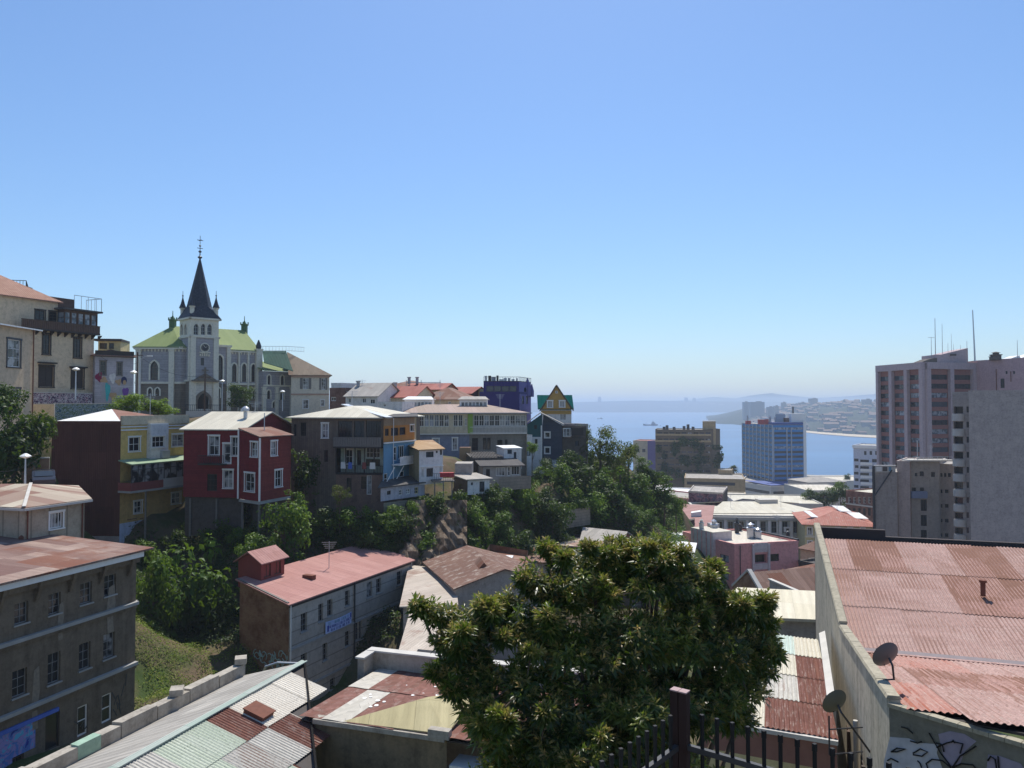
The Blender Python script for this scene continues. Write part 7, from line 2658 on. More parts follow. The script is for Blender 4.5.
b.obox(P(500, 562, 80), (1.1, -.1, 0), (.3, 2, .2), (0, 0, .12))
c2.part('skylight', b, 'roof_white')
for lb, pts, py, mt, py2 in (('pale flat roof low between grey building and tree', [(398, 50), (452, 48), (449, 60), (412, 62)], 664, 'roof_streak', 620), ('low cream roof hidden behind the left edge of the tree', [(400, 42), (470, 40), (470, 48), (418, 49)], 690, 'roof_grey', 667),
       ('brown tin roof in the hollow behind the tree top', [(520, 90), (560, 88), (566, 98), (530, 100)], 560, 'roof_brown', 549)):
 f4 = [G(*p, 600) for p in pts]
 s = Bld('shed', lb, 'shed', f4, 34, Z(py, pts[0][1]), MATS['plaster_grey'])
 s.walls().shed(MATS[mt], [s.z1] * 2 + [min(s.z1 + .9, Z(py2, pts[2][1]))] * 2, .2)
# cluster of brown and grey roofs
fp = [G(559, 100), G(605, 97.5), G(619, 104), G(576, 108)]
k1 = Bld('house', 'brown tin-roofed house with pale patches in the wooded hollow', 'house', fp, 34, Z(546, 99), MATS['dark_wall'])
k1.walls({0: [((563, 547, 575, 556), WD), ((578, 549, 592, 557), WD)]}).shed(metal('roof_mix', (.26, .15, .12), (.45, .38, .3), .15, sheet=(2.4, 2.2), pitch=.25, stain=.4), [k1.z1, k1.z1, Z(538, 105), Z(537, 108)], .3)
fp = [G(582, 104), G(620, 101), G(629, 108), G(588, 112)]
k2 = Bld('house', 'house with pale grey tin roof and brick red gable end in the hollow', 'house', fp, 34, Z(541, 103), MATS['brick_red'])
k2.gable(MATS['roof_grey'], 1.0, .35, axis=0, mats={1: MATS['brick_red']})
fp = [G(606, 92), G(640, 88), G(650, 98), G(622, 102)]
k3 = Bld('shed', 'low grey-brown tin roof shed right of the brick red gable', 'shed', fp, 33, Z(560, 90), MATS['dark_wall'])
k3.walls().shed(MATS['roof_grey'], [k3.z1, k3.z1, Z(543, 100), Z(543, 100)], .3)
fp = [G(641, 122), G(684, 118), G(690, 127), G(654, 132)]
k4 = Bld('market_hall', 'low hall with blinding white roof left of the pink building', 'building', fp, 28, Z(540, 121), MATS['plaster_white'])
k4.walls().shed(MATS['roof_white'], [k4.z1, k4.z1, Z(529, 130), Z(529, 132)], .3)
fp = [G(648, 108), G(690, 104), G(694, 112), G(660, 116)]
k5 = Bld('shed', 'cream-roofed shed just left of the pink building foot', 'shed', fp, 29, Z(553, 108), MATS['plaster_grey'])
k5.walls().shed(MATS['roof_white'], [k5.z1, k5.z1, Z(543, 112), Z(542, 114)], .3)
fp = [G(645, 88), G(690, 84), G(694, 96), G(655, 99)]
k6 = Bld('shed', 'dull red shed roof at the foot of the pink building', 'shed', fp, 30, Z(580, 88), MATS['brick_brown'])
k6.walls().shed(MATS['roof_red'], [k6.z1, k6.z1, Z(563, 98), Z(562, 98)], .3)
# ================================================================== pink building
a, c_, d_ = G(682, 121), G(733.4, 110), G(797, 112.8)
fp = [a, c_, d_, a + (d_ - c_)]
plaster('wall_pink', (.55, .26, .235), .2)
plaster('wall_mauve_pale', (.48, .42, .4), .4)
zt = Z(545.5, 110)
PB = Bld('building', 'pink flat-roofed apartment block with pale roof and rooftop tanks', 'building', fp, 26, zt, MATS['wall_pink'])
DW = dict(DK, grid=(2, 1), glass=['glass_pale', 'glass_dark'])
PB.walls({0: [((720, 553.7, 728.7, 563), DW), ((720, 571, 728.7, 580.7), DW), ((701, 556, 703.2, 560), DK), ((686, 553, 688, 557), DK)], 1: [((769.3, 553.7, 779, 561.5), DW), ((769.5, 571, 779, 579), DW), ((755, 554, 766.5, 563), dict(DW, rec=.6)), ((755.5, 570.6, 766.8, 576), dict(DW, rec=.6))]})
PB.flat(metal('roof_felt', (.5, .46, .38), (.56, .52, .44), .02, sheet=(4, 4), pitch=2, bump=.0, stain=.3, line=.25, rough=.8), .22, .25)
A_, t_, n_, L_ = PB.fr(1)
u0, u1 = px_u(PB, 1, 753, 560), px_u(PB, 1, 768.6, 560)
for ua_ in (u0 - .15, u1 - .15):
 b = MB()
 b.obox(V3(A_ + t_.xy * ua_, 26) + n_ * .01, t_ * .32, n_ * .25, (0, 0, zt - 26))
 PB.part('pilaster', b, 'wall_mauve_pale')
for za_, zb_ in ((zt - 1.15, zt + .2), (zt - 3.6, zt - 2.75), (zt - 6.2, zt - 5.4)):
 b = MB()
 b.obox(V3(A_ + t_.xy * (u0 + .17), za_) + n_ * .012, t_ * (u1 - u0 - .32), n_ * .12, (0, 0, zb_ - za_))
 PB.part('balcony_panel', b, 'wall_mauve_pale')
A_, t_, n_, L_ = PB.fr(0)
u0, u1 = px_u(PB, 0, 694, 560), px_u(PB, 0, 716, 560)
f5 = [A_ + t_.xy * u0 - n_.xy * 3, A_ + t_.xy * u0 + n_.xy * .5, A_ + t_.xy * u1 + n_.xy * .5, A_ + t_.xy * u1 - n_.xy * 3]
c5 = sum(f5, Vector((0, 0))) / 4
zp = Z(530.5, 116)
for i in range(4):
 wall(PB.root, f5[i], f5[(i + 1) % 4], 26, zp, MATS['wall_mauve_pale'], (), c5, name='stair_tower')
b = MB()
b.prism([V3(p, zp) for p in f5], (0, 0, .12))
PB.part('stair_tower_roof', b, 'roof_felt')
b = MB()
for k in range(5):
 u = u0 + .5 + k * (u1 - u0 - 1) / 4
 b.obox(V3(A_ + t_.xy * u, 26) + n_ * .51, t_ * .12, n_ * .05, (0, 0, zp - 26))
PB.part('rib', b, 'wall_pink')
def tank(par, px, py, Y, r, h, mat='galvanised', nm='rooftop_tank', z=None):
 c = P(px, py, Y)
 if z is not None:
  c.z = z
 b = MB()
 b.lathe(c, [(r * .95, 0), (r, .1 * h), (r, .55 * h), (r * 1.2, .58 * h), (r * 1.2, .66 * h), (r * .6, .7 * h), (r * .6, .85 * h), (r * .9, .87 * h), (r * .1, h)], 12)
 b.build(nm, MATS[mat], par, smooth=False)
zr2 = PB.z1
for px, Y, r, h in ((737, 121, .35, 2.4), (751, 116.5, .6, 2.3), (758, 116, .5, 1.6), (714, 118, .5, 2.6), (740, 123, .3, 1.2), (788, 118, .25, .8)):
 tank(PB.root, px, 540, Y, r, h, 'galvanised' if r > .4 else 'dark_paint', 'roof_cowl', zr2)
tank(PB.root, 701.5, 528, 117, .35, 1.6, 'pale_concrete', 'roof_cowl', zp)
b = MB()
b.box(V3(G(712.5, 119), zr2 + .9), 1.4, 1.2, 1.8, .3)
PB.part('roof_box', b, 'grey_paint')
b = MB()
b.bar(V3(PB.fp[3], zr2 + .3), V3(PB.fp[2], zr2 + .3), .3)
b.tube([V3(c_ + n_.xy * .1 + Vector((.9, 0)), zt - 9), V3(c_ + n_.xy * .1 + Vector((.9, 0)), zt)], .07)
PB.part('pipe', b, 'dark_paint')
# ================================================================== white pilastered building
p0, p1 = G(701, 167), G(803, 165)
zt = Z(517, 166)
WP = Bld('building', 'long pale two-storey building with pilasters and wide cream roof in the lower town', 'building', quadfp((701, 167), (803, 165), 22), 16, zt, plaster('wall_pale_green', (.4, .42, .38), .35))
wins = []
for k in range(9):
 x = 706 + k * 10.9
 wins += [((x, 521.5, x + 5.4, 533), dict(W_, grid=(2, 2), frame='grey_paint', glass='glass_dark')), ((x, 539.5, x + 5.4, 549.5), dict(W_, grid=(2, 2), frame='grey_paint', glass='glass_dark'))]
WP.walls({0: wins})
A_, t_, n_, L_ = WP.fr(0)
for k in range(10):
 u = L_ * (k + .02) / 9.3 if k else .2
 b = MB()
 b.obox(V3(A_ + t_.xy * u, 17) + n_ * .01, t_ * .55, n_ * .3, (0, 0, zt - 17 - .6))
 WP.part('pilaster', b, 'white_paint')
for z, h, d in ((zt - .6, .6, .6), (Z(536, 166), .35, .3)):
 WP.band(0, z, h, d, 'pale_concrete')
WP.flat(MATS['roof_felt'], .35, .5, MATS['pale_concrete'])
b = MB()
c_ = V3(G(757, 180), zt)
b.prism([c_ + Vector((-14, -9, .02)), c_ + Vector((13, -9, .02)), c_ + Vector((6, 4, 1.0)), c_ + Vector((-7, 4, 1.0))], (0, 0, .1))
b.prism([c_ + Vector((-14, 9, .02)), c_ + Vector((13, 9, .02)), c_ + Vector((6, 4, 1.0)), c_ + Vector((-7, 4, 1.0))], (0, 0, .1))
WP.part('roof', b, 'roof_cream')
b = MB()
b.box(c_ + Vector((3, 3, 1.3)), 4.5, 2.5, 1.0, .1)
WP.part('roof_lantern', b, 'pale_concrete')
tg = thing('notice_board', 'small white sign with dark mark on the pilastered facade', 'sign', V3(A_ + t_.xy * 17.6, 28))
b = MB()
q = V3(A_ + t_.xy * 17.1, Z(532, 165)) + n_ * .32
b.obox(q, t_ * 1.6, n_ * .08, (0, 0, 1.1))
b.build('board', MATS['white_paint'], tg)
b = MB()
b.obox(q + n_ * .085 + t_ * .5 + Vector((0, 0, .3)), t_ * .6, n_ * .02, (0, 0, .45))
b.build('mark', MATS['dark_paint'], tg)
# yellow building with red hipped roof
zt = Z(524, 152)
YB = Bld('building', 'pale yellow two-storey building with red hipped roof and white patches', 'building', quadfp((804, 152), (873, 149), 16), 16, zt, MATS['plaster_yellow'])
YB.walls({0: [((807.5, 527.4, 812, 534.8), WT), ((807.5, 541, 812, 549.8), WT), ((822, 527.4, 826.5, 534.8), WT), ((836, 527.4, 840, 534.8), WT), ((848, 527.4, 852.5, 534.8), WT), ((860.6, 527.7, 865, 534.8), WT), ((822, 541, 826.5, 549.8), WT)]})
YB.band(0, Z(538, 151), .3, .15, 'cream_paint')
YB.hip(metal('roof_brick_red', (.33, .13, .1), (.4, .18, .14), .12, sheet=(1.6, 4), pitch=.4, stain=.35, pale=.3), Z(508, 160) - zt, .7, inset=6.5)
for px, py, Y, w in ((815, 517.5, 154, 1.4), (846, 512, 157, 2.4), (862, 519, 153, 2.6)):
 b = MB()
 q = P(px, py, Y)
 b.prism([q + Vector((-w / 2, 0, .05)), q + Vector((w / 2, 0, -.05)), q + Vector((w / 2 - .5, 3, .75)), q + Vector((-w / 2 - .5, 3, .85))], (0, 0, .1))
 YB.part('repair_sheet', b, 'roof_white')
def block(name, label, a, b_, depth, z0, pyt, mat, roof='roof_felt', rows=0, cols=0, wst=None, cat='building', par=.3, group=None, bot=None, hgt=1.5, margin=.8, skew=None, side=False, kind='flat', rise=1.0):
 fp = quadfp(a, b_, depth)
 if skew:
  fp[2] = fp[1] + Vector(skew)
  fp[3] = fp[0] + Vector(skew)
 s = Bld(name, label, cat, fp, z0, Z(pyt, a[1]), MATS[mat], group)
 def wl(i):
  L = (s.fp[(i + 1) % 4] - s.fp[i]).length
  zb = z0 if bot is None else bot
  k = cols if i == 0 else max(1, int(cols * L / max(1, (s.fp[1] - s.fp[0]).length)))
  res = []
  for r in range(rows):
   zc = zb + (s.z1 - zb) * (r + .5) / rows - hgt / 2
   for c in range(k):
    res.append((('m', margin + (L - 2 * margin) * (c + .5) / k, zc, (L - 2 * margin) / k * .55, hgt), wst or dict(DK, frame='grey_paint', grid=(2, 1), fw=.1)))
  return res
 W = {0: wl(0)} if rows else {}
 if side and rows:
  W[3] = wl(3)
  W[1] = wl(1)
 if kind == 'hip':
  s.walls(W).hip(MATS[roof], rise, .4)
 elif kind == 'gable':
  s.gable(MATS[roof], rise, .3, wins=W)
 else:
  s.walls(W).flat(MATS[roof], par)
 return s
# building with mural wall and reddish roof with skylights
fp = [G(688, 190), G(722, 186), G(727, 200), G(693, 204)]
mural('mural_rose', [(.1, .05, .07), (.28, .14, .17), (.12, .1, .14), (.35, .2, .22), (.07, .05, .07)], .5, dark=.3, seed=9)
MBd = Bld('building', 'low building with dark wall painted in rose and violet patches', 'building', fp, 14, Z(492.5, 188), MATS['plaster_grey'])
MBd.walls({}, {0: MATS['mural_rose'], 1: MATS['dark_wall']}).flat(MATS['roof_grey'], .2)
block('building', 'pinkish wall and roof left of the rose painted building', (640, 205), (690, 192), 12, 14, 494, 'wall_pink', 'roof_grey')
fp = [G(652, 140), G(706, 134), G(712, 165), G(668, 176)]
SK = Bld('warehouse', 'warehouse with dull pink roof and row of skylight boxes', 'building', fp, 20, Z(536, 138), MATS['brick_red'])
SK.walls().shed(metal('roof_old_rose', (.3, .17, .15), (.35, .2, .18), .08, sheet=(2, 6), pitch=.5, stain=.3), [SK.z1, SK.z1, Z(505.5, 165), Z(506, 172)], .4)
for px, py, Y in ((669, 518.5, 150), (678.5, 521, 148), (689, 522.5, 146), (696, 514, 154), (667, 509, 158)):
 b = MB()
 q = P(px, py, Y)
 b.prism([q + Vector((-1.0, 0, -.6)), q + Vector((1.0, 0, -.6)), q + Vector((1.0, 0, .5)), q + Vector((-1.0, 0, .2))], (.6, 2.2, 0))
 SK.part('skylight', b, 'roof_white' if px in (696, 667) else 'dark_wall')
# slanted roofs and flats between mural building and waterfront
block('building', 'grey slanted roof building right of the rose mural', (722, 196), (748, 192), 14, 12, 505, 'plaster_grey', 'roof_dark')
block('building', 'wide low building with bright cream flat roof behind the pilastered one', (735, 215), (822, 212), 22, 10, 503.5, 'pale_concrete', 'roof_cream', 1, 12)
block('building', 'low building with red and white roof behind the yellow one', (795, 188), (838, 182), 14, 12, 515, 'plaster_cream', 'roof_brick_red', 1, 5, kind='hip', rise=1.6)
block('building', 'long pale waterfront shed roof left of the white balcony block', (806, 300), (852, 300), 25, 3, 491, 'pale_concrete', 'roof_felt', 1, 8)
block('building', 'curved-roofed low hall near the water', (808, 420), (846, 425), 20, 3, 482.5, 'concrete_wall', 'roof_grey', 1, 6, kind='hip', rise=2.2)
block('building', 'flat cream roof building below the tan office', (700, 262), (746, 258), 20, 6, 498, 'plaster_cream', 'roof_felt', 1, 8)
block('building', 'small cream buildings beside the wooded slope', (632, 330), (660, 325), 14, 5, 487, 'plaster_cream', 'roof_grey', 1, 4)
block('building', 'white-roofed low building behind the slope trees', (640, 260), (688, 255), 16, 8, 492, 'plaster_white', 'roof_white', 1, 6)
block('building', 'grey flat office roof between skylight warehouse and pilastered building', (716, 205), (742, 202), 10, 10, 509, 'pale_concrete', 'roof_grey', 1, 4)
# tan office and its block
TB = block('office_building', 'tan low office with dark strip windows below the brown tower', (684, 332), (744.8, 326), 26, 3, 478.6, 'plaster_tan', 'roof_grey')
for py0, py1, x0, x1 in ((481.5, 485.6, 687, 735), (489.5, 492.5, 687, 728)):
 b = MB()
 A_, t_, n_, L_ = TB.fr(0)
 ua, ub, va, vb = uvrect(A_, t_.xy, n_.xy, (x0, py0, x1, py1))
 b.obox(V3(A_ + t_.xy * ua, va) + n_ * .02, t_ * (ub - ua), n_ * .1, (0, 0, vb - va))
 TB.part('window_band', b, 'dark_paint')
block('building', 'tan raised block at the right foot of the brown tower', (718, 352), (731, 350), 10, 3, 470.5, 'plaster_tan', 'roof_grey')
# brown tower
BT = Bld('hotel_tower', 'dark brown tower hung with climbing plants and a stepped roof block', 'tower', quadfp((655.3, 372), (711, 366), 20), 3, Z(430, 370), plaster('wall_umber', (.14, .105, .07), .5))
wins = []
for r in range(7):
 for c in range(9):
  x = 657.5 + c * 6.0
  y = 432.2 + r * 6.3
  wins.append(((x, y, x + 4.8, y + 3.1), dict(DK, frame='brown_wood' if (r + c) % 2 else 'dark_wood', grid=(2, 1), fw=.15, glass=['glass_dark', 'glass_mid', 'glass_curtain'])))
BT.walls({0: wins})
for r in range(8):
 BT.band(0, Z(435.6 + r * 6.3, 370), .9, .6, 'plaster_tan' if r < 2 else 'wall_umber', 'balcony_band')
BT.flat(MATS['roof_grey'], .3)
c_, d_ = G(711, 367), G(720, 371)
f6 = [c_, d_, d_ + Vector((0, 16)), c_ + Vector((0, 16))]
cc6 = sum(f6, Vector((0, 0))) / 4
for i in range(4):
 wall(BT.root, f6[i], f6[(i + 1) % 4], 3, Z(429, 369), MATS['wall_umber'], (), cc6, name='side_wing')
f6 = [G(702.5, 368), G(715.7, 368), G(715.7, 380), G(702.5, 380)]
cc6 = sum(f6, Vector((0, 0))) / 4
for i in range(4):
 wall(BT.root, f6[i], f6[(i + 1) % 4], 40, Z(421.8, 368), MATS['plaster_tan'], (), cc6, name='roof_block')
b = MB()
b.prism([V3(p, Z(421.8, 368)) for p in f6], (0, 0, .3))
BT.part('roof', b, 'roof_grey')
for px, h in ((664, 1.5), (667, 2.2), (674, 1.4), (684, 1.8), (688, 2.6), (693, 1.5)):
 b = MB()
 b.box(V3(G(px, 374), BT.z1 + h / 2), 1.2, 1, h)
 BT.part('roof_unit', b, 'dark_paint')
CB = block('building', 'cream narrow block with red roof edge left of the brown tower', (633, 402), (654.5, 398), 16, 3, 441, 'plaster_cream', 'roof_red', 4, 3, hgt=1.8)
block('building', 'blue-grey glazed strip building wedged beside the brown tower', (647.5, 396), (655, 394), 10, 3, 441.5, 'paint_lilac', 'roof_grey')
# blue tower
q0, q1, q2 = G(742.4, 520, 450), G(773, 470, 450), G(803.4, 474, 450)
plain('glass_blue_wall', (.05, .16, .36), .35, .5, .2, .3)
plain('spandrel_blue', (.015, .16, .4), .6, .2, .2, .3)
plain('spandrel_pale', (.035, .16, .32), .6, .2, .25, .3)
plain('mullion_white', (.28, .31, .35), .6)
fpb = [q0, q1, q2, q0 + (q2 - q1)]
zt, zb = Z(425.2, 470), Z(484, 470)
BB = Bld('office_tower', 'blue glass office tower with white fins and end wall by the bay', 'tower', fpb, zb, zt, MATS['spandrel_pale'])
for i, m in ((0, 'spandrel_pale'), (1, 'spandrel_blue'), (2, 'mullion_white'), (3, 'spandrel_pale')):
 wall(BB.root, fpb[i], fpb[(i + 1) % 4], zb, zt, MATS[m], (), BB.c)
nf = 12
for i in (0, 1):
 A_, t_, n_, L_ = BB.fr(i)
 fh = (zt - zb - 1.2) / nf
 for k in range(nf):
  z = zb + k * fh + fh * .45
  b = MB()
  b.obox(V3(A_ + t_.xy * .3, z) + n_ * .05, t_ * (L_ - .6), n_ * .12, (0, 0, fh * .5))
  BB.part('window_band', b, ['glass_mid', 'glass_dark', 'glass_dark', 'glass_pale'][k % 4] if i else 'glass_dark')
 for c in (range(9) if i == 0 else (0, 5.2, 7.0)):
  b = MB()
  w = L_ / (8 if i == 0 else 12)
  b.obox(V3(A_ + t_.xy * min(L_ - .4, c * w), zb) + n_ * .02, t_ * (.9 if i == 0 else .7), n_ * .35, (0, 0, zt - zb - (0 if i == 0 else 1.5)))
  BB.part('fin', b, 'mullion_white')
b = MB()
b.obox(V3(q1, zt - .1), V3(q2 - q1, 0), (0, 8, 0), (0, 0, 1.8))
BB.part('roof_band', b, plain('paint_deep_blue', (.03, .06, .22), .6))
e_ = q2 + Vector((.1, 0))
b = MB()
b.obox(V3(e_, zb), (1.9, .2, 0), (.5, 26, 0), (0, 0, Z(420.5, 474) - zb))
BB.part('end_wall', b, 'white_paint', 'white end wall')
b = MB()
b.obox(V3(G(791.3, 475), zt), V3(G(805.8, 475) - G(791.3, 475), 0), (0, 9, 0), (0, 0, Z(413.4, 475) - zt))
BB.part('roof_block', b, 'white_paint')
b = MB()
b.prism([V3(p, zt) for p in fpb], (0, 0, .3))
BB.part('roof', b, 'roof_grey')
for px, w, h, m in ((748, 3, 2.2, 'red_paint'), (747.5, .4, 5.5, 'grey_paint'), (759, 1.2, 3, 'red_paint'), (762.5, 2, 3, 'red_paint'), (766.5, 2, 3.2, 'red_paint'), (770, .8, 5, 'grey_paint'), (775, .4, 4.5, 'grey_paint'), (780, 5.5, 6.5, 'mullion_white'), (786, 4, 4, 'brick_red'), (793, .5, 11, 'dark_paint')):
 b = MB()
 b.box(V3(G(px, 480, 415), zt + h / 2 + .3), w, 2, h)
 BB.part('roof_unit', b, m)
b = MB()
b.obox(V3(G(758, 497), zt + .3), V3(G(772, 475) - G(758, 497), 0), (.1, .3, 0), (0, 0, 1.6))
BB.part('roof_sign', b, 'mullion_white', 'white and red band on the roof edge')
# podium
pp = [G(740.5, 470, 485), G(771, 442, 485), G(820, 452, 485), G(826, 500, 485), G(750, 540, 485)]
PD = Bld('podium_building', 'wide concrete podium with window strips below the blue tower', 'building', pp, 3, Z(487.8, 442), MATS['pale_concrete'])
PD.walls().flat(MATS['roof_grey'], .8, .5)
for i in (0, 1):
 A_, t_, n_, L_ = PD.fr(i)
 for z, h in ((PD.z1 - 3.8, 1.6), (PD.z1 - 7.6, 1.6)):
  b = MB()
  b.obox(V3(A_ + t_.xy * 1.5, z) + n_ * .03, t_ * (L_ - 3), n_ * .1, (0, 0, h))
  PD.part('window_band', b, 'glass_dark')
b = MB()
b.prism([V3(p, PD.z1 + .85) for p in (G(742, 478, 485), G(771, 446, 485), G(803, 452, 485), G(806, 476, 485), G(773, 471, 485))], (0, 0, .12))
PD.part('roof_edge', b, 'paint_deep_blue')
for px, lb, sx_ in ((789, 'left one of two red flags by the podium', 1), (795, 'right one of two red flags by the podium', -1)):
 c = P(px, 502, 330)
 r = thing('flag', lb, 'flag', c)
 b = MB()
 b.tube([c, c + Vector((0, 0, 7))], .12, 6)
 b.build('pole', MATS['white_paint'], r)
 b = MB()
 b.obox(c + Vector((0, 0, 4.6)), (2.6 * sx_, .3, -.8), (0, .05, 0), (0, 0, 1.7))
 b.build('cloth', MATS['red_paint'], r)
# white balcony block
WB = Bld('apartment_building', 'white apartment block with stacked dark balconies left of the big pink tower', 'building', quadfp((853, 333), (884, 326), 16), 3, Z(446, 330), plaster('wall_cool_white', (.42, .44, .5), .2))
wins = [((864 + i * 5.6, 451, 866.5 + i * 5.6, 455), dict(DK, fw=.1)) for i in range(3)]
for r in range(5):
 wins += [((854 + (r % 2), 458.5 + r * 6.6, 858.5, 461.5 + r * 6.6), dict(DK, fw=.1)), ((860, 459.5 + r * 6.6, 869, 463 + r * 6.6), dict(DK, fw=.1, rec=.5, grid=(3, 1))), ((872, 459 + r * 6.6, 877, 462.5 + r * 6.6), dict(DK, fw=.1))]
WB.walls({0: wins}).flat(MATS['roof_felt'], .4)
A_, t_, n_, L_ = WB.fr(0)
for r in range(5):
 b = MB()
 b.obox(V3(A_ + t_.xy * 3.0, Z(464.8 + r * 6.6, 330)) + n_ * .02, t_ * 4.5, n_ * 1.5, (0, 0, 1.1))
 WB.part('balcony', b, 'white_paint')
b = MB()
b.obox(V3(A_ + t_.xy * -.3, WB.z1 - 1.0) + n_ * .02, t_ * (L_ + .5), n_ * .8, (0, 0, 1.3))
WB.part('roof_slab', b, 'white_paint')
# red brick building
RB = Bld('building', 'red brick two-storey building behind the street trees', 'building', quadfp((845, 205), (880, 196), 14), 8, Z(492.5, 202), MATS['brick_red'])
wins = []
for c in range(6):
 wins += [((848 + c * 5, 497, 850.6 + c * 5, 503.5), dict(W_, glass='glass_dark')), ((848 + c * 5, 508, 850.6 + c * 5, 516), dict(DK))]
RB.walls({0: wins}).flat(MATS['roof_cream'], .3)
RB.band(0, Z(505.5, 202), .35, .3, 'pale_concrete')
# pink tower
q0, q1, q2 = G(878.7, 262, 390), G(924.7, 240, 390), G(974, 246, 390)
q3 = q0 + (q2 - q1)
plaster('tower_mauve', (.36, .28, .28), .3)
plaster('tower_red', (.22, .095, .08), .3)
zt, zb = Z(362.8, 240), 4
PT = Bld('office_tower', 'tall mauve and brick tower with concrete piers and ribbon windows', 'tower', [q0, q1, q2, q3], zb, zt, MATS['tower_red'])
fl = 9.15 / F * 240
for i, nb in ((0, 3), (1, 2)):
 A_, t_, n_, L_ = PT.fr(i)
 wins = []
 for k in range(14):
  zc = Z(380.2, 240) - k * fl * 1.0 + (fl if k else 0) * 0
  z0 = Z(374.8 + k * 9.15 + 4.6, 240)
  bw = L_ / nb
  for c in range(nb):
   wins.append((('m', (c + .5) * bw, z0, bw * .84, fl * .55), dict(frame='dark_paint', fw=.08, grid=(6, 1), rec=.3, glass=['glass_mid', 'glass_dark', 'glass_dark', 'glass_pale'])))
 wall(PT.root, PT.fp[i], PT.fp[(i + 1) % 4], zb, zt, MATS['tower_red'], wins, PT.c)
 us = [0, .33, .665, .985] if i == 0 else [0, .5, .97]
 for k, u in enumerate(us):
  b = MB()
  w = 1.5 if (i == 0 and k) or (i == 1) else 1.1
  uu = L_ * u - (w / 2 if 0 < u < .97 else 0 if u == 0 else w * .6)
  b.obox(V3(A_ + t_.xy * uu, zb) + n_ * .02, t_ * w, n_ * 1.1, (0, 0, zt - zb))
  PT.part('pier', b, 'tower_mauve')
 b = MB()
 b.obox(V3(A_, zt - 1.9) + n_ * .02, t_ * L_, n_ * 1.15, (0, 0, 2.1))
 PT.part('roof_band', b, 'tower_mauve')
for i in (2, 3):
 wall(PT.root, PT.fp[i], PT.fp[(i + 1) % 4], zb, zt, MATS['tower_mauve'], (), PT.c)
b = MB()
b.prism([V3(p, zt) for p in PT.fp], (0, 0, .2))
PT.part('roof', b, 'roof_grey')
c0, c1 = G(936.5, 246, 355), G(968, 247, 355)
f7 = [c0, c1, c1 + Vector((0, 9)), c0 + Vector((0, 9))]
b = MB()
b.prism([V3(c0, zt), V3(c1, zt), V3(c1, Z(348, 247)), V3(c0.lerp(c1, .15), Z(354.5, 246)), V3(c0, Z(354.5, 246))], (0, 9, 0))
PT.part('roof_house', b, 'tower_mauve')
b = MB()
b.obox(V3(G(950, 245.9, 355), Z(355.8, 246)), (2, 0, 0), (0, -.1, 0), (0, 0, .6))
b.prism([V3(G(919, 246, 360), zt + .2), V3(G(937, 246, 360), zt + .2), V3(G(937, 246, 360), zt + 2.0), V3(G(930, 246, 360), zt + 1.6)], (0, 6, 0))
PT.part('roof_vent', b, 'dark_wall')
for px, pt, r in ((931.4, 337, .1), (935.4, 318, .14), (942.4, 324, .1), (948, 343, .08), (951.5, 334, .07), (953.5, 344, .07), (960.5, 345, .08), (967, 341, .1)):
 c = V3(G(px, 248, 350), zt + 1)
 b = MB()
 b.tube([c, V3(c.xy, Z(pt, 248))], [r, r * .5], 6)
 if px == 931.4:
  b.bar(V3(c.xy + Vector((-1, 0)), Z(337.5, 248)), V3(c.xy + Vector((1, 0)), Z(337.5, 248)), .1)
 PT.part('antenna', b, 'grey_paint')
# blank pink wing
w0, w1 = G(974.2, 246, 390), G(1008, 236, 390)
w2 = G(1040, 226, 390)
f8 = [w0, w2, w2 + Vector((3, 14)), w0 + Vector((3, 14))]
PW = Bld('apartment_building', 'blank mauve pink block joined to the right of the ribbon-window tower', 'building', f8, 4, Z(361.6, 246), plaster('tower_rose', (.38, .25, .25), .35))
PW.walls({0: [((1005.5, 371, 1007.5, 374), DK), ((1013, 371, 1015, 374), DK), ((1000.5, 378.5, 1004.5, 388), dict(DK, door=True))]}).flat(MATS['roof_grey'], .3)
tank(PW.root, 996, 362, 238, 1.5, 2.6, 'dark_wall', 'roof_tank', PW.z1)
tank(PW.root, 992.5, 362, 240, .9, 1.9, 'dark_wall', 'roof_tank', PW.z1)
b = MB()
c = V3(G(975, 244, 360), PW.z1)
b.tube([c, V3(c.xy + Vector((-.5, 0)), Z(310, 244))], [.28, .14], 8)
PW.part('mast', b, 'galvanised')
b = MB()
c = V3(G(1017.6, 236, 360), PW.z1)
b.tube([c, V3(c.xy, Z(340, 236))], [.1, .05], 6)
PW.part('antenna', b, 'grey_paint')
b = MB()
c = V3(G(1005, 240, 358), PW.z1)
b.prism([c, c + Vector((4.5, 0, 1.6)), c + Vector((4.9, 0, .7)), c + Vector((9, 0, 2.2)), c + Vector((12, 0, 2.4)), c + Vector((12, 0, 0))], (0, 5, 0))
PW.part('sawtooth_roof', b, 'roof_white')
b = MB()
A_, t_, n_, L_ = PW.fr(0)
for px, y0, y1 in ((997, 369, 392), (1011.5, 372, 382)):
 u = px_u(PW, 0, px, 380)
 b.tube([V3(A_ + t_.xy * u, Z(y1, 238)) + n_ * .2, V3(A_ + t_.xy * u, Z(y0, 238)) + n_ * .2], .12, 6)
PW.part('pipe', b, 'rusty_iron')
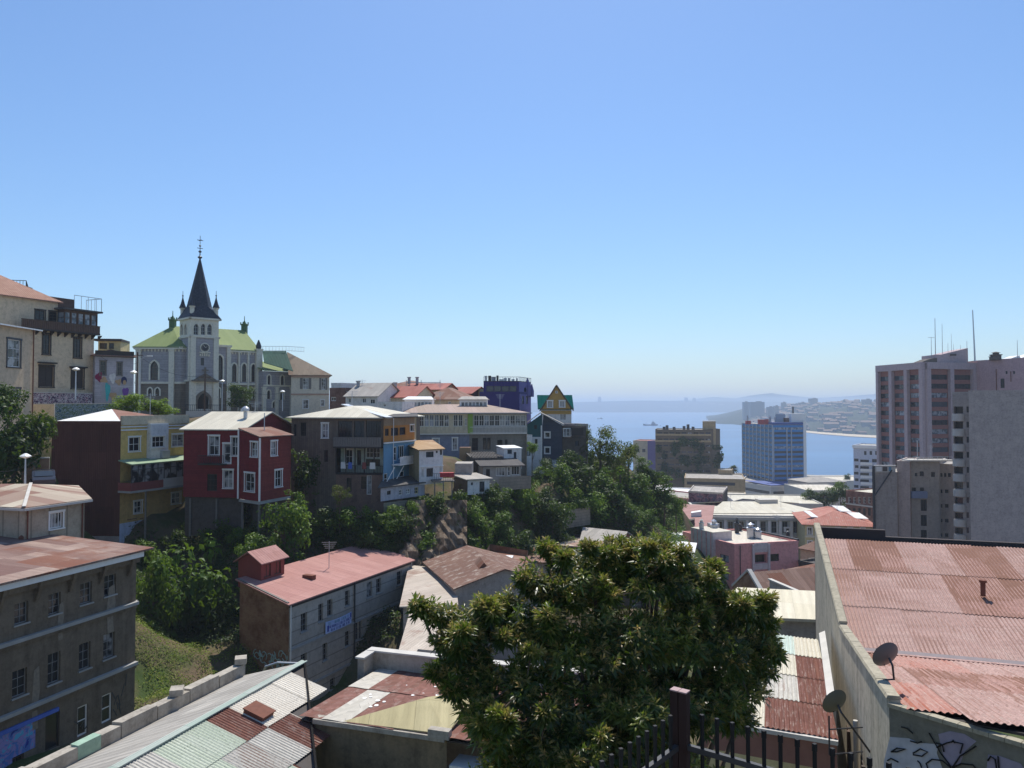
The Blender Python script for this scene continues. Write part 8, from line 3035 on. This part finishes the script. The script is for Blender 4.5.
# big concrete wall building and balcony tower
f9 = [G(969.5, 127, 450), G(1070, 122, 450), G(1070, 122, 450) + Vector((11, 16)), G(969.5, 127, 450) + Vector((10, 16))]
plaster('wall_raw_concrete', (.38, .31, .28), .8, dc=(.17, .135, .125), streak=.35, scale=1.6)
CW = Bld('apartment_building', 'block with huge blank stained concrete wall at the right edge', 'building', f9, 20, Z(391.8, 125), MATS['wall_raw_concrete'])
CW.walls({0: [((1000, 544, 1008, 547.5), DK)]}).flat(MATS['roof_grey'], .25)
f9 = [G(953.3, 139, 450), G(969.8, 137, 450), G(969.8, 137, 450) + Vector((6, 9)), G(953.3, 139, 450) + Vector((6, 9))]
BK = Bld('apartment_building', 'narrow tower of curved balconies squeezed left of the blank concrete wall', 'building', f9, 20, Z(393.5, 138), MATS['concrete_wall'])
wins = []
for k in range(10):
 y = 406.5 + k * 15.1
 wins += [((954, y, 963, y + 7), dict(DK, rec=.8, grid=(2, 1))), ((966.5, y, 969, y + 6), dict(DK))]
BK.walls({0: wins}).flat(MATS['roof_grey'], .3)
A_, t_, n_, L_ = BK.fr(0)
for k in range(10):
 y = 421 + k * 15.1 - 7
 b = MB()
 z = Z(y + 7, 138)
 u1 = 1.95
 pts = [V3(A_ + t_.xy * (-.15), z) + n_ * .02] + [V3(A_ + t_.xy * (u1 / 2 - u1 / 2 * math.cos(a)), z) + n_ * (.05 + .55 * math.sin(a)) for a in [j * math.pi / 8 for j in range(9)]] + [V3(A_ + t_.xy * u1, z) + n_ * .02]
 b.prism(pts, (0, 0, 1.25))
 BK.part('balcony', b, 'pale_concrete')
# grey party-wall blocks
def gblock(label, x0, x1, pyt, Y, mat, wins=(), depth=10, z0=18):
 s = Bld('building', label, 'building', [G(x0, Y, 480), G(x1, Y - .8, 480), G(x1, Y - .8, 480) + Vector((7, depth)), G(x0, Y, 480) + Vector((7, depth))], z0, Z(pyt, Y), MATS[mat])
 s.walls({0: [(w, dict(DK, fw=.06)) for w in wins]}).flat(MATS['roof_grey'], .15)
 return s
ga = gblock('blank grey concrete block with slanting pole, lowest of the party-wall blocks', 874.3, 897, 472.5, 148, 'concrete_wall')
gb2 = gblock('blank grey concrete block one step higher than its left neighbour', 897, 910, 461.5, 148.5, 'wall_raw_concrete')
gc = gblock('grey rear facade with small windows and tall dark shaft', 910, 939, 462, 149, 'plaster_grey',
   [(914.8, 472.9, 917.5, 476.3), (919.7, 471.4, 923.9, 476.3), (931, 472, 935, 477), (912, 487.5, 916, 491), (920, 487.5, 924, 493.5), (920.8, 499.5, 926.8, 511), (920.8, 515, 926.8, 526), (920.8, 530, 926.8, 539)])
gd = gblock('narrow brownish rear facade beside the curved balconies', 939, 954, 464.5, 150, 'concrete_wall', [(940, 473, 942.5, 477), (944, 473, 946.5, 477), (948, 473, 951, 477)] + [(940 + (c * 5), 489.5 + r * 14.6, 942.5 + c * 6, 493.2 + r * 14.6) for r in range(4) for c in (0, 1)])
b = MB()
q = P(914, 461, 148)
b.obox(q + Vector((-1.2, -.8, 0)), (8.5, -.3, 0), (0, 3, 0), (0, 0, .25))
gc.part('roof_slab', b, 'pale_concrete')
railing(gc.root, [P(914, 459.5, 147.3), P(952, 460, 146.5)], .6, MATS['galvanised'], .8, .03)
b = MB()
q = P(917.5, 460, 148)
b.tube([q, V3(q.xy, Z(440.5, 148))], .07, 6)
gc.part('antenna', b, 'galvanised')
b = MB()
q0_, q1_ = P(874.5, 496, 147.2), P(892, 470, 147.2)
b.tube([q0_, q1_], .12, 6)
b.tube([V3(P(873.5, 470, 147.5).xy, 20), P(873.5, 466, 147.5)], .25, 6)
ga.part('pole', b, 'dark_paint')
bb = thing('billboard', 'blue and white panel mounted on top of the lowest grey block', 'billboard', P(884, 472, 147.5))
b = MB()
q = P(875, 472.3, 147.5)
b.obox(q, (3.9, -.05, 0), (0, .25, 0), (0, 0, 1.25))
b.build('panel', MATS['pale_concrete'], bb)
for xa, w, m in ((.25, 1.0, 'white_paint'), (1.45, .9, 'dark_wall'), (2.6, .9, 'paint_sky')):
 b = MB()
 b.obox(q + Vector((xa, -.04, .2)), (w, 0, 0), (0, .03, 0), (0, 0, .85))
 b.build('pane', MATS[m], bb)
b = MB()
b.obox(q + Vector((-.1, -.1, 1.25)), (4.1, -.05, 0), (0, .4, 0), (0, 0, .1))
b.build('top_edge', MATS['white_paint'], bb)
b = MB()
q = P(910, 491, 148.3)
b.obox(q, (2.9, 0, 0), (0, -.9, 0), (0, 0, -1.3))
gc.part('box_balcony', b, plain('paint_washed_blue', (.16, .2, .3), .8))
# filler blocks of the lower town, seen between the others
FL = [('low cream house with brown roof right of the pink block', (799, 128), (818, 125), 10, 18, 548, 'plaster_cream', 'roof_brown', 'hip'),
  ('dark low garage roof right of the pink block', (797, 112), (822, 108), 10, 22, 562, 'dark_wall', 'roof_dark', 'flat'),
  ('mint canopy roof in the lane right of the pink block', (806, 118), (818, 116), 6, 20, 560, 'dark_wall', 'roof_mint', 'flat'),
  ('brown gabled roof behind the rusty gable house', (770, 100), (815, 94), 10, 24, 573, 'brick_brown', 'roof_brown', 'hip'),
  ('grey flat roof behind the wooded hollow', (660, 150), (684, 146), 8, 20, 532, 'plaster_grey', 'roof_grey', 'flat'),
  ('flat grey roof left of the skylight warehouse', (640, 160), (656, 158), 8, 20, 527, 'plaster_grey', 'roof_grey', 'flat'),
  ('long low roof by the waterfront right of the podium', (826, 470), (880, 470), 30, 3, 481, 'pale_concrete', 'roof_felt', 'flat'),
  ('waterfront shed behind the brown tower', (700, 520), (742, 520), 20, 3, 476, 'pale_concrete', 'roof_grey', 'flat')]
for lb, a, b_, d, z0, py, m, rf, kd in FL:
 block('building', lb, a, b_, d, z0, py, m, rf, 1, 5, kind=kd, rise=1.4)
# quay and road
b = MB()
b.prism([(-60, 600, 2.3), (420, 590, 2.3), (420, 632, 2.3), (-60, 640, 2.3)], (0, 0, 1.0))
b.build('quay', MATS['concrete'], kind='structure', label='concrete quay along the bay', loc=(0, 0, 0))
# ships
plain('ship_grey', (.1, .1, .13), .6)
plain('ship_super', (.2, .2, .22), .6)
def ship(label, px, py, wpx, flip=1, s=1.0):
 Y = H / ((py - 406) / F)
 c = P(px, py, Y)
 c.z = 0
 L = wpx / F * Y
 r = thing('ship', label, 'ship', c)
 b = MB()
 hw = L * .07
 z1 = L * .1
 secs = []
 for x, w, zt_ in ((-.5, .55, .11), (-.42, .9, .1), (-.1, 1, .085), (.3, 1, .085), (.42, .6, .11), (.52, .05, .14)):
  X = x * L * flip
  secs.append([c + Vector((X * (.94 if abs(x) > .4 else 1), -hw * w * .7, -1)), c + Vector((X * (.94 if abs(x) > .4 else 1), hw * w * .7, -1)), c + Vector((X, hw * w, zt_ * L)), c + Vector((X, -hw * w, zt_ * L))])
 for i in range(len(secs) - 1):
  a, d = secs[i], secs[i + 1]
  for k in range(4):
   b.poly([a[k], a[(k + 1) % 4], d[(k + 1) % 4], d[k]])
 b.poly(secs[0])
 b.poly(secs[-1])
 b.build('hull', MATS['ship_grey'], r)
 b = MB()
 for x, w, h, zb in ((-.2, .3, .07, .09), (-.2, .22, .06, .16), (-.18, .1, .08, .2)):
  b.box(c + Vector((-x * L * -flip if 0 else x * -L * flip * -1, 0, (zb + h / 2) * L)), w * L, hw * 1.5, h * L)
 b.build('superstructure', MATS['ship_super'], r)
 b = MB()
 for x, h in ((-.16, .38), (.3, .22)):
  b.bar(c + Vector((x * L * flip, 0, .1 * L)), c + Vector((x * L * flip, 0, h * L)), L * .012, up=(0, 1, 0))
 b.build('mast', MATS['ship_grey'], r)
ship('grey ship anchored in the bay left of the brown tower', 650.5, 425.6, 14.5, -1)
ship('small hazy ship farther out on the bay', 600, 419, 5.5, -1)
ship('tiny boat just right of the grey ship', 660, 426, 2.2, -1)
for px, py in ((870, 432 + 3), (862, 434 + 2)):
 pass
# television aerials on the older roofs
for bl, px, h in ((B3, 255, 2.2), (B4, 352, 2.4), (B7, 440, 2.6), (B7, 500, 2.2), (h1, 362, 2.0), (h3, 440, 2.2), (BG, 330, 2.4), (WP, 730, 3.0), (WP, 780, 2.6), (YB, 836, 2.8), (PB, 776, 2.6), (B2, 150, 2.2), (cr, 305, 2.4), (gc, 930, 2.2)):
 Y = bl.c.y
 c = V3(G(px, Y), bl.z1 + .2)
 b = MB()
 b.tube([c, c + Vector((0, 0, h + .6))], .035, 5)
 for k in range(4):
  w = .7 - .1 * k
  b.bar(c + Vector((-w, 0, h - k * .18 + .5)), c + Vector((w, .1, h - k * .18 + .5)), .03)
 bl.part('aerial', b, 'galvanised')
# washing on the galleries
A_, t_, n_, L_ = B4.fr(0)
for u, m, w in ((uG + .6, 'white_paint', .6), (uG + 1.5, 'blue_paint', .5), (uG + 3.2, 'panel_red', .5), (uG + 4.1, 'white_paint', .7)):
 b = MB()
 q = V3(A_ + t_.xy * u, m3 + .55) + n_ * .1
 b.prism([q, q + t_ * w, q + t_ * (w - .05) + Vector((0, 0, .75)), q + t_ * .03 + Vector((0, 0, .75))], n_ * .03)
 B4.part('hanging_cloth', b, m)
# ================================================================== foliage
leafm('leaf_mango', (.014, .03, .006), (.07, .11, .015), (.28, .3, .05), new=(.6, .37, .13), trans=.34, rough=.38, spec=.5)
leafm('leaf_dark', (.007, .018, .004), (.022, .05, .008), (.07, .12, .018), trans=.22, rough=.55, spec=.2)
leafm('leaf_mid', (.014, .034, .005), (.048, .105, .01), (.16, .25, .025), trans=.28, rough=.55, spec=.2)
leafm('leaf_bright', (.06, .12, .01), (.15, .24, .016), (.27, .37, .03), trans=.35, rough=.6, spec=.15)
leafm('leaf_olive', (.03, .042, .01), (.085, .1, .02), (.2, .19, .045), trans=.25, rough=.6, spec=.15)
leafm('leaf_grass', (.07, .12, .015), (.16, .24, .025), (.3, .3, .06), new=(.34, .28, .12), trans=.35, rough=.6, spec=.15)
def blobs_rand(n, r, spread=1.0, seed=0, r0=.2, r1=.42, h=1.0, low=-.75):
 rs = random.Random(seed)
 out = []
 for i in range(n):
  a = rs.uniform(0, 6.28)
  z = rs.uniform(low, .7)
  d = rs.uniform(.1, .78) ** .8 * spread * math.sqrt(max(.15, 1 - z * z))
  rr = rs.uniform(r0, r1)
  out.append((r * d * math.cos(a), r * d * math.sin(a), r * z * h, r * rr, r * rr, r * rr * rs.uniform(.7, 1.1)))
 out.append((0, 0, -.2 * h, .5, .5, .5 * h))
 return out
PROTO = {}
def proto(kind, seed):
 key = (kind, seed)
 if key in PROTO:
  return PROTO[key]
 n, sp, lo, hi, h, dens, sz, mt, sh = {'bush': (20, 1, .2, .42, 1, 62, .165, 'leaf_mid', .4), 'dark': (22, 1, .2, .4, 1, 66, .16, 'leaf_dark', .4),
          'tall': (26, .62, .14, .32, 1.7, 75, .145, 'leaf_mid', .35), 'bright': (22, 1, .2, .4, .9, 110, .12, 'leaf_bright', .45),
          'airy': (26, 1.1, .14, .3, 1, 110, .1, 'leaf_olive', .35)}[kind]
 me = foliage(kind + '_crown', blobs_rand(n, 1, sp, seed * 7 + 3, lo, hi, h), dens, sz, MATS[mt], .5, shell=sh)
 PROTO[key] = me
 return me
def trunk_mesh(seed=0, h=1.6):
 rs = random.Random(seed)
 b = MB()
 b.tube([(0, 0, -h), (.03, .02, -h * .5), (.0, -.03, -.1), (.05, 0, .12)], [.09, .07, .055, .02], 7)
 for k in range(6):
  a = k * 1.05 + rs.uniform(-.3, .3)
  z = rs.uniform(-h * .45, 0)
  r = rs.uniform(.5, .8)
  b.tube([(0, 0, z), (r * .45 * math.cos(a), r * .45 * math.sin(a), min(.05, z + .25)), (r * math.cos(a) * .8, r * math.sin(a) * .8, min(.12, z + .6))], [.04, .028, .01], 5)
 o = b.build('trunk', MATS['bark'], None, loc=(0, 0, 0))
 me = o.data
 bpy.data.objects.remove(o)
 return me
TM = [trunk_mesh(i) for i in range(3)]
cnt = 0
def plant(kind, px, py, rpx, Y, label, group=None, name='tree', cat='tree', hs=1.0, seed=None, march=False):
 global cnt
 cnt += 1
 if march:
  y = Y - 8
  while y < Y + 25:
   q = P(px, py + rpx * .7, y)
   if tz(q.x, q.y) >= q.z:
    Y = y
    break
   y += .7
 c = P(px, py, Y)
 r = rpx / F * Y
 root = thing(name, label, cat, c, group)
 root.rotation_euler.z = random.uniform(0, 6.28)
 root.scale = (r, r, r * hs)
 me = proto(kind, (cnt % 3) if seed is None else seed)
 g = tz(c.x, c.y)
 mesh_obj('crown', me, root)
 t = mesh_obj('trunk', TM[cnt % 3], root)
 need = max(.5, (c.z - g + .3)) / (r * hs) / 1.6
 t.scale = (min(1, .75), min(1, .75), max(.5, need))
 return root
GR = 'bushes crowding the ravine slope'
LB = 'green bush in the dense thicket covering the ravine slope'
# distinct trees
plant('dark', 14, 438, 38, 68, 'large dark tree at the left frame edge above the small beige house', hs=1.25)
plant('dark', 8, 402, 20, 71, 'upper dark crown at the left frame edge under the beige house window')
plant('dark', 40, 432, 16, 71, 'dark tree between the left tree and the rust house', hs=1.3)
plant('bright', 127, 404, 21, 97, 'bright yellow-green tree before the mural house', hs=.55, seed=0)
plant('bright', 158, 406, 21, 99, 'wide bright yellow-green tree crown below the church', hs=.5, seed=1)
plant('dark', 240, 396, 15, 143, 'round dark tree in front of the church nave', hs=.85)
plant('dark', 304, 470, 20, 86, 'dark tree between the red house and the grey galleried house', hs=1.25)
plant('airy', 340, 494, 11, 82, 'pale green shrub under the galleries')
plant('bush', 203, 596, 50, 70, 'broad green tree in the walled garden beside the brick gable', hs=1.25, seed=1)
plant('bush', 152, 602, 30, 66, 'green tree next to the four-storey building', hs=1.7, seed=2)
plant('dark', 222, 622, 28, 69, 'dark bush against the brick gable wall', hs=.9)
plant('bush', 284, 534, 27, 76, 'ivy-covered tree with ragged top left of the pink roof', hs=1.25)
plant('tall', 296, 512, 20, 79, 'slender ragged tree in front of the red house stilts', hs=.9)
plant('bush', 254, 553, 20, 72, 'green shrub behind the garden trees and roof hut')
plant('dark', 408, 536, 20, 84, 'dark green tree right behind the pink roof', hs=1.1)
plant('bright', 532, 447, 8, 112, 'bright green shrub beside the white garage', hs=.9)
plant('airy', 600, 446, 24, 128, 'airy olive tree on the crest against the bay', hs=1.0)
plant('airy', 620, 460, 20, 126, 'second airy tree on the crest slightly lower', hs=1.1)
plant('airy', 586, 434, 12, 130, 'small olive tree top left of the crest trees')
plant('tall', 664, 492, 17, 128, 'olive-green drooping tree at the foot of the wooded slope', hs=.75)
plant('bush', 676, 506, 11, 126, 'lower part of the drooping tree near the rose mural', hs=1.0)
plant('tall', 640, 520, 10, 120, 'yellow-green slender tree on the lower slope', hs=1.3)
for i, (px, py, r, lb) in enumerate(((810, 497, 9, 'leftmost street tree by the red brick building'), (822, 499, 8.5, 'second street tree, darker than its neighbours'), (832, 496, 10, 'third street tree, brighter green'), (840, 491, 10, 'tallest street tree with ragged top'), (850, 499, 9, 'rightmost street tree before the brick wall'))):
 plant('bush' if i > 1 else 'dark', px, py, r, 225, lb, None)
plant('dark', 847, 477, 4.5, 480, 'distant round dark tree on the waterfront')
# thicket, listed roughly from left to right
TH = [(430, 548, 13, 84), (447, 520, 13, 87), (440, 500, 9, 89), (462, 506, 13, 92), (478, 520, 16, 91), (470, 545, 14, 86), (496, 500, 11, 98), (502, 530, 17, 92), (520, 545, 16, 90), (488, 548, 13, 86),
  (520, 502, 13, 100), (541, 498, 14, 104), (530, 520, 13, 96), (552, 520, 17, 100), (570, 500, 15, 108), (560, 478, 12, 114), (580, 482, 15, 116), (590, 462, 13, 120), (572, 465, 12, 119),
  (596, 508, 18, 108), (608, 484, 16, 117), (604, 466, 12, 122), (622, 470, 14, 124), (618, 500, 17, 112), (636, 488, 14, 120), (640, 504, 13, 116),
  (630, 450, 10, 130), (643, 468, 11, 130), (655, 480, 9, 130), (648, 518, 10, 118), (505, 478, 9, 104), (549, 468, 9, 117), (538, 475, 9, 112), (452, 558, 11, 82),
  (350, 522, 14, 86), (372, 522, 14, 88), (330, 522, 14, 85), (318, 502, 12, 85), (360, 506, 9, 87), (395, 518, 12, 87), (385, 535, 12, 86), (340, 540, 12, 84), (312, 532, 14, 82), (365, 540, 10, 88), (225, 530, 12, 78), (240, 540, 10, 75),
  (235, 515, 11, 83), (205, 540, 12, 76), (175, 545, 12, 74), (145, 552, 12, 70), (120, 556, 8, 66), (650, 500, 9, 122), (658, 512, 8, 118), (468, 488, 8, 96), (530, 486, 9, 106), (416, 512, 9, 86), (300, 495, 12, 84), (270, 506, 8, 78), (215, 518, 10, 80), (196, 524, 11, 80), (238, 517, 9, 79), (182, 532, 10, 78), (504, 500, 13, 98), (523, 497, 12, 99), (345, 508, 9, 86)]
for i, (px, py, r, Y) in enumerate(TH):
 plant(['bush', 'dark', 'tall', 'dark', 'bush'][i % 5], px + random.uniform(-2, 2), py, r * 1.3, Y, LB, GR, 'bush', 'bush', hs=[1, .9, .62, 1.0, .85][i % 5], march=True)
# palm
c = P(733.5, 469, 425)
r = thing('palm_tree', 'palm with round head beside the blue tower', 'palm', V3(c.xy, 3))
b = MB()
b.tube([V3(c.xy, 3), c], [.9, .6], 8)
b.build('trunk', MATS['bark'], r)
n = 90
ps, ax, sd = [], [], []
for i in range(n):
 a = rng.uniform(0, 6.28)
 el = rng.uniform(-.5, 1.3)
 d = np.array([math.cos(a) * math.cos(el), math.sin(a) * math.cos(el), math.sin(el)])
 ps.append(np.array(c) - np.array(V3(c.xy, 3)))
 ax.append(d)
 s_ = np.cross(d, [0, 0, 1.0])
 sd.append(s_ / (np.linalg.norm(s_) + 1e-6))
me = leaves_mesh('palm_crown', np.array(ps), np.array(ax), np.array(sd), rng.uniform(3, 4.4, n), np.full(n, .8), MATS['leaf_dark'], rng.uniform(.2, .9, n), np.zeros(n), .35)
mesh_obj('crown', me, r)
# ivy on the brown tower
bl = []
A_, t_, n_, L_ = BT.fr(0)
for k in range(34):
 u = random.uniform(0, L_ + 4)
 z = random.uniform(22, 45 if 8 < u < 20 or u > 22 else 40)
 p = V3(A_ + t_.xy * u, z) + n_ * .6
 bl.append((p.x, p.y, p.z, random.uniform(1, 2.6), .8, random.uniform(1.2, 3.0)))
me = foliage('climbing_plant', bl, 5, .9, MATS['leaf_dark'], .7)
iv = mesh_obj('climbing_plant', me, None, label='dark climbing plants hanging over the brown tower front', kind='stuff')
# ground cover on slopes and garden
def cover(name, label, region, n, size, mat, newf=0., zoff=.05, aspect=.5):
 """region: function returning (x, y) samples"""
 xy = np.array([region() for _ in range(n)])
 z = terr(xy[:, 0], xy[:, 1])
 jitz = .35 * np.sin(xy[:, 0] * .9 + 2 * np.sin(xy[:, 1] * .31)) * np.sin(xy[:, 1] * .8 + xy[:, 0] * .23) + .2 * np.sin(xy[:, 0] * 2.1) * np.sin(xy[:, 1] * 1.9)
 lump = .5 + .5 * np.sin(xy[:, 0] * 1.7 + np.sin(xy[:, 1] * 1.3)) * np.sin(xy[:, 1] * 1.4)
 pos = np.stack([xy[:, 0], xy[:, 1], z + jitz + zoff + rng.uniform(0, 1, n) * lump * size * 3.5], 1)
 up = unit(np.array([0, 0, 1.0]) + rng.normal(size=(n, 3)) * .55)
 a = unit(np.cross(up, rand_dirs(n)))
 s = np.cross(up, a)
 L = size * rng.uniform(.6, 1.4, n)
 c = np.clip(lump * .5 + rng.uniform(0, .5, n), 0, 1)
 nw = (rng.uniform(0, 1, n) < newf) * rng.uniform(.3, 1, n)
 me = leaves_mesh(name, pos, a, s, L, L * aspect, mat, c, nw, .1)
 mesh_obj(name, me, None, label=label, kind='stuff')
def quadreg(pts):
 pts = [G(*p, 560) for p in pts]
 def f():
  u, v = random.random(), random.random()
  return tuple((pts[0] * (1 - u) + pts[1] * u) * (1 - v) + (pts[3] * (1 - u) + pts[2] * u) * v)
 return f
cover('grass', 'weeds and wild flowers in the walled garden', quadreg([(120, 44), (300, 47), (262, 66), (120, 62)]), 26000, .16, MATS['leaf_grass'], .22, .02, .35)
cover('ground_cover', 'creeping undergrowth on the ravine slope', quadreg([(380, 78), (640, 100), (655, 130), (400, 88)]), 60000, .3, MATS['leaf_dark'])
cover('ground_cover', 'creeping undergrowth below the hill houses', quadreg([(130, 62), (400, 72), (400, 86), (130, 84)]), 36000, .28, MATS['leaf_dark'])
cover('ground_cover', 'scrub on the lower slope by the town', quadreg([(560, 95), (690, 112), (680, 150), (600, 130)]), 26000, .32, MATS['leaf_mid'])
# bare cliff face below the annex
b = MB()
rs = random.Random(4)
gx_ = 16
rows = []
for j in range(12):
 row = []
 for i in range(gx_):
  px = 398 + i * 4.6
  py = 500 + j * 6.4
  Y = 86.5 - j * .62 + rs.uniform(-.45, .45) + .9 * math.sin(i * .9 + j * .3)
  row.append(P(px, py, Y))
 rows.append(row)
for j in range(11):
 for i in range(gx_ - 1):
  b.poly([rows[j][i], rows[j][i + 1], rows[j + 1][i + 1], rows[j + 1][i]])
t = NT('cliff_rock')
nn1 = t.noise(t.co('Object', (1, 1, .6)), .8, 8, .7)
t.bump(nn1, .8, .3)
b.build('cliff', t.base(t.ramp(nn1, [(.35, (.06, .045, .03)), (.5, (.17, .125, .085)), (.65, (.3, .24, .18))]), .95, .1), kind='structure', label='bare brown rock face under the annex', loc=(0, 0, 0))
# ================================================================== big foreground tree
tb = [(560, 596, 42, 12.2), (600, 582, 40, 12.6), (648, 586, 42, 12.4), (694, 606, 34, 12.8), (724, 614, 22, 12.6), (518, 632, 36, 11.8), (474, 632, 30, 11.6), (440, 620, 17, 11.5), (420, 609, 12, 11.4), (470, 668, 36, 11.4),
  (520, 690, 44, 11.4), (580, 650, 52, 11.8), (640, 650, 52, 12), (700, 650, 46, 12.4), (742, 652, 34, 12.8), (757, 672, 22, 12.6), (725, 694, 34, 12.2), (560, 740, 50, 11), (500, 740, 36, 10.8), (640, 716, 52, 11.4),
  (690, 720, 40, 11.8), (560, 560, 16, 12.4), (547, 549, 9, 12.4), (656, 556, 18, 12.6), (664, 548, 9, 12.6), (712, 574, 11, 12.7), (713, 566, 7, 12.7), (595, 556, 14, 12.6), (752, 616, 20, 12.6), (765, 622, 10, 12.6), (600, 770, 60, 11.2), (540, 790, 60, 11), (670, 780, 50, 11.6),
  (455, 645, 26, 11.3), (505, 604, 14, 11.9), (534, 588, 15, 12.1), (625, 562, 20, 12.5), (680, 572, 20, 12.6), (735, 720, 22, 12.4), (455, 690, 16, 11.2), (478, 715, 20, 11.0), (600, 700, 44, 12.1), (640, 690, 40, 12.6), (670, 640, 36, 13.0), (610, 740, 44, 11.8), (580, 600, 26, 13.1)]
rs = random.Random(21)
for px, py, r, Y in list(tb):
 if r > 18:
  for k in range(3):
   a = rs.uniform(-.3, 3.4)
   tb.append((px + r * .95 * math.cos(a), py - r * .9 * math.sin(a) * (1 if py < 640 else .6), rs.uniform(6, 12), Y - rs.uniform(-.3, .7)))
RP, RA = [], []
for (px, py, r, Y) in tb:
 c = np.array(P(px, py, Y))
 rr = r / F * Y * .84
 n = int(26 + 50 * 4 * math.pi * rr * rr)
 d = rand_dirs(n)
 d[:, 2] = np.abs(d[:, 2]) * .75 + d[:, 2] * .25
 d[:, 1] -= .25
 d = unit(d)
 ph = rng.uniform(0, 6, 3)
 lump = 1 + .24 * np.sin(d[:, 0] * 6 + ph[0]) + .24 * np.sin(d[:, 2] * 7 + ph[1])
 rad = rng.uniform(.55, 1, n) ** .7
 p = c + d * (rad * lump)[:, None] * rr
 RP.append(p)
 RA.append(unit(d * .8 + np.array([0, -.05, .55]) + rng.normal(size=(n, 3)) * .35))
RP, RA = np.concatenate(RP), np.concatenate(RA)
NR = len(RP)
K = 12
pos = np.repeat(RP, K, 0)
axr = np.repeat(RA, K, 0)
x0 = unit(np.cross(axr, np.array([.3, .9, .2])))
y0_ = np.cross(axr, x0)
ang = np.tile(np.arange(K) * 2.4, NR) + np.repeat(rng.uniform(0, 6.28, NR), K) + rng.uniform(-.2, .2, NR * K)
tilt = np.tile(np.linspace(.25, 1.5, K), NR) + rng.normal(size=NR * K) * .15
rd_ = x0 * np.cos(ang)[:, None] + y0_ * np.sin(ang)[:, None]
dirv = unit(axr * np.cos(tilt)[:, None] + rd_ * np.sin(tilt)[:, None] + np.array([0, 0, -.28]))
side = unit(np.cross(dirv, axr + rng.normal(size=(NR * K, 3)) * .25))
off = axr * (np.tile(np.linspace(.06, -.1, K), NR))[:, None]
Ln = np.tile(np.linspace(.08, .19, K), NR) * rng.uniform(.75, 1.2, NR * K)
young = np.repeat((rng.uniform(0, 1, NR) < .7) * rng.uniform(.2, 1, NR) * np.clip(RA[:, 2] * 1.2 + .4, 0, 1), K) * np.tile(np.clip(np.linspace(1.2, -.6, K), 0, 1), NR)
colr = np.clip(np.repeat(rng.uniform(0, .5, NR) + .2 * np.sin(RP[:, 0] * 3.1) * np.sin(RP[:, 2] * 3.7), K) + np.tile(np.linspace(.45, 0, K), NR) + rng.uniform(-.1, .15, NR * K), 0, 1)
base_c = P(600, 700, 12)
tree = thing('tree', 'big broad-leaved tree with reddish new shoots in the centre foreground', 'tree', (base_c.x, 12.2, tz(base_c.x, 12.2)))
org = np.array(tree.location)
me = leaves_mesh('tree_crown', pos + off - org, dirv, side, Ln, Ln * .25, MATS['leaf_mango'], colr, young, .12)
mesh_obj('crown', me, tree)
print('tree leaves', NR * K)
b = MB()
bz = tz(base_c.x, 12.2)
tr0 = Vector((base_c.x, 12.2, bz - .5))
fork = Vector((base_c.x + .1, 12.1, bz + 3.2))
b.tube([tr0, tr0.lerp(fork, .5) + Vector((.1, 0, 0)), fork], [.34, .26, .2], 10)
rs = random.Random(8)
for (px, py, r, Y) in tb[:31]:
 c = P(px, py, Y)
 m = fork.lerp(c, .5) + Vector((rs.uniform(-.2, .2), rs.uniform(-.2, .2), -.15))
 b.tube([fork + Vector((0, 0, rs.uniform(-.5, .3))), m, c], [.08, .05, .018], 6)
o = b.build('trunk', MATS['bark'], tree, smooth=True)
# twigs reaching the shoots
b = MB()
idx = rng.integers(0, NR, 700)
cents = np.array([P(px, py, Y) for px, py, r, Y in tb])
for i in idx:
 p = RP[i]
 k = np.argmin(((cents - p) ** 2).sum(1))
 q = Vector(cents[k])
 b.tube([q.lerp(Vector(p), .25), Vector(p)], [.012, .005], 4)
b.build('twigs', MATS['bark'], tree)
# ================================================================== fence on the terrace
FC = P(680, 707, 5.0)
FC.z = 0
ztop = Z(707, 5)
dA, dB = Vector((-.63, -.777, 0)), Vector((.795, -.606, 0))
zt0 = ztop - 1.65
fence = thing('iron_fence', 'black iron picket fence with brown corner post in the foreground', 'fence', V3(FC, zt0))
def spear(p, w=.017):
 b = MB()
 b.box(V3(p, (zt0 + ztop) / 2 - .03), w, w, ztop - zt0 - .06, .4)
 b.box(V3(p, ztop - .035), w * 1.25, w * 1.25, .045, .4)
 return b
for k in range(14):
 spear(FC + dA * (.13 + k * .1)).build('picket', MATS['black_iron'], fence)
for k in range(26):
 spear(FC + dB * (.15 + k * .098)).build('picket', MATS['black_iron'], fence)
for d, L in ((dA, 1.5), (dB, 2.75)):
 for z in (ztop - .24, zt0 + .25):
  b = MB()
  b.bar(V3(FC + d * .05, z), V3(FC + d * L, z), .03, h=.035)
  b.build('rail', plain('worn_iron', (.03, .03, .032), .5, .35, .4), fence)
b = MB()
for dx in (-.029, .029):
 b.box(V3(FC + Vector((.8 * dx, -.6 * dx, 0)), (zt0 + ztop + .1) / 2), .052, .06, ztop - zt0 + .1, -.65)
b.build('corner_post', plain('post_brown', (.028, .016, .014), .8, .15, .3), fence)
b = MB()
for dx in (-.029, .029):
 b.box(V3(FC + Vector((.8 * dx, -.6 * dx, 0)), ztop + .106), .055, .063, .008, -.65)
b.build('post_cap', plain('post_pink', (.3, .2, .19), .6), fence)
# terrace the fence stands on
b = MB()
inn = FC + Vector((0, .12, 0))
poly = [inn, inn + dB * 9, Vector((16, -12, 0)), Vector((-14, -12, 0)), inn + dA * 9]
b.prism([V3(p, 47) for p in poly], (0, 0, zt0 - 47))
ter = b.build('terrace', MATS['concrete'], None, kind='structure', label='concrete lookout terrace behind the fence')
